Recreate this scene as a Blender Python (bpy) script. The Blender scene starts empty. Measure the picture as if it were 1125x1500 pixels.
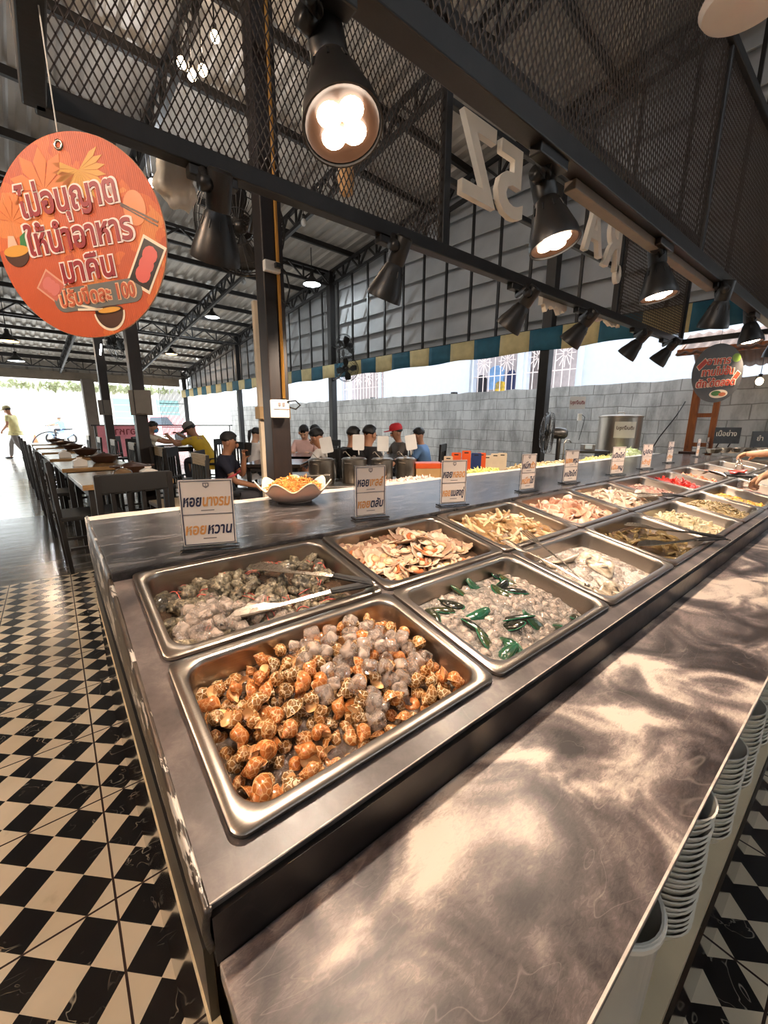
import bpy, bmesh, math, random
import numpy as np
from mathutils import Vector, Matrix, Euler, Quaternion, noise

random.seed(11)
SC = bpy.context.scene
COL = SC.collection
PI = math.pi

# ------------------------------------------------------------------ camera
F_PX = 593.753
CAM = Vector((-0.10521, -0.42026, 0.50487))
EUL = Euler((math.radians(77.6013), math.radians(-0.28116), math.radians(-38.8710)))
cam_d = bpy.data.cameras.new('camera')
cam_o = bpy.data.objects.new('camera', cam_d)
COL.objects.link(cam_o)
cam_o.location = CAM
cam_o.rotation_euler = EUL
cam_d.sensor_fit = 'VERTICAL'
cam_d.sensor_height = 36.0
cam_d.lens = F_PX / 1500 * 36.0
cam_d.clip_start = 0.02
cam_d.clip_end = 300
SC.camera = cam_o
RM = EUL.to_matrix()

# ------------------------------------------------------------------ world, sun, exposure
SC.view_settings.view_transform = 'Standard'
SC.view_settings.look = 'None'
SC.view_settings.gamma = 1.0
SC.view_settings.exposure = 0.35
SC.view_settings.use_curve_mapping = False
wd = bpy.data.worlds.new('sky')
SC.world = wd
wd.use_nodes = True
bg = wd.node_tree.nodes['Background']
bg.inputs[0].default_value = (0.86, 0.93, 1.0, 1)
bg.inputs[1].default_value = 4.8
sun_d = bpy.data.lights.new('sun', 'SUN')
sun_d.energy = 3.0
sun_d.angle = 0.05
sun_d.color = (1.0, 0.96, 0.88)
sun_o = bpy.data.objects.new('sun', sun_d)
COL.objects.link(sun_o)
sun_o.rotation_euler = Euler((math.radians(-38), math.radians(6), 0))
SPOT_W = 48.0          # each track spotlight
WARM = (1.0, 0.79, 0.61)

# ------------------------------------------------------------------ measuring helpers
FLOOR = -0.70
TILT = 0.18851         # the pan deck slopes up towards the ledge
HALL = math.radians(3.7)
ROOF_Z0, ROOF_S = 4.5, 0.12


def ray(px, py):
    return RM @ Vector(((px - 562.5) / F_PX, -(py - 750) / F_PX, -1.0))


def at_z(px, py, z):
    d = ray(px, py)
    return CAM + d * ((z - CAM.z) / d.z)


def at_y(px, py, y):
    d = ray(px, py)
    return CAM + d * ((y - CAM.y) / d.y)


def at_x(px, py, x):
    d = ray(px, py)
    return CAM + d * ((x - CAM.x) / d.x)


def at_d(px, py, dist):
    return CAM + ray(px, py) * dist


def at_t(px, py, h=0.0):
    n = Vector((0, -math.sin(TILT), math.cos(TILT)))
    d = ray(px, py)
    return CAM + d * ((h - n.dot(CAM)) / n.dot(d))


def hall(x, y, z=0.0):
    c, s = math.cos(HALL), math.sin(HALL)
    return Vector((x * c - y * s, x * s + y * c, z))


def hall_inv(v):
    c, s = math.cos(HALL), math.sin(HALL)
    return Vector((v.x * c + v.y * s, -v.x * s + v.y * c, v.z))


def roof_z(yh):
    return ROOF_Z0 - ROOF_S * yh


# ------------------------------------------------------------------ mesh builder
class MB:
    def __init__(self):
        self.v, self.f, self.m = [], [], []

    def add(self, vs, fs, mi=0):
        o = len(self.v)
        self.v += [tuple(v) for v in vs]
        self.f += [tuple(i + o for i in f) for f in fs]
        self.m += [mi] * len(fs)
        return self

    def box(self, c, s, rot=None, mi=0):
        hx, hy, hz = s[0] / 2, s[1] / 2, s[2] / 2
        vs = [Vector((x * hx, y * hy, z * hz)) for z in (-1, 1) for y in (-1, 1) for x in (-1, 1)]
        if rot is not None:
            R = rot if isinstance(rot, Matrix) else Euler(rot).to_matrix()
            vs = [R @ v for v in vs]
        c = Vector(c)
        return self.add([v + c for v in vs], [(0, 2, 3, 1), (4, 5, 7, 6), (0, 1, 5, 4), (2, 6, 7, 3), (0, 4, 6, 2), (1, 3, 7, 5)], mi)

    def bar(self, p0, p1, w, h=None, up=(0, 0, 1), mi=0):
        """square bar between two points"""
        p0, p1 = Vector(p0), Vector(p1)
        h = w if h is None else h
        d = (p1 - p0)
        L = d.length
        if L < 1e-9:
            return self
        d.normalize()
        u = Vector(up)
        if abs(d.dot(u)) > 0.98:
            u = Vector((0, 1, 0))
        s = d.cross(u).normalized()
        t = s.cross(d)
        vs = []
        for p in (p0, p1):
            for a, b in ((-1, -1), (1, -1), (1, 1), (-1, 1)):
                vs.append(p + s * (a * w / 2) + t * (b * h / 2))
        return self.add(vs, [(3, 2, 1, 0), (4, 5, 6, 7), (0, 1, 5, 4), (1, 2, 6, 5), (2, 3, 7, 6), (3, 0, 4, 7)], mi)

    def tube(self, pts, r, n=8, mi=0, cap=True):
        pts = [Vector(p) for p in pts]
        rs = r if isinstance(r, (list, tuple)) else [r] * len(pts)
        vs, fs = [], []
        prev = None
        for i, p in enumerate(pts):
            d = (pts[min(i + 1, len(pts) - 1)] - pts[max(i - 1, 0)])
            d = d.normalized() if d.length > 1e-9 else Vector((0, 0, 1))
            if prev is None:
                u = Vector((0, 0, 1)) if abs(d.z) < 0.9 else Vector((1, 0, 0))
                s = d.cross(u).normalized()
            else:
                s = (prev - d * prev.dot(d))
                s = s.normalized() if s.length > 1e-6 else d.orthogonal().normalized()
            prev = s
            t = d.cross(s)
            for k in range(n):
                a = 2 * PI * k / n
                vs.append(p + (s * math.cos(a) + t * math.sin(a)) * rs[i])
        for i in range(len(pts) - 1):
            for k in range(n):
                a, b = i * n + k, i * n + (k + 1) % n
                fs.append((a, b, b + n, a + n))
        if cap:
            fs.append(tuple(range(n))[::-1])
            fs.append(tuple(range((len(pts) - 1) * n, len(pts) * n)))
        return self.add(vs, fs, mi)

    def lathe(self, prof, n=24, M=None, mi=0, mod=None):
        """profile of (r, z); M places it"""
        M = M or Matrix.Identity(4)
        vs, fs, rings = [], [], []
        for j, (r, z) in enumerate(prof):
            if r < 1e-6:
                rings.append([len(vs)])
                vs.append(M @ Vector((0, 0, z)))
            else:
                ring = []
                for k in range(n):
                    a = 2 * PI * k / n
                    rr = r * (mod(a, j) if mod else 1)
                    ring.append(len(vs))
                    vs.append(M @ Vector((rr * math.cos(a), rr * math.sin(a), z)))
                rings.append(ring)
        for A, B in zip(rings, rings[1:]):
            if len(A) == 1 and len(B) == 1:
                continue
            for k in range(n):
                k2 = (k + 1) % n
                if len(A) == 1:
                    fs.append((A[0], B[k], B[k2]))
                elif len(B) == 1:
                    fs.append((A[k], B[0], A[k2]))
                else:
                    fs.append((A[k], B[k], B[k2], A[k2]))
        return self.add(vs, fs, mi)

    def prism(self, poly, h, M=None, mi=0):
        """polygon in local xy, extruded 0..h in local z"""
        M = M or Matrix.Identity(4)
        n = len(poly)
        vs = [M @ Vector((x, y, 0)) for x, y in poly] + [M @ Vector((x, y, h)) for x, y in poly]
        fs = [tuple(range(n))[::-1], tuple(range(n, 2 * n))]
        fs += [(k, (k + 1) % n, n + (k + 1) % n, n + k) for k in range(n)]
        return self.add(vs, fs, mi)

    def grid(self, fn, nu, nv, mi=0, close_u=False):
        vs = [fn(i / (nu - (0 if close_u else 1)), j / (nv - 1)) for j in range(nv) for i in range(nu)]
        fs = []
        for j in range(nv - 1):
            for i in range(nu if close_u else nu - 1):
                i2 = (i + 1) % nu
                fs.append((j * nu + i, j * nu + i2, (j + 1) * nu + i2, (j + 1) * nu + i))
        return self.add(vs, fs, mi)

    def ell(self, c, r, nu=14, nv=9, M=None, mi=0):
        c = Vector(c)
        prof = [(math.sin(PI * j / (nv - 1)), -math.cos(PI * j / (nv - 1))) for j in range(nv)]
        T = Matrix.Translation(c) @ (M.to_4x4() if M else Matrix.Identity(4)) @ Matrix.Diagonal((r[0], r[1], r[2], 1))
        return self.lathe([(max(a, 0) if 0 < j < nv - 1 else 0, b) for j, (a, b) in enumerate(prof)], nu, T, mi)

    def mesh(self, name, mats, smooth=False):
        me = bpy.data.meshes.new(name)
        me.from_pydata(self.v, [], self.f)
        for m in (mats if isinstance(mats, (list, tuple)) else [mats]):
            me.materials.append(m)
        if any(self.m):
            me.polygons.foreach_set('material_index', self.m)
        bm = bmesh.new()
        bm.from_mesh(me)
        bmesh.ops.recalc_face_normals(bm, faces=bm.faces)
        bm.to_mesh(me)
        bm.free()
        if smooth:
            me.polygons.foreach_set('use_smooth', [True] * len(me.polygons))
            if smooth is not True:
                try:
                    me.set_sharp_from_angle(angle=math.radians(smooth))
                except Exception:
                    pass
        me.update()
        return me

    def build(self, name, mats, parent=None, smooth=False, bevel=0, M=None):
        o = bpy.data.objects.new(name, self.mesh(name, mats, smooth))
        COL.objects.link(o)
        if M is not None:
            o.matrix_local = M
        if parent is not None:
            o.parent = parent
        if bevel:
            b = o.modifiers.new('bevel', 'BEVEL')
            b.width = bevel
            b.segments = 2
            b.limit_method = 'ANGLE'
        return o


def tag(o, label, cat, group=None, kind=None):
    o['label'] = label
    o['category'] = cat
    if group:
        o['group'] = group
    if kind:
        o['kind'] = kind
    return o


def thing(name, label, cat, loc=(0, 0, 0), rz=0.0, group=None, kind=None):
    o = bpy.data.objects.new(name, None)
    o.empty_display_size = 0.05
    COL.objects.link(o)
    o.location = loc
    o.rotation_euler = (0, 0, rz)
    return tag(o, label, cat, group, kind)


def struct(o, label='', cat='structure'):
    o['kind'] = 'structure'
    if label:
        o['label'] = label
        o['category'] = cat
    return o


def dup(root, loc=None, rz=None, label=None, group=None, M=None):
    r = root.copy()
    COL.objects.link(r)
    if loc is not None:
        r.location = loc
    if rz is not None:
        r.rotation_euler = (0, 0, rz)
    if M is not None:
        r.matrix_world = M
    if label:
        r['label'] = label
    if group:
        r['group'] = group
    for ch in list(root.children):
        c = ch.copy()
        COL.objects.link(c)
        c.parent = r
        for g in list(ch.children):
            d = g.copy()
            COL.objects.link(d)
            d.parent = c
    return r


def frame_M(origin, zdir, xhint=(1, 0, 0)):
    z = Vector(zdir).normalized()
    x = Vector(xhint)
    x = (x - z * x.dot(z))
    x = x.normalized() if x.length > 1e-6 else z.orthogonal().normalized()
    y = z.cross(x)
    M = Matrix((x, y, z)).transposed().to_4x4()
    M.translation = Vector(origin)
    return M


# ------------------------------------------------------------------ materials
def lin(r, g=None, b=None):
    if g is None:
        r, g, b = r
    def f(c):
        c /= 255.0
        return c / 12.92 if c <= 0.04045 else ((c + 0.055) / 1.055) ** 2.4
    return (f(r), f(g), f(b), 1.0)


class NT:
    """small helper to wire shader nodes"""
    def __init__(self, name):
        self.mat = bpy.data.materials.new(name)
        self.mat.use_nodes = True
        self.t = self.mat.node_tree
        self.b = self.t.nodes['Principled BSDF']

    def n(self, kind, **kw):
        nd = self.t.nodes.new(kind)
        for k, v in kw.items():
            setattr(nd, k, v)
        return nd

    def link(self, a, b):
        self.t.links.new(a, b)

    def coord(self, out='Object', scale=(1, 1, 1), rot=(0, 0, 0)):
        tc = self.n('ShaderNodeTexCoord')
        mp = self.n('ShaderNodeMapping')
        mp.inputs['Scale'].default_value = scale
        mp.inputs['Rotation'].default_value = rot
        self.link(tc.outputs[out], mp.inputs['Vector'])
        return mp.outputs[0]

    def noise(self, vec, scale, detail=4, rough=0.55, dist=0.0):
        nd = self.n('ShaderNodeTexNoise')
        nd.inputs['Scale'].default_value = scale
        nd.inputs['Detail'].default_value = detail
        nd.inputs['Roughness'].default_value = rough
        nd.inputs['Distortion'].default_value = dist
        if vec is not None:
            self.link(vec, nd.inputs['Vector'])
        return nd.outputs['Fac']

    def ramp(self, fac, stops, interp='LINEAR'):
        nd = self.n('ShaderNodeValToRGB')
        cr = nd.color_ramp
        cr.interpolation = interp
        while len(cr.elements) < len(stops):
            cr.elements.new(0.5)
        for e, (p, c) in zip(cr.elements, stops):
            e.position = p
            e.color = c if len(c) == 4 else (*c, 1)
        self.link(fac, nd.inputs[0])
        return nd.outputs[0]

    def math(self, op, a, b=None, c=None):
        nd = self.n('ShaderNodeMath', operation=op)
        for i, x in enumerate((a, b, c)):
            if x is None:
                continue
            if isinstance(x, (int, float)):
                nd.inputs[i].default_value = x
            else:
                self.link(x, nd.inputs[i])
        return nd.outputs[0]

    def mix(self, fac, a, b):
        nd = self.n('ShaderNodeMix', data_type='RGBA')
        for s, x in ((nd.inputs[0], fac), (nd.inputs[6], a), (nd.inputs[7], b)):
            if isinstance(x, (int, float)):
                s.default_value = x
            elif isinstance(x, tuple):
                s.default_value = x
            else:
                self.link(x, s)
        return nd.outputs[2]

    def sep(self, vec):
        nd = self.n('ShaderNodeSeparateXYZ')
        self.link(vec, nd.inputs[0])
        return nd.outputs

    def bump(self, h, strength=0.3, dist=0.01):
        nd = self.n('ShaderNodeBump')
        nd.inputs['Strength'].default_value = strength
        nd.inputs['Distance'].default_value = dist
        self.link(h, nd.inputs['Height'])
        self.link(nd.outputs[0], self.b.inputs['Normal'])

    def set(self, **kw):
        names = dict(color='Base Color', rough='Roughness', metal='Metallic', trans='Transmission Weight', ior='IOR',
                     spec='Specular IOR Level', coat='Coat Weight', coat_rough='Coat Roughness', sss='Subsurface Weight',
                     emit='Emission Color', emit_s='Emission Strength', alpha='Alpha')
        for k, v in kw.items():
            s = self.b.inputs[names[k]]
            if hasattr(v, 'is_linked') or hasattr(v, 'links'):
                self.link(v, s)
            else:
                s.default_value = v
        return self


def plain(name, rgb, rough=0.5, metal=0.0, var=0.0, vscale=8.0, bump=0.0, bscale=60.0, **kw):
    """principled material with a little noise in its colour and surface"""
    t = NT(name)
    c = lin(rgb)
    v = t.coord()
    if var:
        f = t.noise(v, vscale, 5)
        lo = tuple(x * (1 - var) for x in c[:3]) + (1,)
        hi = tuple(min(1, x * (1 + var)) for x in c[:3]) + (1,)
        t.set(color=t.ramp(f, [(0.3, lo), (0.7, hi)]))
    else:
        t.set(color=c)
    t.set(rough=rough, metal=metal, **kw)
    if bump:
        t.bump(t.noise(v, bscale, 3), bump, 0.01)
    return t.mat


def glow(name, rgb, s):
    t = NT(name)
    t.set(color=lin(rgb), emit=lin(rgb), emit_s=s, rough=0.4)
    return t.mat


def mat_floor_tile():
    t = NT('checker_floor_tile')
    T = 0.3655
    v = t.coord('Object')
    s = t.sep(v)
    u = t.math('DIVIDE', t.math('ADD', s[0], 0.133), T)
    w = t.math('DIVIDE', t.math('SUBTRACT', s[1], 0.641), T)
    fu = t.math('FRACT', t.math('MULTIPLY', u, 3.0))
    fw = t.math('FRACT', t.math('MULTIPLY', w, 3.0))
    d = t.math('ADD', t.math('ABSOLUTE', t.math('SUBTRACT', fu, 0.5)), t.math('ABSOLUTE', t.math('SUBTRACT', fw, 0.5)))
    black = t.math('LESS_THAN', d, 0.497)
    gu = t.math('ABSOLUTE', t.math('SUBTRACT', t.math('FRACT', u), 0.5))
    gw = t.math('ABSOLUTE', t.math('SUBTRACT', t.math('FRACT', w), 0.5))
    grout = t.math('GREATER_THAN', t.math('MAXIMUM', gu, gw), 0.4925)
    vein = t.noise(t.coord('Object', (1, 1, 1), (0, 0, 0.5)), 7.0, 3, 0.5, 1.6)
    vm = t.ramp(vein, [(0.492, (0, 0, 0)), (0.5, (1, 1, 1)), (0.508, (0, 0, 0))])
    mask = t.ramp(t.noise(v, 5.0, 2), [(0.5, (0, 0, 0)), (0.62, (1, 1, 1))])
    dark = t.mix(t.math('MULTIPLY', t.math('MULTIPLY', vm, mask), 0.6), lin(21, 19, 20), lin(196, 188, 170))
    cloud = t.noise(v, 3.0, 5)
    cream = t.ramp(cloud, [(0.25, lin(190, 174, 148)), (0.75, lin(214, 200, 176))])
    dirt = t.ramp(t.noise(v, 14.0, 5), [(0.66, (0, 0, 0)), (0.8, (1, 1, 1))])
    cream = t.mix(t.math('MULTIPLY', dirt, 0.35), cream, lin(130, 112, 88))
    col = t.mix(black, cream, dark)
    col = t.mix(grout, col, lin(52, 38, 34))
    t.set(color=col, rough=t.math('ADD', t.math('MULTIPLY', cloud, 0.2), 0.12), spec=0.5)
    t.bump(grout, 0.3, -0.002)
    return t.mat


def mat_stone_floor(name, a, b, rough, joint=None):
    t = NT(name)
    v = t.coord('Object', (1.2, 7.0, 1), (0, 0, 0.06))
    f = t.noise(v, 1.6, 7, 0.6, 0.8)
    col = t.ramp(f, [(0.3, lin(a)), (0.7, lin(b))])
    if joint:
        s = t.sep(t.coord('Object', (1, 1, 1), (0, 0, -HALL)))
        ju = t.math('ABSOLUTE', t.math('SUBTRACT', t.math('FRACT', t.math('DIVIDE', s[0], joint)), 0.5))
        jw = t.math('ABSOLUTE', t.math('SUBTRACT', t.math('FRACT', t.math('DIVIDE', s[1], joint)), 0.5))
        g = t.math('GREATER_THAN', t.math('MAXIMUM', ju, jw), 0.494)
        col = t.mix(g, col, lin(60, 55, 50))
    t.set(color=col, rough=t.math('ADD', t.math('MULTIPLY', f, 0.2), rough))
    t.bump(f, 0.12, 0.01)
    return t.mat


def mat_shelf():
    # printed laminate: charcoal ground, soft pale clouds, fine fibres
    t = NT('pale_clouded_shelf')
    v = t.coord('Object', (1, 1.25, 1), (0, 0, 0.7))
    big = t.noise(v, 5.2, 3, 0.5, 0.8)
    fine = t.noise(t.coord('Object', (1.0, 3.0, 1), (0, 0, 0.9)), 60.0, 7, 0.75, 1.2)
    m = t.math('ADD', big, t.math('MULTIPLY', t.math('SUBTRACT', fine, 0.5), 0.22))
    col = t.ramp(m, [(0.38, lin(42, 37, 37)), (0.47, lin(80, 72, 71)), (0.54, lin(120, 108, 104)), (0.64, lin(196, 180, 166))])
    vn = t.noise(t.coord('Object', (1.6, 4.2, 2), (0, 0, 0.9)), 2.4, 2, 0.5, 0.9)
    vm = t.ramp(vn, [(0.496, (0, 0, 0)), (0.5, (1, 1, 1)), (0.504, (0, 0, 0))])
    col = t.mix(t.math('MULTIPLY', vm, 0.1), col, lin(220, 206, 194))
    t.set(color=col, rough=t.math('ADD', t.math('MULTIPLY', fine, 0.2), 0.28), spec=0.35)
    t.bump(fine, 0.08, 0.003)
    return t.mat


def mat_marble(name, dark, mid, light, cloud=0.5, rough=0.22, sc=1.0, stretch=None):
    """grey laminate marble with blotches and thin pale veins"""
    t = NT(name)
    v = t.coord('Object', stretch or (1.0 * sc, 1.0 * sc, 1.0 * sc), (0, 0, 0.5 if not stretch else 0.05))
    big = t.noise(v, 5.0, 3, 0.5, 0.5)
    fine = t.noise(v, 26.0, 8, 0.72, 0.4)
    m = t.math('ADD', t.math('MULTIPLY', big, 0.7), t.math('MULTIPLY', fine, 0.3))
    c = cloud
    col = t.ramp(m, [(c - 0.14, lin(dark)), (c, lin(mid)), (c + 0.13, lin(light))])
    vn = t.noise(t.coord('Object', (1.6, 4.2, 2), (0, 0, 0.9)), 3.0, 2, 0.5, 0.9)
    vm = t.ramp(vn, [(0.495, (0, 0, 0)), (0.5, (1, 1, 1)), (0.505, (0, 0, 0))])
    vk = t.ramp(t.noise(v, 4, 2), [(0.45, (0, 0, 0)), (0.6, (1, 1, 1))])
    col = t.mix(t.math('MULTIPLY', t.math('MULTIPLY', vm, vk), 0.35), col, lin(light))
    t.set(color=col, rough=t.math('ADD', t.math('MULTIPLY', fine, 0.25), rough - 0.1), spec=0.5)
    t.bump(fine, 0.06, 0.004)
    return t.mat


def mat_peeling():
    """end panel of the counter: brown film with worn pale patches"""
    t = NT('worn_edge_film')
    v = t.coord('Object', (3, 0.9, 2.6))
    f = t.noise(v, 9.5, 5, 0.6, 0.5)
    col = t.ramp(f, [(0.0, lin(36, 30, 25)), (0.40, lin(74, 64, 54)), (0.52, lin(50, 42, 36)), (0.55, lin(50, 42, 36)), (0.565, lin(196, 188, 176)), (0.9, lin(168, 160, 150))])
    t.set(color=col, rough=0.35)
    t.bump(f, 0.3, 0.01)
    return t.mat


def mat_steel(name, rgb=(205, 198, 190), rough=0.3, brush=0.12, streak=(2, 60, 60)):
    t = NT(name)
    v = t.coord('Object', streak)
    f = t.noise(v, 6.0, 6, 0.6)
    c = lin(rgb)
    t.set(color=t.ramp(f, [(0.3, tuple(x * 0.85 for x in c[:3]) + (1,)), (0.7, c)]), metal=1.0,
          rough=t.math('ADD', t.math('MULTIPLY', f, brush), rough - brush / 2))
    t.bump(f, 0.03, 0.002)
    return t.mat


def mat_clear(name, rgb=(255, 255, 255), rough=0.02, ior=1.31, bump=0.0):
    t = NT(name)
    t.set(color=lin(rgb), trans=1.0, ior=ior, rough=rough)
    if bump:
        t.bump(t.noise(t.coord(), 90, 3), bump, 0.004)
    return t.mat


def mat_ice():
    # clear ice with a cloudy heart: part see-through, part refracting, part frosty, glossy skin
    t = NT('cloudy_ice')
    out = t.t.nodes['Material Output']
    f = t.noise(t.coord('Object'), 48, 2, 0.45, 0.6)
    bp = t.n('ShaderNodeBump')
    bp.inputs['Strength'].default_value = 0.35
    bp.inputs['Distance'].default_value = 0.004
    t.link(f, bp.inputs['Height'])
    t.set(color=lin(255, 232, 214), trans=0.38, ior=1.31, rough=0.03)
    t.link(bp.outputs[0], t.b.inputs['Normal'])
    tr = t.n('ShaderNodeBsdfTransparent')
    tr.inputs[0].default_value = (0.97, 0.97, 0.97, 1)
    m1 = t.n('ShaderNodeMixShader')
    t.link(t.ramp(f, [(0.32, (0.14, 0.14, 0.14)), (0.67, (0.68, 0.68, 0.68))]), m1.inputs[0])
    t.link(tr.outputs[0], m1.inputs[1])
    t.link(t.b.outputs[0], m1.inputs[2])
    gl = t.n('ShaderNodeBsdfGlossy')
    gl.inputs['Roughness'].default_value = 0.06
    t.link(bp.outputs[0], gl.inputs['Normal'])
    fr = t.n('ShaderNodeFresnel')
    fr.inputs[0].default_value = 1.45
    t.link(bp.outputs[0], fr.inputs['Normal'])
    m2 = t.n('ShaderNodeMixShader')
    t.link(fr.outputs[0], m2.inputs[0])
    t.link(m1.outputs[0], m2.inputs[1])
    t.link(gl.outputs[0], m2.inputs[2])
    t.link(m2.outputs[0], out.inputs['Surface'])
    return t.mat


def depth(p):
    return -((Vector(p) - CAM) @ RM).z


def mat_snail():
    t = NT('spotted_shell')
    oi = t.n('ShaderNodeObjectInfo')
    tc = t.n('ShaderNodeTexCoord')
    va = t.n('ShaderNodeVectorMath', operation='ADD')
    sc = t.n('ShaderNodeVectorMath', operation='SCALE')
    sc.inputs[3].default_value = 7.0
    cmb = t.n('ShaderNodeCombineXYZ')
    t.link(oi.outputs['Random'], cmb.inputs[0])
    t.link(oi.outputs['Random'], cmb.inputs[1])
    t.link(cmb.outputs[0], sc.inputs[0])
    t.link(tc.outputs['Object'], va.inputs[0])
    t.link(sc.outputs[0], va.inputs[1])
    vo = t.n('ShaderNodeTexVoronoi', feature='DISTANCE_TO_EDGE')
    vo.inputs['Scale'].default_value = 125.0
    vo.inputs['Randomness'].default_value = 0.9
    nz = t.noise(va.outputs[0], 120, 3, 0.5, 0.6)
    t.link(va.outputs[0], vo.inputs['Vector'])
    d = t.math('ADD', vo.outputs['Distance'], t.math('MULTIPLY', t.math('SUBTRACT', nz, 0.5), 0.2))
    blot = t.ramp(d, [(0.035, (0, 0, 0)), (0.085, (1, 1, 1))])
    base = t.ramp(oi.outputs['Random'], [(0.0, lin(226, 204, 166)), (0.5, lin(216, 180, 128)), (1.0, lin(206, 138, 78))])
    dark = t.ramp(oi.outputs['Random'], [(0.0, lin(122, 88, 48)), (0.4, lin(148, 98, 48)), (0.75, lin(170, 98, 44)), (1.0, lin(190, 112, 54))])
    t.set(color=t.mix(blot, base, dark), rough=0.22, coat=0.6, coat_rough=0.06)
    t.bump(nz, 0.15, 0.002)
    return t.mat


def mat_varied(name, stops, rough=0.35, vscale=40.0, bump=0.3, bscale=90.0, coat=0.3, sss=0.0, trans=0.0, objvar=0.4):
    """food surface: noise through a colour ramp, shifted a little per piece"""
    t = NT(name)
    oi = t.n('ShaderNodeObjectInfo')
    v = t.coord()
    f = t.noise(v, vscale, 5, 0.6, 0.4)
    g = t.math('ADD', t.math('MULTIPLY', f, 1.0 - objvar), t.math('MULTIPLY', oi.outputs['Random'], objvar))
    t.set(color=t.ramp(g, [(p, lin(c)) for p, c in stops]), rough=rough, coat=coat, coat_rough=0.1, sss=sss, trans=trans)
    if sss:
        t.b.inputs['Subsurface Radius'].default_value = (0.01, 0.006, 0.004)
    if bump:
        t.bump(t.noise(v, bscale, 4), bump, 0.004)
    return t.mat


def mat_blocks():
    """painted concrete blockwork, dirty, joints in the bump and colour"""
    t = NT('painted_blockwork')
    tc = t.n('ShaderNodeTexCoord')
    mp = t.n('ShaderNodeMapping')
    mp.inputs['Rotation'].default_value = (0, 0, 0)
    t.link(tc.outputs['Object'], mp.inputs['Vector'])
    s = t.sep(mp.outputs[0])
    cb = t.n('ShaderNodeCombineXYZ')
    t.link(s[1], cb.inputs[0])
    t.link(s[2], cb.inputs[1])
    br = t.n('ShaderNodeTexBrick')
    br.inputs['Scale'].default_value = 1.0
    br.inputs['Brick Width'].default_value = 0.40
    br.inputs['Row Height'].default_value = 0.20
    br.inputs['Mortar Size'].default_value = 0.008
    br.inputs['Mortar Smooth'].default_value = 0.3
    br.offset = 0.45
    br.inputs['Color1'].default_value = lin(206, 205, 201)
    br.inputs['Color2'].default_value = lin(188, 187, 184)
    br.inputs['Mortar'].default_value = lin(150, 148, 143)
    wob = t.n('ShaderNodeVectorMath', operation='ADD')
    nz = t.n('ShaderNodeTexNoise')
    nz.inputs['Scale'].default_value = 2.5
    sub = t.n('ShaderNodeVectorMath', operation='SCALE')
    sub.inputs[3].default_value = 0.06
    t.link(tc.outputs['Object'], nz.inputs['Vector'])
    t.link(nz.outputs['Color'], sub.inputs[0])
    t.link(cb.outputs[0], wob.inputs[0])
    t.link(sub.outputs[0], wob.inputs[1])
    t.link(wob.outputs[0], br.inputs['Vector'])
    grime = t.ramp(t.noise(t.coord('Object', (1, 1.5, 0.5)), 3.0, 8, 0.7), [(0.42, (0, 0, 0)), (0.7, (1, 1, 1))])
    col = t.mix(t.math('MULTIPLY', grime, 0.75), br.outputs['Color'], lin(104, 102, 98))
    t.set(color=col, rough=0.9)
    inv = t.math('SUBTRACT', 1.0, br.outputs['Fac'])
    t.bump(t.math('ADD', inv, t.math('MULTIPLY', t.noise(t.coord(), 30, 5), 0.5)), 0.5, 0.012)
    return t.mat


def mat_wood(name, a, b, rough=0.35, stretch=(2, 26, 26), scale=1.0):
    t = NT(name)
    v = t.coord('Object', tuple(k * scale for k in stretch))
    f = t.noise(v, 1.4, 6, 0.6, 1.1)
    t.set(color=t.ramp(f, [(0.3, lin(a)), (0.7, lin(b))]), rough=rough)
    t.bump(f, 0.1, 0.004)
    return t.mat


MT = {}
MT['black_metal'] = plain('black_painted_steel', (26, 23, 22), 0.42, var=0.35, vscale=14, bump=0.05)
MT['truss_steel'] = plain('dark_roof_steel', (34, 32, 32), 0.55, var=0.3, vscale=6)
MT['dark_wood'] = mat_wood('dark_stained_post', (19, 13, 11), (36, 24, 19), 0.45, (20, 20, 2))
MT['lamp_black'] = plain('lamp_black_enamel', (30, 28, 27), 0.38, var=0.2)
MT['lamp_ring'] = plain('lamp_inner_reflector', (92, 66, 50), 0.35)
MT['lens'] = glow('lit_lens', (255, 214, 160), 5.0)
MT['led'] = glow('lit_lamp_chip', (255, 236, 214), 9.0)
MT['dead_lens'] = plain('unlit_lens', (120, 112, 100), 0.2)
MT['bulb'] = glow('lit_bulb', (255, 226, 180), 25.0)
MT['bulb_white'] = glow('lit_white_bulb', (240, 246, 255), 25.0)
MT['bulb_off'] = plain('unlit_bulb', (190, 190, 188), 0.1)
MT['steel'] = mat_steel('pan_steel', (168, 158, 148), 0.30)
MT['steel_dark'] = mat_steel('brushed_pot_steel', (168, 160, 150), 0.34, 0.15, (30, 30, 2))
MT['chrome'] = mat_steel('tong_steel', (178, 168, 156), 0.28, 0.08)
MT['rubber'] = plain('black_grip', (22, 21, 22), 0.5)
MT['ice'] = mat_ice()
MT['acrylic'] = mat_clear('clear_acrylic', (250, 250, 252), 0.02, 1.45)
MT['water'] = mat_clear('melt_water', (226, 206, 180), 0.02, 1.33, 0.15)
MT['paper'] = plain('printed_paper', (226, 212, 200), 0.5, var=0.04)
MT['navy'] = plain('navy_print', (34, 36, 66), 0.5)
MT['orange_print'] = plain('orange_print', (216, 150, 84), 0.5)
MT['grey_print'] = plain('grey_print', (120, 112, 112), 0.5)
MT['white_card'] = plain('white_card', (228, 226, 222), 0.55, var=0.05)
MT['white_plastic'] = plain('white_plastic', (222, 218, 210), 0.35, var=0.05)
MT['foam'] = plain('cut_foam_board', (232, 222, 206), 0.7, var=0.05)
MT['ceramic'] = plain('white_melamine', (225, 220, 208), 0.25, var=0.04)
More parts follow.
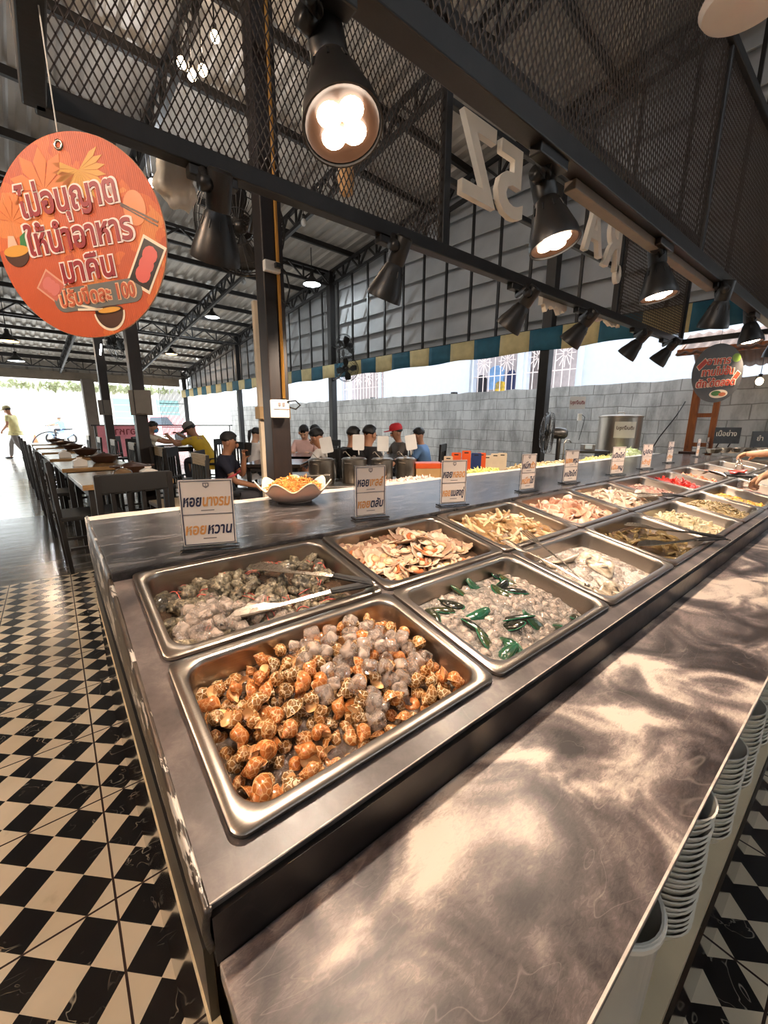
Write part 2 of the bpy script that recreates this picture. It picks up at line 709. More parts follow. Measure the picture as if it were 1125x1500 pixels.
MT['cream_paint'] = plain('cream_laminate', (205, 186, 150), 0.4, var=0.1)
MT['clay'] = plain('brown_clay', (66, 42, 30), 0.45, var=0.3)
MT['concrete'] = plain('pale_concrete', (206, 204, 198), 0.85, var=0.12, vscale=2)
MT['roof_sheet'] = plain('zinc_roof_sheet', (186, 180, 172), 0.42, metal=0.25, var=0.25, vscale=1.2)
MT['siding'] = plain('grey_siding', (186, 188, 190), 0.6, var=0.12, vscale=2)
MT['beige'] = plain('beige_board', (192, 176, 152), 0.6, var=0.08)
MT['teal'] = plain('teal_canvas', (34, 92, 112), 0.7, var=0.15)
MT['canvas_cream'] = plain('cream_canvas', (206, 190, 140), 0.7, var=0.12)
MT['brick_orange'] = plain('orange_plastic', (226, 92, 40), 0.4, var=0.1)
MT['blue_plastic'] = plain('blue_plastic', (36, 58, 108), 0.4, var=0.1)
MT['cream_plastic'] = plain('cream_plastic', (214, 196, 168), 0.45, var=0.08)
MT['cardboard'] = plain('brown_cardboard', (190, 150, 100), 0.8, var=0.1)
MT['yellow_cable'] = plain('yellow_conduit', (168, 122, 48), 0.5)
MT['cable'] = plain('black_cable', (18, 17, 17), 0.5)

# =================================================================== THE SETTING
def at_hx(px, py, xh):
    """point of the pixel's ray on the hall plane x = xh, in hall coordinates"""
    d, c = hall_inv(ray(px, py)), hall_inv(CAM)
    return c + d * ((xh - c.x) / d.x)


def at_hy(px, py, yh):
    d, c = hall_inv(ray(px, py)), hall_inv(CAM)
    return c + d * ((yh - c.y) / d.y)


def in_hall(o):
    o.rotation_euler = (0, 0, HALL)
    return o


def slab(name, x0, x1, y0, y1, z0, z1, m, label=None):
    b = MB().box(((x0 + x1) / 2, (y0 + y1) / 2, (z0 + z1) / 2), (x1 - x0, y1 - y0, z1 - z0))
    return struct(b.build(name, m), label or '')


FAR = 17.35
slab('floor', -5.2, 8.2, -5.0, 3.57, FLOOR - 0.1, FLOOR, mat_floor_tile(), 'black and cream diamond checkered floor tiles around the buffet counter')
stone_dark = mat_stone_floor('dark_stone_floor', (62, 58, 53), (104, 98, 90), 0.1)
stone_pale = mat_stone_floor('reflection_paled_tile', (158, 151, 140), (204, 197, 186), 0.05, 0.6)  # cream tile, lightened to carry the reflection of outside
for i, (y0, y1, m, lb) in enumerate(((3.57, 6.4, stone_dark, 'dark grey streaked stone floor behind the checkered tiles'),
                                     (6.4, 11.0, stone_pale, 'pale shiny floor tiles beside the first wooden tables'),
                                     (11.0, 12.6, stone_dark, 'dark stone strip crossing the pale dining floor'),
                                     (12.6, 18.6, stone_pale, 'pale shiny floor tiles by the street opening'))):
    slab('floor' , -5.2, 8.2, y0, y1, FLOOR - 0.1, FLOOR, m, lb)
slab('floor_street', -40, 60, 18.6, 60, FLOOR - 0.25, FLOOR - 0.05, MT['concrete'], 'sunlit pale street outside the far opening')

# ---- ceiling: corrugated sheets falling towards the street
def corr(x):
    p = (x / 0.19) % 1.0
    return 0.0 if p < 0.34 else (0.028 * min(1, (p - 0.34) / 0.1) if p < 0.5 else (0.028 if p < 0.84 else 0.028 * (1 - (p - 0.84) / 0.16)))
xs = [-5.2 + i * 0.019 for i in range(int(10.9 / 0.019) + 1)]
mb = MB()
ys = [-5.2 + i * 1.9 for i in range(13)]
mb.grid(lambda u, v: Vector((xs[min(len(xs) - 1, int(round(u * (len(xs) - 1))))], -5.2 + v * 22.9, roof_z(-5.2 + v * 22.9) + corr(xs[min(len(xs) - 1, int(round(u * (len(xs) - 1))))]))), len(xs), 13)
ce = in_hall(struct(mb.build('ceiling', MT['roof_sheet']), 'corrugated zinc roof sheets over the dining hall'))
sm = ce.modifiers.new('sheet', 'SOLIDIFY'); sm.thickness = 0.006; sm.offset = 1

# ---- purlins across the hall, lattice trusses along and across it
k = 0
yp = -4.6
while yp < 17.3:
    z = roof_z(yp) - 0.055
    b = MB().box((0.25, yp, z), (10.6, 0.05, 0.085))
    in_hall(tag(b.build('roof_purlin', MT['truss_steel']), 'dark steel purlin under the corrugated roof', 'purlin', 'roof purlins', 'structure'))
    yp += 0.92


def truss(p0, p1, depth, n, label, r=0.05):
    b = MB()
    p0, p1 = Vector(p0), Vector(p1)
    dn = Vector((0, 0, -depth))
    b.bar(p0, p1, r).bar(p0 + dn, p1 + dn, r)
    for i in range(n):
        a, c, e = p0.lerp(p1, i / n), p0.lerp(p1, (i + 0.5) / n), p0.lerp(p1, (i + 1) / n)
        b.bar(a + dn, c, r * 0.6)
        b.bar(c, e + dn, r * 0.6)
        b.bar(a + dn, a, r * 0.6)
    return in_hall(tag(b.build('roof_truss', MT['truss_steel']), label, 'truss', 'roof trusses', 'structure'))


for xh in (-3.2, -0.6, 1.5, 3.63, 5.28):
    truss((xh, -4.8, roof_z(-4.8) - 0.11), (xh, 17.2, roof_z(17.2) - 0.11), 0.26, 44, 'dark lattice truss running under the roof slope', 0.05)
for yh in (2.5, 7.1, 11.7, 16.4):
    zz = roof_z(yh) - 0.14
    truss((-5, yh, zz), (5.25, yh, zz), 0.24, 16, 'dark lattice truss crossing under the roof', 0.045)

# ---- far end: lintel, panel band, grille
b = MB().box((-0.1, FAR, 1.985), (10.6, 0.16, 0.27))
in_hall(struct(b.build('wall_far_lintel', MT['beige_beam'] if 'beige_beam' in MT else plain('dusty_beam', (124, 114, 100), 0.7, var=0.1)), 'dusty flat beam above the street opening'))
b = MB()
n = 260
def band(u, v):
    x = -5.4 + u * 10.75
    p = (x / 0.33) % 1.0
    return Vector((x, FAR + (0.03 if p < 0.12 else 0.0), 2.12 + v * 0.5))
b.grid(band, 400, 2)
o = in_hall(struct(b.build('wall_far_panel', plain('panel_sheet', (150, 146, 138), 0.55, var=0.1)), 'upright ribbed sheet band above the far opening'))
sm = o.modifiers.new('t', 'SOLIDIFY'); sm.thickness = 0.02
slab_o = MB().box((-5.3, 6, 1.6), (0.12, 23, 4.8)).build('wall_left_blocker', plain('light_blocking_wall', (96, 90, 84), 0.8, var=0.1))  # unseen wall, added to keep daylight off the foreground
in_hall(struct(slab_o, 'unseen side wall added to keep daylight out of the hall'))
slab_o = MB().box((1.4, -5.2, 2.0), (13.6, 0.12, 5.6)).build('wall_back_blocker', MT['siding'])  # unseen, added to stop daylight flooding in from behind
struct(slab_o, 'unseen wall added behind the viewer to block daylight')

gr = MB()
for i in range(16):
    x = 4.45 + i * 0.058
    gr.bar((x, FAR, FLOOR + 0.05), (x, FAR, 1.84), 0.016)
for z in (0.3, 1.2):
    gr.bar((4.42, FAR, z), (5.32, FAR, z), 0.03)
in_hall(struct(gr.build('window_1', MT['black_metal']), 'barred grille at the corner of the street opening'))

# ---- posts of the hall
def post(name, x, y, z1, w, m, label, group=None, z0=FLOOR, hallrot=True):
    bb = MB().box((0, 0, (z1 - z0) / 2), (w, w, z1 - z0))
    o = bb.build(name, m, bevel=0.006)
    o.location = (x, y, z0)
    o.rotation_euler = (0, 0, HALL if hallrot else 0)
    return struct(o, label, 'post')


for yh, lb in ((2.3, 'black steel post beside the tall soup pot'), (7.1, 'black steel post carrying two black fans'), (11.9, 'slim black steel post on the alley line farther off'), (16.9, 'black corner post beside the barred grille'), (-2.6, 'black steel post beyond the buffet end')):
    p = hall(5.25, yh)
    post('steel_post', p.x, p.y, roof_z(yh) - 0.14, 0.13, MT['black_metal'], lb)
p0 = Vector((0.757, 1.56, 0))
wp = post('wooden_post', p0.x + 0.037, p0.y, 3.85, 0.10, MT['dark_wood'], 'dark wooden post behind the counter with a yellow conduit', hallrot=False)
for (x, y, w, lb) in ((0.80, 5.6, 0.135, 'dark post with a square menu board, between the wooden tables'), (0.735, 8.6, 0.13, 'dark post with a small board, farther along the tables')):
    post('wooden_post', x, y, roof_z(y) - 0.2, w, MT['dark_wood'], lb)
p = at_hy(132, 590, FAR - 0.25)
q = hall(p.x, p.y)
post('wooden_post', q.x, q.y, 1.9, 0.34, plain('dusty_post', (92, 84, 76), 0.7, var=0.1), 'broad dusty post under the street lintel')

# conduit and boxes on the wooden post
t = thing('cable_conduit', 'yellow cable conduit running down the dark wooden post', 'conduit', (p0.x + 0.055, p0.y - 0.056, 0))
MB().tube([(0, 0, 0.62), (0, 0, 3.8)], 0.008, 8).build('pipe', MT['yellow_cable'], t, True)
t = thing('power_strip', 'white socket box with a plug high on the dark wooden post', 'socket', at_y(398, 391, p0.y - 0.075))
MB().box((0, 0, 0), (0.075, 0.03, 0.045)).build('box', MT['white_plastic'], t, bevel=0.004)
MB().box((0.02, -0.022, 0.004), (0.028, 0.02, 0.022)).build('plug', MT['cable'], t, bevel=0.003)
MB().tube([(0.03, -0.03, 0), (0.055, -0.03, -0.02), (0.075, -0.02, -0.08), (0.06, -0.01, -0.15), (0.04, 0.0, -0.13)], 0.004, 6).build('cord', MT['cable'], t, True)
t = thing('switch_box', 'cream double switch box at head height on the dark wooden post', 'switch', at_y(410, 599, p0.y - 0.075))
MB().box((0, 0, 0.0), (0.085, 0.035, 0.085)).build('box', MT['white_plastic'], t, bevel=0.004)
MB().box((0, -0.018, -0.001), (0.08, 0.004, 0.003)).build('seam', MT['grey_print'], t)
for dx in (-0.01, 0.012):
    MB().box((dx, -0.019, 0.022), (0.012, 0.006, 0.016)).build('rocker', MT['grey_print'], t)
MB().tube([(0.03, -0.02, 0.035), (0.07, -0.03, 0.04), (0.1, -0.02, 0.02), (0.08, -0.01, 0.0), (0.05, 0, 0.01)], 0.004, 6).build('cord', MT['cable'], t, True)
pl = at_d(394, 540, 2.9)
t = thing('beige_board', 'tall beige board standing just behind the dark wooden post', 'board', (pl.x, pl.y, FLOOR), 0.0)
MB().box((0.005, 0, 1.0), (0.2, 0.04, 2.02)).build('panel', MT['beige'], t, bevel=0.004)
MB().box((0.0, -0.03, 1.27), (0.235, 0.09, 0.085)).build('bracket', plain('tan_box', (170, 140, 96), 0.6), t, bevel=0.004)
MB().box((-0.02, -0.01, 0.5), (0.1, 0.03, 1.0)).build('foot', MT['beige'], t)

# ---- alley side: bars, lapped siding, valance
SX = 5.25
for i, (y0, y1) in enumerate(((-2.5, 2.2), (2.4, 7.0), (7.2, 11.8), (12.0, 16.8))):
    g = MB()
    y = y0 + 0.22
    while y < y1:
        g.bar((SX, y, 1.70), (SX, y, roof_z(y) - 0.4), 0.032)
        y += 0.47
    g.bar((SX, y0, 1.70), (SX, y1, 1.70), 0.05)
    g.bar((SX, y0, 1.5), (SX, y1, 1.5), 0.02)
    in_hall(struct(g.build('window_%d' % (i + 2), MT['black_metal']), 'bay of upright black bars above the striped valance, number %d from the buffet end' % (i + 1)))
b = MB()
for i in range(11):
    z0 = 1.55 + i * 0.335
    ya, yb = -5.0, 17.2
    ztop = z0 + 0.40
    b.add([(SX + 0.20, ya, z0), (SX + 0.34, ya, ztop), (SX + 0.34, yb, ztop), (SX + 0.20, yb, z0),
           (SX + 0.215, ya, z0), (SX + 0.355, ya, ztop), (SX + 0.355, yb, ztop), (SX + 0.215, yb, z0)],
          [(0, 1, 2, 3), (7, 6, 5, 4), (0, 3, 7, 4), (1, 5, 6, 2), (0, 4, 5, 1), (3, 2, 6, 7)])
    if i:
        b.add([(SX + 0.20, ya, z0), (SX + 0.345, ya, z0 + 0.065), (SX + 0.345, yb, z0 + 0.065), (SX + 0.20, yb, z0)], [(0, 1, 2, 3)])
in_hall(struct(b.build('wall_right', MT['siding']), 'grey lapped boards behind the black bars on the alley side'))
b = MB()
y, k = -3.2, 0
while y < 16.6:
    w = 0.44
    def fn(u, v, y=y, w=w, k=k):
        yy = y + u * w
        return Vector((SX - 0.07 - 0.012 * math.sin(yy * 9) * (1 - v), yy, 1.435 + v * 0.27 + 0.01 * math.sin(yy * 5.5) * (1 - v)))
    b.grid(fn, 7, 4, mi=k % 2)
    y += w
    k += 1
val = in_hall(tag(b.build('awning_valance', [MT['teal'], MT['canvas_cream']], smooth=True), 'valance of teal and cream canvas squares along the alley side', 'awning'))
sm = val.modifiers.new('t', 'SOLIDIFY'); sm.thickness = 0.004

# ---- block wall of the alley
WX = 7.3
b = MB()
def wallfn(u, v):
    y = -5 + u * 22.3
    return Vector((WX, y, FLOOR + v * (1.83 + (0.03 * noise.noise(Vector((y * 3, 0, 0))) if v > 0.99 else 0))))
b.grid(wallfn, 220, 12)
bw = in_hall(struct(b.build('wall_alley', mat_blocks()), 'dirty pale block wall across the alley'))
sm = bw.modifiers.new('t', 'SOLIDIFY'); sm.thickness = 0.18; sm.offset = -1
b = MB().box((6.6, 6.1, FLOOR - 0.05), (3.0, 22.3, 0.1))
for px, lb in ((666, 'dark upright post in the block wall behind the cutting boards'), (546, 'grey concrete post in the block wall behind the diners')):
    w = at_hx(px, 560, WX - 0.06)
    bb = MB().box((w.x, w.y, 0.24), (0.1, 0.11, 1.86))
    in_hall(struct(bb.build('wall_post', MT['black_metal'] if px == 666 else plain('grey_post', (110, 110, 108), 0.8)), lb, 'post'))
in_hall(struct(MB().box((6.9, 6.5, FLOOR - 0.11), (3.0, 23, 0.18)).build('floor_alley', MT['concrete']), 'alley paving'))

# ---- neighbour's house over the wall
NX = 9.6
nb = thing('neighbour_house', 'white neighbouring house showing over the block wall', 'house', (0, 0, 0), HALL)
ws = plain('white_house_panel', (190, 195, 204), 0.5, var=0.03)
wa, wb2 = at_hx(757, 540, NX), at_hx(690, 540, NX)
wc, wd2 = at_hx(846, 520, NX), at_hx(768, 540, NX)
wins = [(wc.y, wd2.y), (wa.y, wb2.y)]
we, wf = at_hx(562, 560, NX), at_hx(500, 560, NX)
wins.append((we.y, wf.y))
edges = [-6.0]
for a, c in wins:
    edges += [a, c]
edges.append(22.0)
b = MB()
for a, c in zip(edges[0::2], edges[1::2]):
    b.box((NX + 0.15, (a + c) / 2, 1.4), (0.3, c - a, 4.2))
for a, c in wins:
    b.box((NX + 0.15, (a + c) / 2, 0.2), (0.3, c - a, 1.6))
    b.box((NX + 0.15, (a + c) / 2, 3.0), (0.3, c - a, 1.0))
b.build('wall', ws, nb)
pinkwall = plain('pinkish_wall', (186, 172, 168), 0.8, var=0.1)
grillem = plain('cream_grille', (222, 206, 200), 0.5)
for i, (a, c) in enumerate(wins):
    MB().box((NX + 0.8, (a + c) / 2, 1.4), (0.05, c - a + 0.8, 3.6)).build('recess', pinkwall, nb)
    g = MB()
    nby = max(4, int((c - a) / 0.16))
    for j in range(nby + 1):
        yy = a + (c - a) * j / nby
        g.bar((NX + 0.1, yy, 1.0), (NX + 0.1, yy, 2.5), 0.018)
    for z in (1.0, 1.74, 2.5):
        g.bar((NX + 0.1, a, z), (NX + 0.1, c, z), 0.02)
    nf = max(2, int((c - a) / 0.55))
    for j in range(nf):
        yc = a + (c - a) * (j + 0.5) / nf
        for q in range(12):
            an = q * PI / 6
            g.bar((NX + 0.09, yc + 0.05 * math.cos(an), 2.1 + 0.05 * math.sin(an)), (NX + 0.09, yc + 0.24 * math.cos(an), 2.1 + 0.3 * math.sin(an)), 0.016)
    g.build('window_grille', grillem, nb)
for px in (691, 763, 850, 556, 690):
    w = at_hx(px, 540, NX - 0.03)
    MB().box((NX - 0.02, w.y, 1.4), (0.06, 0.1, 4.2)).build('trim', ws, nb)
# washing behind the grille
def washing(px, py, w, h, m, label, name='hanging_shirt'):
    p = at_hx(px, py, NX + 0.45)
    b = MB()
    sil = [(-0.5, -0.5), (-0.5, 0.28), (-0.28, 0.46), (-0.1, 0.5), (0.1, 0.5), (0.28, 0.46), (0.5, 0.28), (0.5, -0.5)]
    b.prism([(x * w, y * h) for x, y in sil], 0.05, Matrix(((0, 0, 1, 0), (1, 0, 0, 0), (0, 1, 0, 0), (0, 0, 0, 1))))
    o = b.build(name, m, smooth=False, bevel=0.012)
    q = hall(p.x, p.y, p.z)
    o.location = q
    o.rotation_euler = (0, 0, HALL)
    return tag(o, label, 'shirt')
washing(704, 563, 0.36, 0.5, plain('black_cloth', (38, 34, 40), 0.8), 'black shirt hanging behind the cream window grille')
o = washing(726, 553, 0.5, 0.62, plain('pale_blue_cloth', (120, 158, 200), 0.8, var=0.15), 'pale blue pleated cloth hanging behind the window grille', 'hanging_cloth')
o['category'] = 'cloth'
washing(732, 566, 0.3, 0.3, plain('yellow_blue_cloth', (214, 176, 60), 0.7, var=0.3, vscale=12), 'yellow and blue cloth hanging low behind the window grille')
washing(748, 556, 0.24, 0.52, plain('dark_blue_cloth', (40, 48, 84), 0.8), 'dark blue shirt at the end of the washing')

# ---- street: opposite building, shrubs
st = thing('street_building', 'pale shop house across the sunlit street with teal shutters', 'building', hall(2, 34), HALL)
MB().box((0, 0.3, 2.0), (60, 0.6, 5.5)).build('wall', plain('cream_wall', (226, 224, 214), 0.7, var=0.05), st)
MB().box((4, -1.1, 3.0), (50, 2.4, 0.12), (math.radians(14), 0, 0)).build('awning_roof', plain('grey_sheet', (186, 190, 192), 0.5), st)
for px in (186, 247):
    p = at_hy(px, 600, 33.9)
    f = MB().box((p.x - 2, -0.06, 0.75 + 0.4), (1.5, 0.1, 1.9)).build('window', plain('teal_shutter', (150, 206, 204), 0.5), st)
    g = MB()
    for j in range(5):
        g.bar((p.x - 2 - 0.75, -0.13, 0.3 + j * 0.45), (p.x - 2 + 0.75, -0.13, 0.3 + j * 0.45), 0.05)
    g.build('slat', MT['white_plastic'], f)
leafm = mat_varied('glare_paled_leaves', [(0.3, (150, 160, 116)), (0.7, (206, 210, 176))], 0.6, 6, 0.0, objvar=0.2)  # leaf colours paled to imitate blown-out daylight
def foliage(loc, r, n, label, rr):
    b = MB()
    R = random.Random(rr)
    for i in range(n):
        d = Vector((R.gauss(0, 1), R.gauss(0, 1), R.gauss(0, 1))).normalized() * (R.random() ** 0.4)
        c = Vector((d.x * r[0], d.y * r[1], d.z * r[2]))
        q = Euler((R.uniform(0, 6), R.uniform(0, 6), R.uniform(0, 6))).to_matrix()
        s = R.uniform(0.07, 0.14)
        b.add([c + q @ Vector(v) * s for v in ((-1, 0, 0), (0, -0.45, 0.1), (1, 0, 0), (0, 0.45, 0.1))], [(0, 1, 2, 3)])
    o = b.build('climbing_foliage', leafm)
    o.location = loc
    return tag(o, label, 'foliage', kind='stuff')
foliage(hall(2.4, 18.4, 1.72), (3.2, 0.3, 0.16), 700, 'sunlit leaves hanging along the top of the street opening', 5)

# =================================================================== THE BUFFET COUNTER
DM = Matrix.Rotation(TILT, 4, 'X')          # deck frame: x along, y up the slope, z off the deck
XL, XR = -0.037, 5.98
marble = mat_marble('grey_marble_deck', (58, 52, 51), (84, 76, 74), (116, 106, 102), 0.5, 0.34, 1.6)
ledge_stone = mat_marble('dark_ledge_stone', (36, 34, 35), (62, 59, 59), (104, 100, 100), 0.5, 0.16, 1.0, (2.2, 7.0, 2))
marble_shelf = mat_shelf()
marble_shaded = mat_marble('shaded_marble_face', (20, 16, 14), (33, 27, 24), (64, 54, 48), 0.58, 0.3)  # darkened marble, the unlit face's shade put into its colour
peel = mat_peeling()
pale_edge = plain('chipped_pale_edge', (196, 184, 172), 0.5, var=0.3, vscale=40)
ct = thing('buffet_counter', 'long grey marble buffet counter with sloping deck, ledge and lower tray shelf', 'counter', (0, 0, 0))


def deck_box(b, x0, x1, y0, y1, z0, z1):
    o = MB().box(((x0 + x1) / 2, (y0 + y1) / 2, (z0 + z1) / 2), (x1 - x0, y1 - y0, z1 - z0))
    b.add([DM @ Vector(v) for v in o.v], o.f)


NX_T = 11
b = MB()
deck_box(b, XL, XR, -0.034, 0.018, -0.04, -0.012)
deck_box(b, XL, 0.018, 0.018, 0.722, -0.04, -0.012)
deck_box(b, 0.018, XR, 0.714, 0.733, -0.04, -0.012)
deck_box(b, 0.018, XR, 0.356, 0.381, -0.04, -0.012)
for i in range(1, NX_T + 1):
    deck_box(b, i * 0.54 - 0.018, i * 0.54 + 0.018, 0.018, 0.714, -0.04, -0.013)
b.build('deck', marble, ct)
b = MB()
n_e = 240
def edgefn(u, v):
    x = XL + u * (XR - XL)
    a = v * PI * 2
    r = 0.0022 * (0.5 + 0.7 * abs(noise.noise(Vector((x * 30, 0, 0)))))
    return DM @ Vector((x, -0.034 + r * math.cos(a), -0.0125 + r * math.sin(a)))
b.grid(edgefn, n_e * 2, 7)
b.build('chipped_highlight_edge', pale_edge, ct)  # pale bead paints the edge highlight along with the chipping
MB().box(((XL + XR) / 2, -0.026, -0.0675), (XR - XL, 0.022, 0.072)).build('front_face', marble_shaded, ct)
MB().box(((XL + XR) / 2, 1.0625, 0.128), (XR - XL, 0.685, 0.034)).build('ledge', ledge_stone, ct, bevel=0.003)
MB().box(((XL + XR) / 2, 0.745, 0.03), (XR - XL, 0.03, 0.162)).build('ledge_riser', marble_shaded, ct)
b = MB()
def back_edge(u, v):
    x = XL - 0.01 + u * (XR - XL)
    w = 0.11 + 0.03 * noise.noise(Vector((x * 2, 3, 0)))
    return Vector((x, 1.407 + v * w, 0.139 + 0.004 * noise.noise(Vector((x * 9, v * 5, 0)))))
b.grid(back_edge, 200, 6)
o = b.build('back_edge', plain('worn_pale_stone', (206, 196, 184), 0.35, var=0.2, vscale=12), ct)
s_ = o.modifiers.new('t', 'SOLIDIFY'); s_.thickness = 0.03; s_.offset = -1
# far side deck, falling away
b = MB()
b.prism([(1.50, 0.105), (1.83, 0.045), (1.83, -0.02), (1.50, 0.06)], 5.5 - XL, Matrix(((0, 0, 1, XL), (1, 0, 0, 0), (0, 1, 0, 0), (0, 0, 0, 1))))
b.build('far_deck', mat_steel('far_deck_steel', (190, 178, 160), 0.35), ct)
# lower shelf in front
SHX0 = -0.035
MB().box(((SHX0 + XR) / 2, -0.181, -0.113), (XR - SHX0, 0.288, 0.026)).build('tray_shelf', marble_shelf, ct, bevel=0.002)
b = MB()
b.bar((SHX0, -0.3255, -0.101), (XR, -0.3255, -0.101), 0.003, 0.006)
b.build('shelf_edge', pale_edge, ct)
LOWZ = -0.42
for x0 in (SHX0 + 0.01, 2.1, 4.2, XR - 0.03):
    MB().box((x0 + 0.01, -0.10, -0.27), (0.02, 0.36, 0.29)).build('divider', MT['cream_paint'], ct)
MB().box(((XL + XR) / 2, 0.09, -0.27), (XR - XL - 0.04, 0.02, 0.29)).build('back_board', MT['cream_paint'], ct)
MB().box(((XL + XR) / 2 + .005, -0.122, LOWZ - 0.012), (XR - XL - 0.01, 0.446, 0.024)).build('lower_shelf', plain('cream_shelf_tile', (206, 190, 160), 0.3, var=0.08), ct)
gloss_dark = plain('glossy_brown_panel', (44, 32, 26), 0.06, var=0.4, vscale=5)
MB().box(((XL + XR) / 2, -0.342, (FLOOR + LOWZ - 0.026) / 2), (XR - XL, 0.02, LOWZ - 0.026 - FLOOR)).build('lower_panel', gloss_dark, ct)
# end panel on the aisle side: glossy lower board, black strip painted as a shaded gap, worn trim under the deck
Myz = Matrix(((0, 0, 1, XL - 0.012), (1, 0, 0, 0), (0, 1, 0, 0), (0, 0, 0, 1)))
MB().prism([(-0.335, FLOOR), (1.52, FLOOR), (1.52, -0.212), (-0.335, -0.212)], 0.012, Myz).build('end_panel', gloss_dark, ct)
MB().prism([(-0.335, -0.214), (1.52, -0.214), (1.52, -0.208), (-0.335, -0.208)], 0.013, Matrix.Translation((-0.0008, 0, 0)) @ Myz).build('panel_edge', plain('cream_panel_edge', (206, 186, 150), 0.4, var=0.3, vscale=30), ct)
MB().prism([(-0.02, -0.208), (1.50, -0.208), (1.50, -0.09), (-0.02, -0.09)], 0.01, Matrix.Translation((0.002, 0, 0)) @ Myz).build('gap_shade_strip', plain('painted_gap_shade', (14, 12, 13), 0.4), ct)  # flush black strip, the recess's shade put into its colour
def trim_part(y0, y1, topf):
    b = MB()
    def fn(u, v):
        y = y0 + u * (y1 - y0)
        top = topf(y)
        bot = -0.080 + 0.006 * noise.noise(Vector((y * 40, 0, 7)))
        return Vector((XL - 0.006 - 0.005 * math.sin(PI * v), y, top + (bot - top) * v))
    b.grid(fn, 170, 8)
    o = b.build('worn_trim', peel, ct, smooth=True)
    s_ = o.modifiers.new('t', 'SOLIDIFY'); s_.thickness = 0.008; s_.offset = -1
trim_part(-0.036, 0.73, lambda y: y * math.tan(TILT) - 0.0115)
trim_part(0.73, 1.515, lambda y: 0.143)
MB().box((XL + 0.004, 1.46, 0.015), (0.012, 0.12, 0.22)).build('worn_trim', peel, ct)

# ---- stacked white bowls in the open shelf
def bowl_mesh(name, r, h, m, t=0.003, foot=0.5):
    pr = [(0, 0), (r * foot, 0), (r * foot, 0.004), (r * 0.8, h * 0.45), (r, h), (r - t, h), (r * 0.8 - t, h * 0.5), (r * foot, 0.009), (0, 0.008)]
    return MB().lathe(pr, 28).build(name, m, smooth=40)


bowl0 = None
stacks = [(0.665, 21), (0.94, 17), (1.145, 17), (1.36, 18), (1.575, 17), (1.79, 18), (2.0, 17)]
for si, (sx, nb_) in enumerate(stacks):
    nth = ('first', 'second', 'third', 'fourth', 'fifth', 'sixth', 'seventh')[si]
    for i in range(nb_):
        loc = (sx + random.uniform(-.0012, .0012), -0.276 + random.uniform(-.0012, .0012), LOWZ + i * 0.0125)
        if bowl0 is None:
            o = bowl0 = bowl_mesh('rice_bowl', 0.066, 0.052, MT['ceramic'])
        else:
            o = bowl0.copy()
            COL.objects.link(o)
        o.location = loc
        tag(o, 'white bowl in the %s stack under the tray shelf from the counter end' % nth, 'bowl', 'white bowls stacked under the tray shelf, %s stack' % nth)
t = thing('white_tub', 'smooth white tub under the tray shelf, before the first bowl stack', 'tub', (0.44, -0.272, LOWZ))
MB().lathe([(0, 0), (0.058, 0), (0.066, 0.26), (0.069, 0.265), (0.063, 0.265), (0.055, 0.006), (0, 0.005)], 32).build('tub', MT['ceramic'], t, smooth=40)
MB().lathe([(0.066, 0.25), (0.070, 0.254), (0.070, 0.262), (0.066, 0.266)], 32).build('rim', MT['ceramic'], t, smooth=40)

# =================================================================== FOOD PANS
PW, PB = 0.531, 0.358


def rrect(w, h, r, n=6):
    out = []
    for cx, cy, a0 in ((w / 2 - r, h / 2 - r, 0), (-w / 2 + r, h / 2 - r, PI / 2), (-w / 2 + r, -h / 2 + r, PI), (w / 2 - r, -h / 2 + r, 1.5 * PI)):
        for i in range(n + 1):
            a = a0 + i * PI / 2 / n
            out.append((cx + r * math.cos(a), cy + r * math.sin(a)))
    return out


def loops_mesh(loops, name, mats, smooth=40, cap_end=True):
    b = MB()
    n = len(loops[0][0])
    vs = [(x, y, z) for pts, z in loops for x, y in pts]
    fs = []
    for j in range(len(loops) - 1):
        for k in range(n):
            fs.append((j * n + k, j * n + (k + 1) % n, (j + 1) * n + (k + 1) % n, (j + 1) * n + k))
    if cap_end:
        fs.append(tuple(range((len(loops) - 1) * n, len(loops) * n)))
    b.add(vs, fs)
    return b.mesh(name, mats, smooth)


def pan_mesh():
    L = [(rrect(PW - 0.004, PB - 0.004, 0.018), -0.012), (rrect(PW, PB, 0.020), -0.008), (rrect(PW, PB, 0.020), -0.002), (rrect(PW - 0.005, PB - 0.005, 0.019), 0.0),
         (rrect(PW - 0.040, PB - 0.040, 0.045), 0.0), (rrect(PW - 0.046, PB - 0.046, 0.044), -0.003), (rrect(PW - 0.050, PB - 0.050, 0.044), -0.012),
         (rrect(PW - 0.066, PB - 0.066, 0.046), -0.080), (rrect(PW - 0.078, PB - 0.078, 0.045), -0.092), (rrect(PW - 0.10, PB - 0.10, 0.04), -0.096)]
    L = L[::-1]
    me = loops_mesh(L[1:], 'food_pan', MT['steel'], 50, False)
    me2 = loops_mesh([(p, z) for p, z in (L[1], L[0])], 'pan_floor', MT['steel'], 50, False)
    bm = bmesh.new()
    bm.from_mesh(me)
    n = len(L[0][0])
    bm.verts.ensure_lookup_table()
    bm.faces.new([bm.verts[i] for i in range(n)])
    bm.normal_update()
    bm.to_mesh(me)
    bm.free()
    bpy.data.meshes.remove(me2)
    return me


PAN = pan_mesh()
pan_first = [None]


def pan_M(k, row):
    return DM @ Matrix.Translation(((k + 0.5) * 0.54, (row + 0.5) * 0.368, 0.0))


def add_pan(k, row, label):
    o = bpy.data.objects.new('food_pan', PAN)
    COL.objects.link(o)
    o.matrix_world = pan_M(k, row)
    s = o.modifiers.new('t', 'SOLIDIFY'); s.thickness = 0.0012
    tag(o, label, 'food pan', 'steel food pans set in the counter deck')
    return o


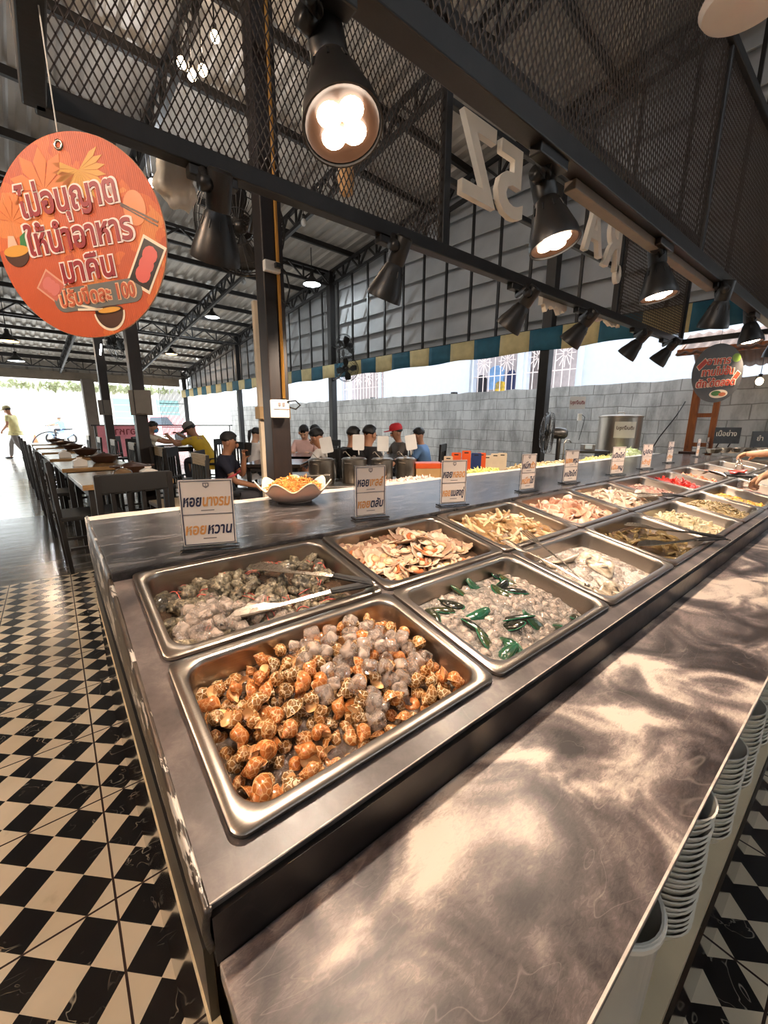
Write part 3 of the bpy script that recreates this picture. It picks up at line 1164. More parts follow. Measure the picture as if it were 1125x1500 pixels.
HW, HB = PW / 2 - 0.033, PB / 2 - 0.033


def bed(k, row, base, m, name, label, lump=0.002, ls=60.0, res=56):
    b = MB()
    def fn(u, v):
        x, y = (u * 2 - 1), (v * 2 - 1)
        X = x * (HW + 0.002) * (1 - 0.05 * y ** 6)
        Y = y * (HB + 0.002) * (1 - 0.08 * x ** 6)
        return Vector((X, Y, base(X, Y) + lump * noise.noise(Vector((X * ls, Y * ls, k * 3.1 + row)))))
    b.grid(fn, res, int(res * 0.7))
    o = b.build(name, m, smooth=True)
    o.matrix_world = pan_M(k, row)
    s = o.modifiers.new('t', 'SOLIDIFY'); s.thickness = 0.02; s.offset = -1
    return tag(o, label, 'food', kind='stuff')


def pile(n, rads, base, seed, region=None, steps=150, soft=0.92, late=0, late_region=None):
    R = np.random.RandomState(seed)
    rads = np.array(rads, float)
    x0, x1, y0, y1 = region or (-HW, HW, -HB, HB)
    P = np.stack([R.uniform(x0 + .01, x1 - .01, n), R.uniform(y0 + .01, y1 - .01, n), np.zeros(n)], 1)
    P[:, 2] = np.array([base(a, c) for a, c in P[:, :2]]) + rads + R.uniform(0, 0.06, n)
    if late:
        x0, x1, y0, y1 = late_region
        P[-late:, 0], P[-late:, 1] = R.uniform(x0, x1, late), R.uniform(y0, y1, late)
        P[-late:, 2] += 0.07
    S = (rads[:, None] + rads[None, :]) * soft
    for it in range(steps):
        P[:, 2] -= 0.0014 if it < steps * 0.85 else 0.0004
        for q in range(2):
            D = P[:, None, :] - P[None, :, :]
            L = np.sqrt((D ** 2).sum(2)) + 1e-9
            ov = np.clip(S - L, 0, None)
            np.fill_diagonal(ov, 0)
            P += (D / L[:, :, None] * ov[:, :, None] * 0.42).sum(1).clip(-.006, .006)
            P[:, 0] = P[:, 0].clip(-HW + rads * 0.9, HW - rads * 0.9)
            P[:, 1] = P[:, 1].clip(-HB + rads * 0.9, HB - rads * 0.9)
            zb = np.array([base(a, c) for a, c in P[:, :2]]) + rads * 0.72
            P[:, 2] = np.maximum(P[:, 2], zb)
    return P


def rnd_rot(R, flat=None):
    if flat is None:
        return Euler((R.uniform(0, 6.28), R.uniform(0, 6.28), R.uniform(0, 6.28))).to_matrix().to_4x4()
    return (Matrix.Rotation(R.uniform(0, 6.28), 4, 'Z') @ Matrix.Rotation(R.gauss(0, flat), 4, 'X') @ Matrix.Rotation(R.gauss(0, flat), 4, 'Y') @ Matrix.Rotation(R.choice((0, PI)) if flat < 0 else 0, 4, 'X'))


def strew(protos, name, P, k, row, seed, label, cat, group, flat=None, smin=0.88, smax=1.12, zoff=0.0):
    """real copies of a piece (with its parts) at the settled places of a pan"""
    R = random.Random(seed)
    M0 = pan_M(k, row)
    for p in P:
        pr = R.choice(protos)
        s = R.uniform(smin, smax)
        M = M0 @ Matrix.Translation((p[0], p[1], p[2] + zoff)) @ rnd_rot(R, flat) @ Matrix.Scale(s, 4)
        o = pr.copy()
        o.name = name
        COL.objects.link(o)
        o.matrix_world = M
        for ch in pr.children:
            c = ch.copy()
            COL.objects.link(c)
            c.parent = o
        tag(o, label, cat, group)


protos_all = []


def proto(me_obj):
    protos_all.append(me_obj)
    return me_obj


# ---- pieces -----------------------------------------------------------------
def snail_proto(seed):
    turns, ns = 4.6, 14
    nt = int(turns * 18)
    kk = math.log(1.68) / (2 * PI)
    vs = []
    b = MB()
    for i in range(nt + 1):
        th = turns * 2 * PI * i / nt
        s = math.exp(kk * (th - turns * 2 * PI))
        if i == 0:
            s *= 0.2
        flare = 1.0 + 0.12 * max(0, (i / nt - 0.93) / 0.07)
        for j in range(ns):
            a = 2 * PI * j / ns
            ca, sa = math.cos(a), math.sin(a)
            rr = (0.32 + (0.54 if ca > 0 else 0.36) * ca * flare) * s
            z = (-1.36 + (0.66 if sa > 0 else 0.80) * sa - (0.10 * ca if sa > 0 else 0.0)) * s
            if sa < 0 and ca > 0:
                rr *= 1.0 - 0.30 * (-sa) ** 2
            vs.append((rr * math.cos(th), rr * math.sin(th), z))
    fs = []
    for i in range(nt):
        for j in range(ns):
            fs.append((i * ns + j, i * ns + (j + 1) % ns, (i + 1) * ns + (j + 1) % ns, (i + 1) * ns + j))
    sc = 0.0215
    vs = [(x * sc, y * sc, (z + 1.15) * sc) for x, y, z in vs]
    b.add(vs, fs)
    shell = b.build('sea_snail', MAT_SNAIL, smooth=True)
    e = MB()
    ring = [Vector(r_) for r_ in vs[nt * ns:(nt + 1) * ns]]
    c = sum(ring, Vector()) / ns
    th = turns * 2 * PI
    fwd = Vector((-math.sin(th), math.cos(th), 0))
    r2 = [c + (r_ - c) * 1.05 + fwd * 0.0006 for r_ in ring]
    r3 = [c + (r_ - c) * 0.72 - fwd * 0.003 for r_ in ring]
    e.add(r2 + r3 + [c - fwd * 0.006], [(j, (j + 1) % ns, ns + (j + 1) % ns, ns + j) for j in range(ns)] + [(ns + j, ns + (j + 1) % ns, 2 * ns) for j in range(ns)])
    e.build('aperture', MAT_LIP, shell, True)
    return proto(shell)


MAT_SNAIL = mat_snail()
MAT_LIP = plain('snail_lip', (226, 176, 120), 0.25, var=0.15)


def superq(fn, name, m, nu=18, nv=11, smooth=True):
    b = MB()
    vs = []
    for j in range(nv):
        ph = -PI / 2 + PI * j / (nv - 1)
        for i in range(nu):
            vs.append(fn(2 * PI * i / nu, ph))
    fs = [(j * nu + i, j * nu + (i + 1) % nu, (j + 1) * nu + (i + 1) % nu, (j + 1) * nu + i) for j in range(nv - 1) for i in range(nu)]
    b.add(vs, fs)
    return b.build(name, m, smooth=smooth)


def ice_proto(seed):
    off = seed * 7.7
    def sp(v, e):
        return math.copysign(abs(v) ** e, v)
    def fn(th, ph):
        x = sp(math.cos(ph), 0.45) * sp(math.cos(th), 0.5)
        y = sp(math.cos(ph), 0.45) * sp(math.sin(th), 0.5)
        z = sp(math.sin(ph), 0.45)
        d = 1 + 0.14 * noise.noise(Vector((x * 1.3 + off, y * 1.3, z * 1.3)))
        dent = 0.38 * math.exp(-((x * x + y * y) / 0.18)) * (1 if z > 0 else 0)
        return Vector((x * 0.0138 * d, y * 0.0138 * d, (z - dent) * 0.016 * d))
    return proto(superq(fn, 'ice_cube', MT['ice'], 20, 13))


MAT_OYSTER = mat_varied('oyster_shell', [(0.28, (30, 27, 23)), (0.44, (78, 70, 56)), (0.58, (140, 128, 104)), (0.72, (212, 202, 178))], 0.4, 75, 0.9, 190, 0.4, objvar=0.15)
MAT_BAND = plain('pink_rubber_band', (206, 100, 88), 0.4)


def oyster_proto(seed):
    off = seed * 5.1
    def fn(th, ph):
        x, y, z = math.cos(ph) * math.cos(th), math.cos(ph) * math.sin(th), math.sin(ph)
        n = noise.noise(Vector((x * 2 + off, y * 2, z * 2))) * 0.30 + noise.noise(Vector((x * 5 + off, y * 5, z * 8))) * 0.26
        fr = ((math.hypot(x, y) * 5 + n * 3) % 1.0) * 0.12
        d = 1 + n + fr
        tap = 1 - 0.28 * x
        return Vector((x * 0.030 * d, y * 0.023 * d * tap, z * 0.0145 * d))
    o = superq(fn, 'oyster', MAT_OYSTER, 30, 17)
    if seed % 3 == 0:
        b = MB()
        b.tube([(0.004 * math.sin(a * 2), 0.0262 * math.cos(a), 0.0175 * math.sin(a)) for a in [i * PI / 10 for i in range(21)]], 0.0013, 6, cap=False)
        b.tube([(0.012 + 0.003 * math.sin(a), 0.023 * math.cos(a), 0.0165 * math.sin(a)) for a in [i * PI / 10 for i in range(21)]], 0.0012, 6, cap=False)
        b.build('rubber_band', MAT_BAND, o, True)
    return proto(o)


MAT_SCALLOP = mat_varied('scallop_shell', [(0.25, (128, 90, 70)), (0.5, (188, 152, 124)), (0.75, (216, 190, 164))], 0.45, 26, 0.3, 160, 0.3, objvar=0.55)
MAT_MEAT = mat_varied('shellfish_meat', [(0.3, (206, 170, 124)), (0.7, (240, 220, 186))], 0.3, 50, 0.3, 140, 0.6, 0.15)
MAT_ROE = plain('orange_roe', (196, 110, 60), 0.35, var=0.2)


def scallop_proto(seed, meat=True):
    R = random.Random(seed)
    b = MB()
    nr = 44
    def fn(u, v):
        a = u * 2 * PI
        r = v
        wave = 0.05 * math.cos(a * 11) * r
        lx = 0.034 * r * math.cos(a) * (1 + 0.05 * math.cos(a * 11) * r)
        ly = 0.033 * r * math.sin(a) * (1 + 0.05 * math.cos(a * 11) * r) - (0.008 * r if abs(a - 1.5 * PI) < 0.5 else 0)
        return Vector((lx, ly, 0.008 * r * r - 0.004 + 0.0022 * wave * 8))
    b.grid(fn, nr, 7, close_u=True)
    o = b.build('scallop', MAT_SCALLOP, smooth=True)
    s = o.modifiers.new('t', 'SOLIDIFY'); s.thickness = 0.0016
    if meat:
        m = MB().ell((0.002, 0.002, 0.003), (0.013, 0.012, 0.007)).build('meat', MAT_MEAT, o, True)
        r = MB()
        r.tube([(0.018 * math.cos(a), 0.018 * math.sin(a) + 0.001, 0.003) for a in [0.2 + i * 0.35 for i in range(10)]], [0.002, 0.004, 0.005, 0.005, 0.0055, 0.005, 0.005, 0.0045, 0.004, 0.002], 8)
        r.build('mantle', MAT_ROE if seed == 0 else MAT_MEAT, o, True)
    return proto(o)


MAT_RAZOR = mat_varied('razor_clam_shell', [(0.3, (150, 108, 62)), (0.55, (214, 186, 140)), (0.75, (236, 218, 184))], 0.35, 20, 0.25, 90, 0.4, objvar=0.5)


def razor_proto(seed):
    R = random.Random(seed)
    bend = R.uniform(-0.012, 0.012)
    b = MB()
    pts = [(-0.045 + 0.09 * i / 9, bend * math.sin(PI * i / 9), 0) for i in range(10)]
    b.tube(pts, [0.005, 0.0075, 0.008, 0.0085, 0.0085, 0.0085, 0.008, 0.0075, 0.007, 0.004], 10)
    o = b.build('razor_clam', MAT_RAZOR, smooth=True)
    MB().tube([(0.043, bend * 0.1, 0), (0.052, bend * 0.1 + 0.002, 0.001), (0.06, 0.006, 0.003)], [0.005, 0.0055, 0.003], 8).build('foot', MAT_MEAT, o, True)
    return proto(o)


MAT_MUSSEL = mat_varied('green_mussel_shell', [(0.3, (26, 28, 18)), (0.5, (64, 66, 32)), (0.66, (40, 62, 40)), (0.85, (24, 92, 66))], 0.2, 28, 0.15, 120, 0.7, objvar=0.6)


def mussel_proto(seed):
    def fn(th, ph):
        x, y, z = math.cos(ph) * math.cos(th), math.cos(ph) * math.sin(th), math.sin(ph)
        w = 0.55 + 0.45 * (x * 0.5 + 0.5) ** 0.7
        return Vector((x * 0.042, y * 0.0185 * w + 0.006 * x * x, z * 0.0125 * w * (1 + 0.1 * math.sin(x * 20))))
    o = superq(fn, 'green_mussel', MAT_MUSSEL, 22, 13)
    b = MB()
    b.tube([(0.0425 * math.cos(a), 0.019 * math.sin(a) * (0.55 + 0.45 * (math.cos(a) * .5 + .5) ** .7) + 0.006 * math.cos(a) ** 2, 0) for a in [i * 2 * PI / 28 for i in range(29)]], 0.0016, 6, cap=False)
    b.build('green_lip', MAT_GREENLIP, o, True)
    return proto(o)


MAT_GREENLIP = plain('green_mussel_lip', (28, 92, 64), 0.25)


def slice_proto(name, m, seed, L=0.03, W=0.017, T=0.0035, wave=0.007):
    R = random.Random(seed)
    a1, a2, a3 = R.uniform(0, 6), R.uniform(0, 6), R.uniform(-1, 1)
    b = MB()
    def fn(u, v):
        a = u * 2 * PI
        x, y = L * v * math.cos(a) * (1 + 0.15 * math.sin(3 * a + a1)), W * v * math.sin(a) * (1 + 0.15 * math.sin(2 * a + a2))
        return Vector((x, y, wave * math.sin(x / L * 2.2 + a1) + wave * 0.6 * a3 * (y / W) ** 2))
    b.grid(fn, 20, 5, close_u=True)
    o = b.build(name, m, smooth=True)
    s = o.modifiers.new('t', 'SOLIDIFY'); s.thickness = T; s.offset = 0
    return proto(o)


def chunk_proto(name, m, seed, r=(0.018, 0.014, 0.011), rough=0.35):
    off = seed * 3.3
    def fn(th, ph):
        x, y, z = math.cos(ph) * math.cos(th), math.cos(ph) * math.sin(th), math.sin(ph)
        d = 1 + rough * noise.noise(Vector((x * 1.6 + off, y * 1.6, z * 1.6))) + 0.3 * rough * noise.noise(Vector((x * 5 + off, y * 5, z * 5)))
        return Vector((x * r[0] * d, y * r[1] * d, z * r[2] * d))
    return proto(superq(fn, name, m, 18, 11))


def ring_proto(name, m, seed, R0=0.018, r=0.0045):
    R = random.Random(seed)
    a0 = R.uniform(0, 1.6)
    b = MB()
    b.tube([(R0 * math.cos(a) * (1 + 0.2 * math.sin(2 * a + seed)), R0 * 0.8 * math.sin(a), 0.006 * math.sin(2 * a + seed)) for a in [a0 + i * (2 * PI - a0) / 16 for i in range(17)]],
           [r * (0.6 + 0.5 * abs(math.sin(i * 0.5 + 0.5))) for i in range(17)], 8)
    return proto(b.build(name, m, smooth=True))


ICE = [ice_proto(i) for i in range(5)]
SNAIL = [snail_proto(i) for i in range(2)]
OYS = [oyster_proto(i) for i in range(6)]
SCAL = [scallop_proto(i, i != 3) for i in range(4)]
RAZ = [razor_proto(i) for i in range(4)]
MUS = [mussel_proto(i) for i in range(2)]

ice_bed = plain('crushed_ice_bed', (214, 206, 198), 0.12, var=0.25, vscale=120, bump=0.8, bscale=150)
wet_dark = plain('dark_wet_bed', (72, 54, 40), 0.08, var=0.4, vscale=70, bump=0.5, bscale=140)


grey_ice = plain('grey_slush', (128, 122, 116), 0.1, var=0.5, vscale=90, bump=0.8, bscale=150)


def mound(h, amp, cx=0.0, cy=0.0, sx=0.16, sy=0.1, tilt=0.0):
    return lambda x, y: h + amp * math.exp(-((x - cx) / sx) ** 2 - ((y - cy) / sy) ** 2) + tilt * x


ICE_LB = 'clear ice cube among the %s'
# snails (front row, first pan)
add_pan(0, 0, 'steel food pan of spotted sea snails at the counter corner')
bs = mound(-0.082, 0.034, 0.04, 0.03, 0.2, 0.13)
bed(0, 0, bs, wet_dark, 'wet_bed', 'dark wet bed under the spotted sea snails')
P = pile(262, [0.0172] * 210 + [0.0155] * 52, bs, 3, late=52, late_region=(-0.04, 0.17, -0.07, 0.11))
ICEP, P = P[210:], P[:210]
strew(SNAIL, 'sea_snail', P, 0, 0, 1, 'brown spotted sea snail in the pan at the counter corner', 'sea snail', 'spotted sea snails in the corner pan', smin=0.9, smax=1.16, zoff=0.003)
strew(ICE, 'ice_cube', ICEP, 0, 0, 2, 'clear ice cube on top of the spotted sea snails', 'ice cube', 'ice cubes on the sea snails')
# mussels and ice
add_pan(1, 0, 'steel food pan of green mussels under ice')
bs = mound(-0.078, 0.034, 0.05, 0.0, 0.16, 0.11)
bed(1, 0, bs, grey_ice, 'ice_bed', 'grey slushy ice bed under the green mussels')
P = pile(131, [0.0215] * 20 + [0.0155] * 111, bs, 5)
strew(MUS, 'green_mussel', P[:20], 1, 0, 6, 'green mussel lying in the ice of the second front pan', 'mussel', 'green mussels in the iced pan', flat=0.5, zoff=0.006)
strew(ICE, 'ice_cube', P[20:], 1, 0, 7, ICE_LB % 'green mussels', 'ice cube', 'ice cubes on the green mussels')
# ice with pale rock oysters
MAT_PEARL = mat_varied('pale_flat_shell', [(0.3, (60, 50, 44)), (0.42, (176, 158, 132)), (0.6, (238, 226, 206)), (0.8, (248, 240, 226))], 0.3, 34, 0.4, 110, 0.6, objvar=0.2)
PEARL = [slice_proto('flat_oyster', MAT_PEARL, i, 0.052, 0.036, 0.006, 0.008) for i in range(3)]
add_pan(2, 0, 'steel food pan of flat pale oysters under a heap of ice')
bs = mound(-0.082, 0.034, 0.0, 0.0, 0.17, 0.11)
bed(2, 0, bs, ice_bed, 'ice_bed', 'ice bed under the flat pale oysters')
P = pile(92, [0.024] * 10 + [0.0155] * 82, bs, 9)
strew(PEARL, 'flat_oyster', P[:10], 2, 0, 10, 'flat pale oyster shell in the heap of ice', 'oyster', 'flat pale oysters under ice', flat=0.35, zoff=0.012)
strew(ICE, 'ice_cube', P[10:], 2, 0, 11, ICE_LB % 'flat pale oysters', 'ice cube', 'ice cubes on the flat oysters')
# glassy jellyfish
MAT_JELLY = plain('amber_jelly', (206, 180, 128), 0.08, var=0.25, vscale=60, trans=0.75, ior=1.35, bump=0.3)
JEL = [slice_proto('jelly_slice', MAT_JELLY, i, 0.036, 0.022, 0.005, 0.011) for i in range(4)]
add_pan(3, 0, 'steel food pan of glassy amber jellyfish strips in liquid')
bs = mound(-0.076, 0.02, 0, 0, 0.18, 0.11)
bed(3, 0, bs, wet_dark, 'wet_bed', 'dark liquid bed under the glassy jellyfish strips')
strew(JEL, 'jelly_slice', pile(75, [0.017] * 75, bs, 12), 3, 0, 13, 'glassy amber strip in the pan with black-handled tongs across it', 'seafood slice', 'glassy amber strips', flat=0.6)


def simple_pan(k, row, panlabel, base, bedm, bedlabel, protos, name, n, r, label, cat, group, flat=0.7, seed=1):
    add_pan(k, row, panlabel)
    bed(k, row, base, bedm, 'food_bed', bedlabel)
    strew(protos, name, pile(n, [r] * n, base, seed), k, row, seed + 50, label, cat, group, flat=flat, zoff=0.006)


MAT_SQUID = mat_varied('white_squid', [(0.3, (206, 186, 144)), (0.7, (240, 228, 196))], 0.3, 40, 0.3, 120, 0.5, 0.1)
SQD = [ring_proto('squid_ring', MAT_SQUID, i) for i in range(3)] + [slice_proto('squid_slice', MAT_SQUID, 9, 0.028, 0.016, 0.005, 0.009)]
simple_pan(4, 0, 'steel food pan heaped with white squid pieces', mound(-0.075, 0.036, 0, 0, 0.18, 0.1), plain('squid_bed', (214, 196, 156), 0.3, bump=0.6), 'white squid heap beneath the loose pieces', SQD, 'squid_piece', 95, 0.014, 'white squid piece on the heap of the fifth front pan', 'squid', 'white squid pieces', 0.8, 20)
MAT_NOOD = mat_varied('glass_noodle', [(0.3, (158, 134, 92)), (0.7, (206, 186, 142))], 0.25, 30, 0.2, 100, 0.4, 0.05, 0.15)
NOO = [ring_proto('noodle_curl', MAT_NOOD, i + 7, 0.026, 0.0035) for i in range(4)]
simple_pan(5, 0, 'steel food pan filled with pale glass noodles', mound(-0.066, 0.024, 0, 0, 0.2, 0.12), plain('noodle_bed', (176, 154, 110), 0.3, bump=0.8), 'packed glass noodles beneath the loose curls', NOO, 'noodle_curl', 100, 0.013, 'pale glass noodle curl on the sixth front pan', 'noodles', 'glass noodle curls', 0.4, 22)
MAT_CORN = mat_varied('yellow_chunk', [(0.3, (200, 150, 40)), (0.7, (246, 206, 76))], 0.4, 40, 0.3, objvar=0.5)
COR = [chunk_proto('yellow_chunk', MAT_CORN, i, (0.016, 0.012, 0.010)) for i in range(3)]
simple_pan(6, 0, 'steel food pan of yellow chunks with a wire skimmer in it', mound(-0.08, 0.016), plain('yellow_bed', (190, 150, 80), 0.4, bump=0.6), 'pale slices under the yellow chunks', COR, 'yellow_chunk', 50, 0.013, 'yellow chunk in the pan with the wire skimmer', 'vegetable', 'yellow chunks in the seventh front pan', None, 24)
for k in (7, 8, 9, 10):
    add_pan(k, 0, 'steel food pan, %s along the front row, under the reaching hands' % {7: 'eighth', 8: 'ninth', 9: 'tenth', 10: 'eleventh'}[k])
    bed(k, 0, mound(-0.07, 0.015), plain('pan_food_%d' % k, ((150, 60, 46), (196, 150, 110), (120, 96, 60), (190, 176, 150))[k - 7], 0.35, var=0.4, vscale=60, bump=0.9), 'food_bed', 'chopped food in the %s front pan' % {7: 'eighth', 8: 'ninth', 9: 'tenth', 10: 'eleventh'}[k], 0.012, 70)

# back row
add_pan(0, 1, 'steel food pan of banded oysters and ice under a pair of tongs')
bs = mound(-0.088, 0.038, 0.06, 0.06, 0.2, 0.09)
bed(0, 1, bs, wet_dark, 'wet_bed', 'dark wet bed under the banded oysters')
P = pile(96, [0.0195] * 96, bs, 31)
strew(OYS, 'oyster', P, 0, 1, 32, 'rough grey oyster in the pan behind the sea snails', 'oyster', 'banded oysters', flat=0.9, zoff=0.004)
Q = pile(28, [0.0155] * 28, mound(-0.048, 0.012, -0.13, -0.06, 0.1, 0.08), 33, (-0.22, 0.02, -0.15, 0.03))
strew(ICE, 'ice_cube', Q, 0, 1, 34, ICE_LB % 'banded oysters', 'ice cube', 'ice cubes on the banded oysters')
add_pan(1, 1, 'steel food pan heaped with opened scallops')
bs = mound(-0.075, 0.05, 0.0, 0.0, 0.2, 0.12)
bed(1, 1, bs, wet_dark, 'wet_bed', 'dark wet bed under the scallops')
P = pile(86, [0.0195] * 76 + [0.0145] * 10, bs, 36)
strew(SCAL, 'scallop', P[:76], 1, 1, 37, 'opened scallop shell on the heap in the second rear pan', 'scallop', 'opened scallops', flat=0.24, smin=0.95, smax=1.35, zoff=0.006)
strew(ICE, 'ice_cube', P[76:], 1, 1, 38, ICE_LB % 'scallops', 'ice cube', 'ice cubes on the scallops')
add_pan(2, 1, 'steel food pan of razor clams with slotted tongs lying over it')
bs = mound(-0.07, 0.044, 0.0, 0.0, 0.2, 0.12)
bed(2, 1, bs, plain('clam_bed', (150, 116, 76), 0.25, var=0.3, vscale=60, bump=0.7), 'clam_bed', 'clam meat beneath the razor clams')
P = pile(132, [0.0135] * 112 + [0.0135] * 20, bs, 41)
strew(RAZ, 'razor_clam', P[:112], 2, 1, 42, 'pale razor clam on the heap in the third rear pan', 'razor clam', 'razor clams', flat=0.3, zoff=0.006)
strew(ICE, 'ice_cube', P[112:], 2, 1, 43, ICE_LB % 'razor clams', 'ice cube', 'ice cubes on the razor clams')
MAT_PINK = mat_varied('pink_fish_slice', [(0.3, (206, 150, 120)), (0.55, (232, 190, 164)), (0.8, (246, 222, 204))], 0.28, 30, 0.25, 110, 0.5, 0.12)
PNK = [slice_proto('pink_slice', MAT_PINK, i, 0.036, 0.022, 0.005, 0.01) for i in range(4)]
simple_pan(3, 1, 'steel food pan heaped with peach pink fish slices', mound(-0.07, 0.046, 0, 0, 0.2, 0.11), plain('pink_bed', (206, 160, 132), 0.3, bump=0.7), 'packed pink fish beneath the loose slices', PNK, 'pink_slice', 95, 0.0145, 'peach pink fish slice on the fourth rear pan', 'fish slice', 'peach pink fish slices', 0.8, 45)
MAT_PALE = mat_varied('pale_fish_slice', [(0.3, (222, 190, 164)), (0.7, (248, 232, 212))], 0.28, 30, 0.25, 110, 0.5, 0.12)
PAL = [slice_proto('pale_slice', MAT_PALE, i + 20, 0.034, 0.02, 0.005, 0.01) for i in range(4)]
simple_pan(4, 1, 'steel food pan heaped with pale cream fish slices', mound(-0.07, 0.044, 0, 0, 0.2, 0.11), plain('pale_bed', (222, 196, 170), 0.3, bump=0.7), 'packed pale fish beneath the loose slices', PAL, 'pale_slice', 95, 0.0145, 'pale cream fish slice on the fifth rear pan', 'fish slice', 'pale cream fish slices', 0.8, 47)
MAT_BITS = mat_varied('chopped_pink_bits', [(0.25, (120, 66, 54)), (0.5, (198, 146, 124)), (0.75, (236, 208, 188))], 0.35, 50, 0.3, objvar=0.6)
BIT = [chunk_proto('meat_bit', MAT_BITS, i, (0.013, 0.010, 0.008)) for i in range(4)]
simple_pan(5, 1, 'steel food pan of chopped brownish pink bits', mound(-0.076, 0.036, 0.02, 0, 0.18, 0.1), plain('bits_bed', (170, 116, 96), 0.35, var=0.4, vscale=80, bump=0.8), 'packed chopped bits beneath the loose ones', BIT, 'meat_bit', 130, 0.0115, 'chopped brownish pink bit on the sixth rear pan', 'meat', 'chopped brownish pink bits', None, 49)
MAT_RED = mat_varied('red_strip', [(0.3, (190, 28, 24)), (0.7, (240, 84, 66))], 0.3, 30, 0.2, objvar=0.5)
RED = [slice_proto('red_strip', MAT_RED, i + 40, 0.036, 0.012, 0.006, 0.01) for i in range(4)]
simple_pan(6, 1, 'steel food pan of bright red strips', mound(-0.074, 0.042, -0.02, 0, 0.18, 0.1), plain('red_bed', (206, 50, 42), 0.3, bump=0.7), 'packed red strips beneath the loose ones', RED, 'red_strip', 80, 0.014, 'bright red strip on the seventh rear pan', 'crab stick', 'bright red strips', 0.7, 51)
MAT_ORG = mat_varied('salmon_slice', [(0.3, (226, 110, 66)), (0.7, (246, 176, 130))], 0.3, 30, 0.2, objvar=0.4)
ORG = [slice_proto('orange_slice', MAT_ORG, i + 60, 0.034, 0.018, 0.005, 0.009) for i in range(3)]
simple_pan(7, 1, 'steel food pan of orange slices with a bright spoon', mound(-0.08, 0.03, -0.06, 0.02, 0.16, 0.1), plain('orange_bed', (176, 120, 90), 0.3, bump=0.6), 'pinkish juice under the orange slices', ORG, 'orange_slice', 55, 0.014, 'orange slice on the eighth rear pan', 'fish slice', 'orange slices', 0.6, 53)
simple_pan(8, 1, 'steel food pan of small reddish pieces, ninth along the rear row', mound(-0.08, 0.026), plain('reddish_bed', (150, 90, 74), 0.3, bump=0.6), 'reddish juice in the ninth rear pan', ORG, 'reddish_piece', 40, 0.014, 'small reddish piece on the ninth rear pan', 'meat', 'small reddish pieces', 0.6, 55)
for k in (9, 10):
    add_pan(k, 1, 'steel food pan, %s along the rear row' % {9: 'tenth', 10: 'eleventh'}[k])
    bed(k, 1, mound(-0.07, 0.02), plain('rear_food_%d' % k, ((196, 150, 140), (180, 160, 150))[k - 9], 0.35, var=0.4, vscale=60, bump=0.9), 'food_bed', 'chopped food in the %s rear pan' % {9: 'tenth', 10: 'eleventh'}[k], 0.012, 70)
for pr in protos_all:
    for ch in list(pr.children):
        bpy.data.objects.remove(ch)
    bpy.data.objects.remove(pr)

# =================================================================== TONGS
def blade(b, pts, widths, th=0.0018, up=(0, -0.19, 0.98), cup=0.0):
    """flat bar through points with a width at each"""
    pts = [Vector(p) for p in pts]
    up = Vector(up)
    vs = []
    for i, p in enumerate(pts):
        d = (pts[min(i + 1, len(pts) - 1)] - pts[max(i - 1, 0)]).normalized()
        s = d.cross(up).normalized()
        n = s.cross(d).normalized()
        w = widths[i] / 2
        for a, h in ((-1, cup * w), (0, 0), (1, cup * w)):
            vs.append(p + s * a * w + n * (h + th / 2))
        for a, h in ((1, cup * w), (0, 0), (-1, cup * w)):
            vs.append(p + s * a * w + n * (h - th / 2))
    fs = []
    for i in range(len(pts) - 1):
        for k in range(6):
            fs.append((i * 6 + k, i * 6 + (k + 1) % 6, (i + 1) * 6 + (k + 1) % 6, (i + 1) * 6 + k))
    fs += [(0, 1, 4, 5), (1, 2, 3, 4)]
    e = (len(pts) - 1) * 6
    fs += [(e, e + 5, e + 4, e + 1), (e + 1, e + 4, e + 3, e + 2)]
    b.add(vs, fs)


def tongs(label, joint, tips, grip=None, w=0.018, tipw=0.03, name='tongs', slots=False):
    """joint: point where the arms meet; tips: two end points (scoops)"""
    t = thing(name, label, 'tongs', (0, 0, 0))
    joint = Vector(joint)
    for tip in tips:
        tip = Vector(tip)
        d = tip - joint
        b = MB()
        m1 = joint + d * 0.3 + Vector((0, 0, 0.006))
        m2 = joint + d * 0.68
        blade(b, [joint, m1, m2], [w, w, w * 0.9], cup=0.5)
        if slots:
            s = d.cross(Vector((0, 0, 1))).normalized()
            for q in (-1, -0.33, 0.33, 1):
                b.tube([m2, m2 + d * 0.08 + s * q * tipw * 0.5, tip + s * q * tipw * 0.6 - d * 0.02, tip - Vector((0, 0, 0.004))], 0.0022, 6)
        else:
            blade(b, [m2, joint + d * 0.78, joint + d * 0.88, joint + d * 0.96, tip], [w * 0.9, tipw, tipw * 1.1, tipw * 0.9, tipw * 0.35], cup=0.45)
        arm = b.build('arm', MT['chrome'], t, smooth=35)
        if grip:
            g = MB()
            blade(g, [joint + d * 0.02 + Vector((0, 0, .003)), joint + d * 0.1 + Vector((0, 0, .004)), joint + d * grip + Vector((0, 0, .0075))], [w * 1.5, w * 1.6, w * 1.3], 0.007, cup=0.3)
            g.build('grip', MT['rubber'], t, smooth=35, bevel=0.002)
    MB().tube([joint + Vector((0, -w * 0.9, 0)), joint + Vector((0, w * 0.9, 0))], 0.005, 10).build('pivot', MT['chrome'], t, True)
    return t


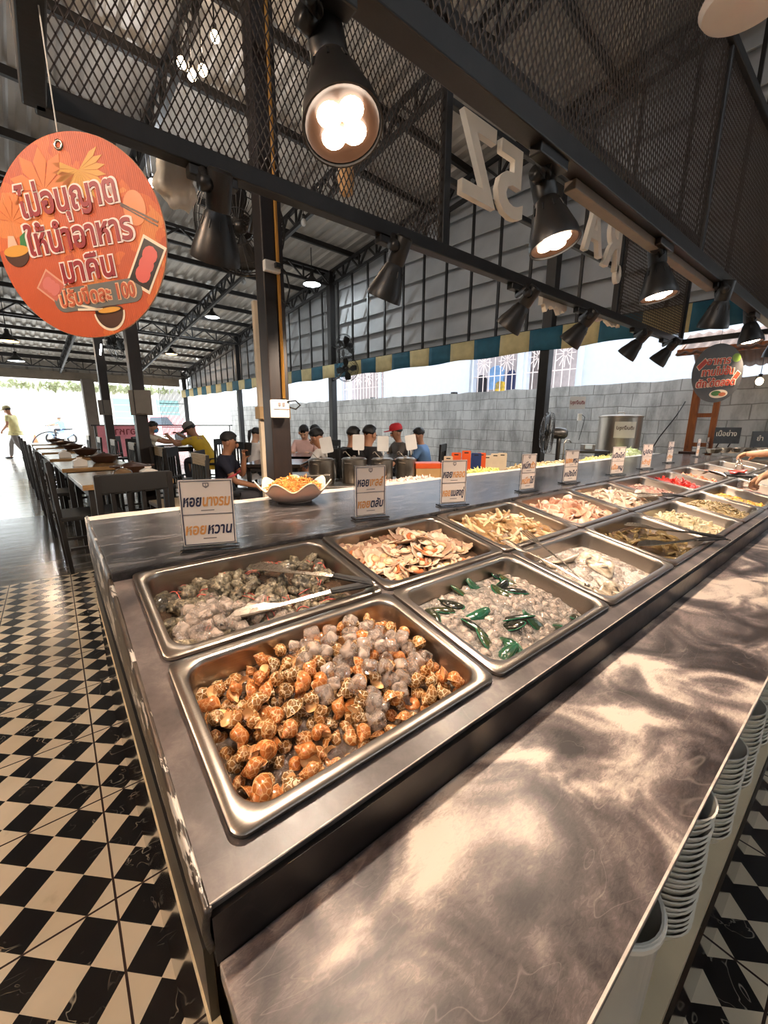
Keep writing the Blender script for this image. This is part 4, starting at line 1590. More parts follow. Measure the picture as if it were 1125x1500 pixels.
tongs('steel tongs with black grips lying across the banded oysters', at_t(548, 857, 0.012), [at_t(368, 831, -0.002), at_t(338, 905, -0.028)], 0.33, 0.016, 0.036)
tongs('slotted steel tongs resting between the razor clams and the iced oysters', at_t(860, 857, 0.010), [at_t(736, 790, 0.012), at_t(766, 776, 0.014)], None, 0.008, 0.028, slots=True)
tongs('black-handled tongs resting on the glassy amber strips', at_t(1064, 790, 0.016), [at_t(915, 770, 0.0), at_t(935, 800, -0.02)], 0.36, 0.018, 0.045)
tongs('tongs with a black handle across the chopped pinkish bits', at_t(1003, 728, 0.02), [at_t(930, 722, 0.004), at_t(934, 729, -0.005)], 0.45, 0.02, 0.05)

# wire skimmer in the yellow pan
t = thing('wire_skimmer', 'rectangular wire basket resting on the yellow chunks', 'skimmer', at_t(1092, 714, 0.0))
b = MB()
for z in (0.0, 0.035):
    b.tube([(-.055, -.04, z), (.055, -.04, z), (.055, .04, z), (-.055, .04, z), (-.055, -.04, z)], 0.0025, 6)
for i in range(7):
    x = -.05 + i * .0166
    b.tube([(x, -.04, .035), (x, -.04, 0), (x, .04, 0), (x, .04, .035)], 0.0014, 5)
b.build('basket', MT['chrome'], t, True)
MB().tube([(.055, 0, .035), (.13, 0.0, .07), (.22, 0.0, .1)], 0.004, 8).build('handle', MT['chrome'], t, True)
# bright spoon in the orange pan
t = thing('serving_spoon', 'bright steel spoon lying in the pan of orange slices', 'spoon', (0, 0, 0))
b = MB()
blade(b, [at_t(1062, 697, 0.0), at_t(1052, 694, 0.004), at_t(1040, 691, 0.0)], [0.02, 0.06, 0.05], 0.003, cup=0.4)
b.build('spoon_head', MT['chrome'], t, smooth=35)
b = MB()
blade(b, [at_t(1040, 691, 0.0), at_t(1022, 689, 0.005)], [0.02, 0.014], 0.003)
b.build('handle', MT['chrome'], t)


# =================================================================== LETTERING
def text_mesh(body, size, m, extrude=0.0005, shear=0.0, bold=0.0, align='CENTER', name='lettering', mirror=False):
    c = bpy.data.curves.new('lettering', 'FONT')
    c.body = body
    c.size = size
    c.align_x = align
    c.align_y = 'CENTER'
    c.extrude = extrude
    c.shear = shear
    c.offset = bold
    c.resolution_u = 3
    o = bpy.data.objects.new('lettering', c)
    COL.objects.link(o)
    dg = bpy.context.evaluated_depsgraph_get()
    me = bpy.data.meshes.new_from_object(o.evaluated_get(dg))
    bpy.data.objects.remove(o)
    bpy.data.curves.remove(c)
    me.materials.clear()
    me.materials.append(m)
    if mirror:
        for v in me.vertices:
            v.co.x = -v.co.x
        me.flip_normals()
    r = bpy.data.objects.new(name, me)
    COL.objects.link(r)
    return r


def width(o):
    xs_ = [v.co.x for v in o.data.vertices]
    return (min(xs_), max(xs_)) if xs_ else (0, 0)


def fit_x(o, w):
    a, c = width(o)
    if c - a > 1e-6:
        s = w / (c - a)
        for v in o.data.vertices:
            v.co.x = (v.co.x - (a + c) / 2) * s
    return o


UPR = Matrix.Rotation(PI / 2, 4, 'X')       # text plane stands up, faces -y


# ---- acrylic menu stands along the ledge
def menu_stand(pl, pr, words, label, W=0.145, H=0.198):
    """words: two lines, each [(text, material), ...]"""
    c = (Vector(pl) + Vector(pr)) / 2
    d = Vector(pr) - Vector(pl)
    rz = math.atan2(d.y, d.x)
    t = thing('menu_stand', label, 'menu stand', (c.x, c.y, 0.1455), rz)
    lean = Matrix.Rotation(math.radians(-4), 4, 'X')
    b = MB()
    b.box((0, 0, 0.004), (W + 0.012, 0.055, 0.004))
    b.box((0, 0.0, 0.105), (W + 0.004, 0.0025, 0.2))
    b.build('holder', MT['acrylic'], t)
    b = MB()
    b.box((0, -0.012, 0.007), (W + 0.01, 0.028, 0.003))
    b.box((0, 0.018, 0.007), (W + 0.01, 0.018, 0.003))
    b.build('base_strip', plain('smoke_base_%d' % len(bpy.data.materials), (40, 36, 34), 0.2), t)
    MB().box((0, -0.003, 0.107), (W - 0.004, 0.0016, 0.19)).build('sheet', MT['paper'], t)
    b = MB()
    yb = -0.0045
    w2, z0, z1 = W / 2 - 0.006, 0.016, 0.198
    for (a, e) in (((-w2, yb, z0), (w2, yb, z0)), ((w2, yb, z0), (w2, yb, z1)), ((w2, yb, z1), (-w2, yb, z1)), ((-w2, yb, z1), (-w2, yb, z0)), ((-w2, yb, 0.103), (w2, yb, 0.103))):
        b.bar(a, e, 0.0022, 0.0012)
    b.build('border', MT['navy'], t)
    # shield crest
    b = MB()
    b.prism([(-0.008, 0.007), (0.008, 0.007), (0.008, -0.003), (0, -0.009), (-0.008, -0.003)], 0.0006, Matrix.Translation((0, yb, 0.186)) @ UPR)
    b.build('crest', MT['grey_print'], t)
    b = MB()
    b.prism([(-0.005, 0.004), (-0.001, 0.004), (-0.001, -0.003), (-0.005, -0.001)], 0.0008, Matrix.Translation((0, yb - 0.0003, 0.186)) @ UPR)
    b.prism([(0.005, 0.004), (0.001, 0.004), (0.001, -0.003), (0.005, -0.001)], 0.0008, Matrix.Translation((0, yb - 0.0003, 0.186)) @ UPR)
    b.build('crest', MT['paper'], t)
    for li, (line, z) in enumerate(zip(words, (0.14, 0.058))):
        full = text_mesh(''.join(x for x, _ in line), 0.044, MT['navy'], 0.0003, 0.22, 0.0012)
        a, e = width(full)
        tot = e - a
        sx = (W - 0.020) / tot if tot > 0 else 1
        bpy.data.objects.remove(full)
        cur = 0.0
        xw = []
        for tx, m in line:
            o = text_mesh(tx, 0.044, m, 0.0003, 0.22, 0.0012, 'LEFT')
            a, e = width(o)
            for v in o.data.vertices:
                v.co.x = (v.co.x - a + cur) * sx
                v.co.y *= 1.0
            cur += (e - a) + 0.0015
            xw.append(o)
        for o in xw:
            for v in o.data.vertices:
                v.co.x -= cur * sx / 2
            o.matrix_local = Matrix.Translation((0, yb, z)) @ UPR
            o.parent = t
        MB().box((0.0, yb, z - 0.026), (0.035, 0.0006, 0.0025)).build('small_print', MT['grey_print'], t)
    return t


Nv, Og = MT['navy'], MT['orange_print']
menu_stand(at_z(272, 806, .145), at_z(346, 800, .145), ([('หอย', Nv), ('นางรม', Og)], [('หอย', Og), ('หวาน', Nv)]), 'menu stand behind the banded oysters, widest of the row')
menu_stand(at_z(519, 762, .145), at_z(565, 757, .145), ([('หอย', Nv), ('เชลล์', Og)], [('หอย', Og), ('ตลับ', Nv)]), 'menu stand behind the opened scallops', 0.128)
menu_stand(at_z(643, 742, .145), at_z(682, 739, .145), ([('หอย', Nv), ('หลอด', Og)], [('หอย', Og), ('แมลงภู่', Nv)]), 'menu stand behind the razor clams', 0.13)
menu_stand(at_z(762, 721, .145), at_z(780, 719, .145), ([('หมึก', Nv), ('ตัว', Og)], [('หมึก', Og), ('ไข่', Nv)]), 'menu stand behind the peach pink fish slices', 0.115)
menu_stand(at_z(823, 709, .145), at_z(844, 707, .145), ([('แมงกะ', Og), ('พรุน', Nv)], [('หนัง', Nv), ('ไก่', Nv)]), 'menu stand behind the pale cream fish slices', 0.13)
menu_stand(at_z(893, 697, .145), at_z(911, 696, .145), ([('เนื้อ', Nv), ('ไก่', Nv)], [('เนื้อ', Og), ('หมู', Nv)]), 'menu stand behind the chopped pinkish bits', 0.13)
menu_stand(at_z(937, 688, .145), at_z(952, 687, .145), ([('ปูอัด', Nv)], [('เต้าหู้', Og)]), 'menu stand behind the bright red strips', 0.13)
menu_stand(at_z(974, 679, .145), at_z(984, 678, .145), ([('ปลา', Nv)], [('กุ้ง', Og)]), 'menu stand behind the orange slices, narrow in view', 0.12)
menu_stand(at_z(1013, 671, .145), at_z(1027, 668, .145), ([('ตับ', Nv)], [('ไส้', Og)]), 'pale menu stand beside the foot of the wooden stall post', 0.14)
menu_stand(at_z(1027, 666, .145), at_z(1041, 663, .145), ([('หมู', Nv)], [('เนื้อ', Og)]), 'pale menu stand nearest the grilled meat board', 0.14)

# ---- ruffled bowl of dried noodles on the ledge
bp = at_z(415, 731, 0.145)
t = thing('ruffled_bowl', 'pale translucent ruffled bowl of orange snack strands on the ledge', 'bowl', (bp.x + 0.02, bp.y - 0.08, 0.147))
b = MB()
def ruff(u, v):
    a = u * 2 * PI
    r = 0.08 + 0.085 * v ** 0.8
    wv = 0.02 * math.sin(a * 7) * v * v
    return Vector((r * math.cos(a) * (1 + 0.07 * math.sin(a * 7) * v), r * 0.92 * math.sin(a) * (1 + 0.07 * math.sin(a * 7) * v), 0.004 + 0.075 * v ** 1.2 + wv))
b.grid(ruff, 112, 9, close_u=True)
b.lathe([(0, 0.003), (0.08, 0.004)], 40)
bowlm = plain('milky_bowl_plastic', (240, 222, 208), 0.2, trans=0.35, ior=1.3)
o = b.build('bowl', bowlm, t, smooth=True)
s_ = o.modifiers.new('t', 'SOLIDIFY'); s_.thickness = 0.0025
b = MB()
b.tube([ruff(i / 112, 1.0) for i in range(113)], 0.003, 6, cap=False)
b.build('rim', plain('milky_rim', (250, 232, 196), 0.25), t, True)
strand = mat_varied('orange_strand', [(0.3, (196, 108, 34)), (0.7, (244, 186, 96))], 0.4, 30, 0.2, objvar=0.0)
b = MB()
R = random.Random(4)
for i in range(260):
    a, r = R.uniform(0, 6.28), 0.125 * math.sqrt(R.random())
    p = Vector((r * math.cos(a), r * math.sin(a), 0.06 + 0.045 * (1 - (r / 0.125) ** 2) + R.uniform(-.008, .008)))
    d = Vector((R.gauss(0, 1), R.gauss(0, 1), R.gauss(0, .35))).normalized() * R.uniform(.012, .022)
    b.tube([p - d, p + Vector((R.uniform(-.005, .005), R.uniform(-.005, .005), .004)), p + d], 0.0023, 5)
o = b.build('snack_strands', strand)
o.location = t.location
tag(o, 'heap of orange snack strands in the ruffled bowl', 'snack', kind='stuff')
b = MB()
b.lathe([(0, 0.1), (0.06, 0.085), (0.11, 0.06), (0.12, 0.04), (0.08, 0.01), (0, 0.008)], 24)
o2 = b.build('snack_heap', strand, smooth=True)
o2.location = t.location
tag(o2, 'packed orange snack beneath the loose strands', 'snack', kind='stuff')

# =================================================================== HANGING FRAME OVER THE COUNTER
FZ0, FZ1, FY0, FY1, FX0, FX1 = 1.30, 2.2, 0.35, 1.08, -0.03, 4.88
FXF = 5.95
fr = thing('mesh_canopy', 'black steel frame with expanded mesh panels hanging over the counter', 'frame', (0, 0, 0))


def rail(name, p0, p1, w, h):
    MB().bar(p0, p1, w, h).build(name, MT['black_metal'], fr, bevel=0.004)


rail('front_rail', (FX0, FY0, FZ0), (FXF, FY0, FZ0), 0.06, 0.06)
rail('rear_rail', (FX0, FY1, FZ0), (FX1, FY1, FZ0), 0.05, 0.055)
rail('end_rail', (FX0, FY0, FZ0), (FX0, FY1, FZ0), 0.05, 0.055)
for z, x1, y in ((FZ1, FXF, FY0), (FZ1, FX1, FY1)):
    rail('top_rail', (FX0, y, z), (x1, y, z), 0.045, 0.045)
rail('top_rail', (FX0, FY0, FZ1), (FX0, FY1, FZ1), 0.045, 0.045)
rail('end_rail', (FX1, FY0, FZ0), (FX1, FY1, FZ0), 0.045, 0.045)
rail('end_rail', (FXF, FY0, FZ1 - .9), (FXF, FY0, FZ1), 0.045, 0.045)
for x in (FX0, 2.53, 4.55):
    rail('upright', (x, FY0, FZ0), (x, FY0, FZ1), 0.03, 0.03)
for x in (FX0, 1.455, 3.345, FX1):
    rail('upright', (x, FY1, FZ0), (x, FY1, FZ1), 0.04 if x < 3 else 0.03, 0.04)
for z in (1.60, 1.905):
    rail('sign_bar', (1.455, FY1, z), (3.345, FY1, z + 0.03), 0.028, 0.028)
for x in (0.0, 1.46, 3.3, 4.85):
    MB().tube([(x, FY1, FZ1), (x, FY1, roof_z(FY1) - 0.1)], 0.008, 8).build('hanger', MT['black_metal'], fr)
    MB().tube([(x, FY0, FZ1), (x, FY0, roof_z(FY0) - 0.1)], 0.008, 8).build('hanger', MT['black_metal'], fr)
# conduit box along the front rail
MB().box((2.1, FY0 + 0.025, FZ0 - 0.045), (1.6, 0.04, 0.03)).build('conduit', plain('scuffed_trunking', (120, 104, 88), 0.5, var=0.2), fr, bevel=0.003)


def expanded(name, a, u, v, L, Hh, cw=0.0118, ch=0.043, w=0.0042, t=0.003):
    """expanded metal in the plane (u, v) from corner a: L along u, Hh along v; diamonds taller than wide"""
    u, v = Vector(u), Vector(v)
    n = u.cross(v)
    b = MB()
    ncol = int(L / cw)
    nrow = int(Hh / ch)
    vs, fs = [], []
    base = 0
    for s in range(ncol + 1):
        x0 = s * L / ncol
        sgn = 1 if s % 2 == 0 else -1
        # each strand zig-zags up between neighbouring columns
        pts = []
        for r in range(nrow * 2 + 1):
            off = (cw * 0.5) * (1 if (r % 2 == 0) else -1) * sgn
            pts.append((min(max(x0 + off, 0), L), r * Hh / (nrow * 2)))
        for (x, y) in pts:
            p = Vector(a) + u * x + v * y
            vs += [p - u * w / 2 + n * t / 2, p + u * w / 2 + n * t / 2, p + u * w / 2 - n * t / 2, p - u * w / 2 - n * t / 2]
        for r in range(len(pts) - 1):
            o = base + r * 4
            fs += [(o, o + 1, o + 5, o + 4), (o + 1, o + 2, o + 6, o + 5), (o + 2, o + 3, o + 7, o + 6), (o + 3, o, o + 4, o + 7)]
        base = len(vs)
    b.add(vs, fs)
    me = bpy.data.meshes.new(name)
    me.from_pydata(b.v, [], b.f)
    me.materials.append(MT['mesh_metal'])
    o = bpy.data.objects.new(name, me)
    COL.objects.link(o)
    o.parent = fr
    return o


MT['mesh_metal'] = plain('expanded_mesh_metal', (56, 46, 40), 0.45, var=0.2)
expanded('mesh_panel', (FX0, FY1, FZ0), (1, 0, 0), (0, 0, 1), 1.48, 0.9)
expanded('mesh_panel', (3.36, FY1, FZ0), (1, 0, 0), (0, 0, 1), 1.50, 0.9)
expanded('mesh_panel', (FX0, FY0, FZ0), (1, 0, 0), (0, 0, 1), 2.55, 0.9)
expanded('mesh_panel', (2.55, FY0, FZ0), (1, 0, 0), (0, 0, 1), 3.4, 0.9)

# ---- white letters fixed to the sign bars, facing away from the counter
def letter(poly_or_txt, x0, x1, z0, z1, label, extr=0.03):
    t = text_mesh(poly_or_txt, 0.3, MT['foam'], extr / 2, 0, 0.006, 'CENTER', 'sign_letter', mirror=True)
    co = [v.co for v in t.data.vertices]
    ax, bx = min(v.x for v in co), max(v.x for v in co)
    ay, by = min(v.y for v in co), max(v.y for v in co)
    for v in co:
        v.x = (v.x - ax) / (bx - ax) * (x1 - x0)
        v.y = (v.y - ay) / (by - ay) * (z1 - z0)
    t.matrix_world = Matrix.Translation((x0, FY1 - 0.035, z0)) @ UPR
    return tag(t, label, 'letter', 'white foam letters on the hanging frame')


def fy(px, py):
    p = at_y(px, py, FY1 - 0.035)
    return p.x, p.z


for tx, (ax_, ay_), (bx_, by_), lb in (('S', (672, 262), (722, 214), 'big angular white letter, first on the sign bars'),
                                       ('2', (726, 300), (764, 238), 'white curled letter, second on the sign bars'),
                                       ('J', (826, 276), (850, 262), 'white letter partly behind the lit spotlight'),
                                       ('A', (846, 350), (872, 318), 'white letter A on the sign bars'),
                                       ('R', (876, 385), (901, 342), 'mirrored white letter R on the sign bars'),
                                       ('l', (908, 315), (917, 285), 'upper white dot stroke beside the letter R'),
                                       ('.', (899, 403), (907, 388), 'white full stop beside the letter R')):
    pass
fy_specs = [('Z', 664, 716, 1.55, 1.88, 'big angular white letter, first on the sign bars'),
            ('5', 718, 757, 1.55, 1.87, 'white curled letter, second on the sign bars'),
            ('A', 846, 874, 1.60, 1.90, 'white letter A on the sign bars'),
            ('R', 877, 901, 1.57, 1.90, 'mirrored white letter R on the sign bars'),
            ('J', 826, 849, 1.92, 2.08, 'white letter partly hidden behind the lit spotlight'),
            ('I', 906, 914, 1.88, 2.06, 'upper white stroke beside the mirrored R'),
            ('.', 898, 906, 1.50, 1.62, 'white full stop below the mirrored R')]
for tx, pa, pb, z0, z1, lb in fy_specs:
    ym = 260 if pa < 800 else 350
    letter(tx, at_y(pa, ym, FY1).x, at_y(pb, ym, FY1).x, z0, z1, lb)

# cut foam scraps hanging under the rear rail, and the crumpled bag
def scrap(px, py, w, h, label, y=FY1 + 0.06, seed=1):
    c = at_y(px, py, y)
    R = random.Random(seed)
    n = 11
    top = [(-0.5 + i / n, 0.3 + R.uniform(-.05, .05) - 0.5 * abs(i / n - .4) * .4) for i in range(n + 1)]
    bot = [(0.5 - i / n, -0.42 + R.uniform(0, .38)) for i in range(n + 1)]
    b = MB()
    b.prism([(x * w, z * h) for x, z in top + bot], 0.03, UPR)
    o = b.build('foam_scrap', MT['foam'])
    o.location = c
    return tag(o, label, 'foam piece')
scrap(807, 446, 0.3, 0.16, 'jagged white foam piece under the rear rail, above a dark spotlight', seed=3)
scrap(886, 465, 0.42, 0.14, 'jagged white foam piece under the rear rail beside the steel post', seed=8)
cpos = at_y(256, 267, FY1 + 0.1)
def bagfn(th, ph):
    x, y, z = math.cos(ph) * math.cos(th), math.cos(ph) * math.sin(th), math.sin(ph)
    d = 1 + 0.35 * noise.noise(Vector((x * 1.8, y * 1.8, z * 1.8 + 3))) + 0.12 * noise.noise(Vector((x * 6, y * 6, z * 6)))
    sp = 0.3 * max(0, z) * abs(math.sin(th * 1.5))
    return Vector((x * 0.06 * d, y * 0.035 * d, (z * d + sp) * 0.075))
bag = superq(bagfn, 'plastic_bag', plain('crumpled_plastic', (246, 238, 222), 0.45, trans=0.1), 30, 19)
bag.location = cpos
bag.data.update()
MB().tube([(0, 0, 0.06), (0.01, 0, 0.12)], 0.002, 5).build('tie', MT['white_plastic'], bag)
tag(bag, 'crumpled white plastic bag hanging beside the round orange sign', 'bag')
tp = at_y(507, 262, FY1 + 0.3)
b = MB()
b.lathe([(0.0, 0.18), (0.018, 0.16), (0.04, 0.0), (0.03, -0.06), (0, -0.08)], 12)
o = b.build('paper_cone', plain('tan_paper', (214, 170, 118), 0.7), smooth=40)  # plain tan paper colour, no emission
o.location = tp
MB().tube([(0, 0, 0.17), (0, 0, roof_z(hall_inv(tp).y) - 0.02 - tp.z)], 0.0015, 4).build('string', MT['cable'], o)
tag(o, 'tan paper cone hanging behind the mesh under the lit spotlight', 'paper lantern')

# =================================================================== TRACK SPOTLIGHTS
def spotlight(xm, ym, zm, head, axis, label, lit, group=None):
    """xm..zm: mount on the rail; head: centre of the lens; axis: where it points"""
    t = thing('track_spotlight', label, 'spotlight', (xm, ym, zm))
    head = Vector(head) - Vector((xm, ym, zm))
    M = frame_M(head, Vector(axis), (1, 0.2, 0))
    MB().box((0, 0, -0.012), (0.15, 0.04, 0.03)).build('mount', MT['lamp_black'], t, bevel=0.004)
    neck = M @ Vector((0, 0, -0.19))
    side = M.to_3x3() @ Vector((-0.055, 0, 0))
    b = MB()
    b.tube([(0, 0, -0.02), Vector((0, 0, -0.05)), neck + side * 0.9 + Vector((0, 0, 0.03)), neck + side * 0.8], 0.013, 10)
    b.tube([neck + side * 1.1, neck + side * 0.5], 0.022, 14)
    b.build('arm', MT['lamp_black'], t, True)
    b = MB()
    b.lathe([(0, -0.235), (0.030, -0.235), (0.036, -0.228), (0.037, -0.14), (0.034, -0.13), (0.040, -0.12), (0.047, -0.10), (0.060, -0.06), (0.072, -0.025), (0.0765, 0.0), (0.0765, 0.008), (0.073, 0.008), (0.070, -0.012), (0.055, -0.014)], 36, M)
    shade = b.build('shade', MT['lamp_black'], t, smooth=35)
    v = MB()
    for k in range(10):
        a = 2 * PI * k / 10
        p = M @ Vector((0.0445 * math.cos(a), 0.0445 * math.sin(a), -0.108))
        q = M @ Vector((0.0515 * math.cos(a), 0.0515 * math.sin(a), -0.086))
        v.bar(p, q, 0.005, 0.003)
    v.build('vent', MT['cable'], shade)
    MB().lathe([(0.0, -0.006), (0.055, -0.006), (0.066, -0.002), (0.070, 0.003)], 30, M).build('reflector', MT['lamp_ring'], t, True)
    if lit:
        for a in (0.12, 0.12 + PI / 2, 0.12 + PI, 0.12 + 1.5 * PI):
            MB().ell(M @ Vector((0.028 * math.cos(a), 0.028 * math.sin(a), -0.002)), (0.024, 0.024, 0.008), 16, 9, M.to_3x3()).build('lens', MT['led'], t, True)
        ld = bpy.data.lights.new('spot', 'SPOT')
        ld.energy = SPOT_W
        ld.color = WARM
        ld.spot_size = math.radians(110)
        ld.spot_blend = 0.7
        ld.shadow_soft_size = 0.04
        lo = bpy.data.objects.new('spot', ld)
        COL.objects.link(lo)
        lo.parent = t
        lo.matrix_local = M @ Matrix.Translation((0, 0, 0.045)) @ Matrix.Rotation(PI, 4, 'X')
    else:
        MB().lathe([(0, -0.004), (0.06, -0.004)], 24, M).build('lens', MT['dead_lens'], t, True)
    return t


g1 = 'spotlights along the frame'
for args in (((0.36, FY0, 1.27), (0.396, 0.33, 1.05), (-0.06, -0.36, -0.93), 'lit track spotlight with four bright lobes, facing the viewer', True),
             ((1.13, FY0, 1.27), (1.195, 0.35, 1.055), (0.06, -0.26, -0.96), 'lit track spotlight in front of the white letters', True),
             ((2.06, FY0, 1.27), (2.09, 0.35, 1.065), (0.02, -0.16, -0.98), 'lit track spotlight, third along the front rail', True),
             ((2.93, FY0, 1.27), (2.95, 0.35, 1.06), (0.22, 0.22, -0.95), 'track spotlight turned away, with an arm in view, fourth along the front rail', True),
             ((3.87, FY0, 1.27), (3.91, 0.35, 1.09), (0.0, -0.18, -0.98), 'lit track spotlight above the dark round sign', True),
             ((4.75, FY0, 1.27), (4.78, 0.35, 1.08), (0.1, 0.05, -0.98), 'track spotlight at the picture edge beyond the dark round sign', True),
             ((5.65, FY0, 1.27), (5.67, 0.35, 1.08), (0.0, -0.1, -0.98), 'track spotlight over the far end of the counter', True),
             ((0.40, FY1, 1.27), (0.395, 1.09, 1.035), (0.03, 0.5, -0.86), 'dark track spotlight beside the wooden post', True),
             ((1.14, FY1, 1.27), (1.10, 1.08, 1.04), (-0.1, 0.45, -0.89), 'dark track spotlight in front of the upright bars', True),
             ((2.08, FY1, 1.27), (2.03, 1.09, 1.05), (-0.12, 0.62, -0.78), 'dark tilted track spotlight below the white letters', True),
             ((2.84, FY1, 1.27), (2.76, 1.10, 1.055), (-0.1, 0.64, -0.76), 'dark tilted track spotlight by the jagged foam', True),
             ((3.78, FY1, 1.27), (3.68, 1.09, 1.06), (-0.05, 0.64, -0.77), 'small tilted track spotlight before the white house panel', True),
             ((4.44, FY1, 1.27), (4.37, 1.09, 1.07), (-0.04, 0.62, -0.78), 'small track spotlight at the end of the rear rail', True)):
    m, h, a, lb, lit = args
    spotlight(*m, h, a, lb, lit)

# =================================================================== ROUND SIGNS
def sign_frame(c, phi, roll):
    r = Vector((math.cos(phi), math.sin(phi), 0))
    n = r.cross(Vector((0, 0, 1)))
    M = Matrix((r, Vector((0, 0, 1)), n)).transposed().to_4x4()
    M.translation = c
    return M @ Matrix.Rotation(roll, 4, 'Z')


def outlined(body, size, w, mA, mB, x, y, parent, name='lettering', shear=0.0, z=0.0030):
    o1 = fit_x(text_mesh(body, size, mB, 0.0004, shear, size * 0.07), w * 1.045)
    o1.location = (x, y, z)
    o1.parent = parent
    o2 = fit_x(text_mesh(body, size, mA, 0.0005, shear, size * 0.022), w)
    o2.location = (x, y, z + 0.0009)
    o2.parent = parent


cs = at_d(118, 351, 0.85)
sg = thing('round_hanging_sign', 'round orange hanging sign with red and white Thai lettering', 'sign', (0, 0, 0))
sg.matrix_world = sign_frame(cs, math.radians(-45), math.radians(6)) @ Matrix.Scale(0.192 / 0.2135, 4)
RS = 0.2135
t = NT('orange_print_board')
v = t.coord('Object')
f = t.noise(v, 9.0, 4, 0.5, 0.6)
t.set(color=t.ramp(f, [(0.38, lin(196, 78, 20)), (0.52, lin(212, 98, 30)), (0.6, lin(222, 126, 52))], 'CONSTANT'), rough=0.55)
wv = t.n('ShaderNodeTexWave', wave_type='BANDS', bands_direction='X')
wv.inputs['Scale'].default_value = 65.0
t.link(v, wv.inputs['Vector'])
t.bump(wv.outputs['Fac'], 0.25, 0.002)
orange_board = t.mat
b = MB()
b.lathe([(0, -0.002), (RS, -0.002), (RS, 0.002), (0, 0.002)], 72)
b.build('board', orange_board, sg)
b = MB()
b.lathe([(RS, -0.0022), (RS + 0.0012, 0), (RS, 0.0022)], 72)
b.build('rim', plain('pale_cut_edge', (210, 170, 140), 0.5), sg)
RED, PNKW = plain('crimson_print', (150, 26, 34), 0.4), plain('pale_pink_outline', (250, 226, 214), 0.4)
outlined('ไม่อนุญาต', 0.078, 0.25, RED, PNKW, -0.01, 0.086, sg)
outlined('ให้นำอาหาร', 0.076, 0.27, RED, PNKW, 0.0, 0.006, sg)
outlined('มาคืน', 0.074, 0.135, RED, PNKW, 0.004, -0.064, sg)
b = MB()
pill = rrect(0.23, 0.052, 0.025, 8)
b.prism(pill, 0.0008, Matrix.Translation((0.014, -0.123, 0.002)))
b.build('grey_pill', plain('grey_pill_print', (112, 112, 108), 0.35), sg)
outlined('ปรับขีดละ 100', 0.046, 0.195, plain('dull_orange_print', (196, 92, 56), 0.4), plain('pale_peach_outline', (240, 190, 150), 0.4), 0.014, -0.123, sg)
# drawings: palm leaves, bowls, plates
yel = plain('yellow_leaf_print', (214, 150, 34), 0.4)
tanl = plain('tan_leaf_print', (222, 124, 52), 0.4)
def fan_leaf(cx, cy, r, a0, a1, n, m, name='leaf_print'):
    b = MB()
    for i in range(n):
        a = a0 + (a1 - a0) * i / (n - 1)
        s = 0.5 * (a1 - a0) / n
        b.prism([(cx, cy), (cx + 0.7 * r * math.cos(a - s), cy + 0.7 * r * math.sin(a - s)), (cx + r * math.cos(a), cy + r * math.sin(a)), (cx + 0.7 * r * math.cos(a + s), cy + 0.7 * r * math.sin(a + s))], 0.0004, Matrix.Translation((0, 0, 0.002)))
    b.build(name, m, sg)
fan_leaf(0.035, 0.135, 0.066, -3.5, 0.6, 15, yel)
fan_leaf(-0.06, 0.11, 0.085, -0.4, 4.6, 9, tanl)
fan_leaf(-0.16, 0.06, 0.06, -0.6, 2.6, 7, tanl)
dk, br, soup = plain('dark_brown_print', (70, 38, 22), 0.4), plain('outline_cream', (246, 226, 196), 0.4), plain('soup_print', (226, 160, 60), 0.4)
def disc2(cx, cy, rx, ry, m, z, name, half=0):
    b = MB()
    n = 26
    pts = [(cx + rx * math.cos(a), cy + ry * math.sin(a)) for a in ([PI + PI * i / n for i in range(n + 1)] if half else [2 * PI * i / n for i in range(n)])]
    b.prism(pts, 0.0004, Matrix.Translation((0, 0, z)))
    b.build(name, m, sg)
disc2(0.034, -0.162, 0.040, 0.042, br, 0.0022, 'bowl_print', 1)
disc2(0.034, -0.158, 0.036, 0.040, dk, 0.0028, 'bowl_print', 1)
disc2(0.034, -0.158, 0.036, 0.010, dk, 0.0028, 'bowl_print')
disc2(0.036, -0.158, 0.029, 0.006, soup, 0.0034, 'soup_print')
b = MB()
for q in (0, 0.012):
    b.bar((0.02, -0.158 + q * 0.3, 0.0032), (-0.045, -0.135 - q, 0.0032), 0.005, 0.0006)
b.build('chopstick_print', br, sg)
disc2(-0.168, -0.002, 0.033, 0.034, dk, 0.0026, 'bowl_print', 1)
disc2(-0.168, -0.002, 0.033, 0.012, soup, 0.0030, 'soup_print')
b = MB()
b.prism([(-.19, .0), (-.18, .032), (-.165, .03), (-.16, .004)], 0.0005, Matrix.Translation((0, 0, 0.0028)))
b.build('prawn_print', plain('peach_print', (240, 190, 160), 0.4), sg)
b = MB()
b.prism([(-.155, .004), (-.15, .026), (-.135, .034), (-.132, .004)], 0.0005, Matrix.Translation((0, 0, 0.0028)))
b.build('leaf_print', plain('green_print', (40, 120, 62), 0.4), sg)
def tray_print(cx, cy, a, w, h, mo, mi, mm):
    Mt = Matrix.Translation((cx, cy, 0.0022)) @ Matrix.Rotation(a, 4, 'Z')
    b = MB(); b.prism([(-w, -h), (w, -h), (w, h), (-w, h)], 0.0004, Mt); b.build('plate_print', mo, sg)
    b = MB(); b.prism([(-w * .88, -h * .84), (w * .88, -h * .84), (w * .88, h * .84), (-w * .88, h * .84)], 0.0007, Mt); b.build('plate_print', mi, sg)
    for dx in (-.4, 0.0, .4):
        b = MB(); b.prism([(dx * w + w * .36 * math.cos(q * .5), h * .6 * math.sin(q * .5)) for q in range(12)], 0.001, Mt @ Matrix.Translation((0, 0, 0.0002 * dx))); b.build('meat_print', mm, sg)
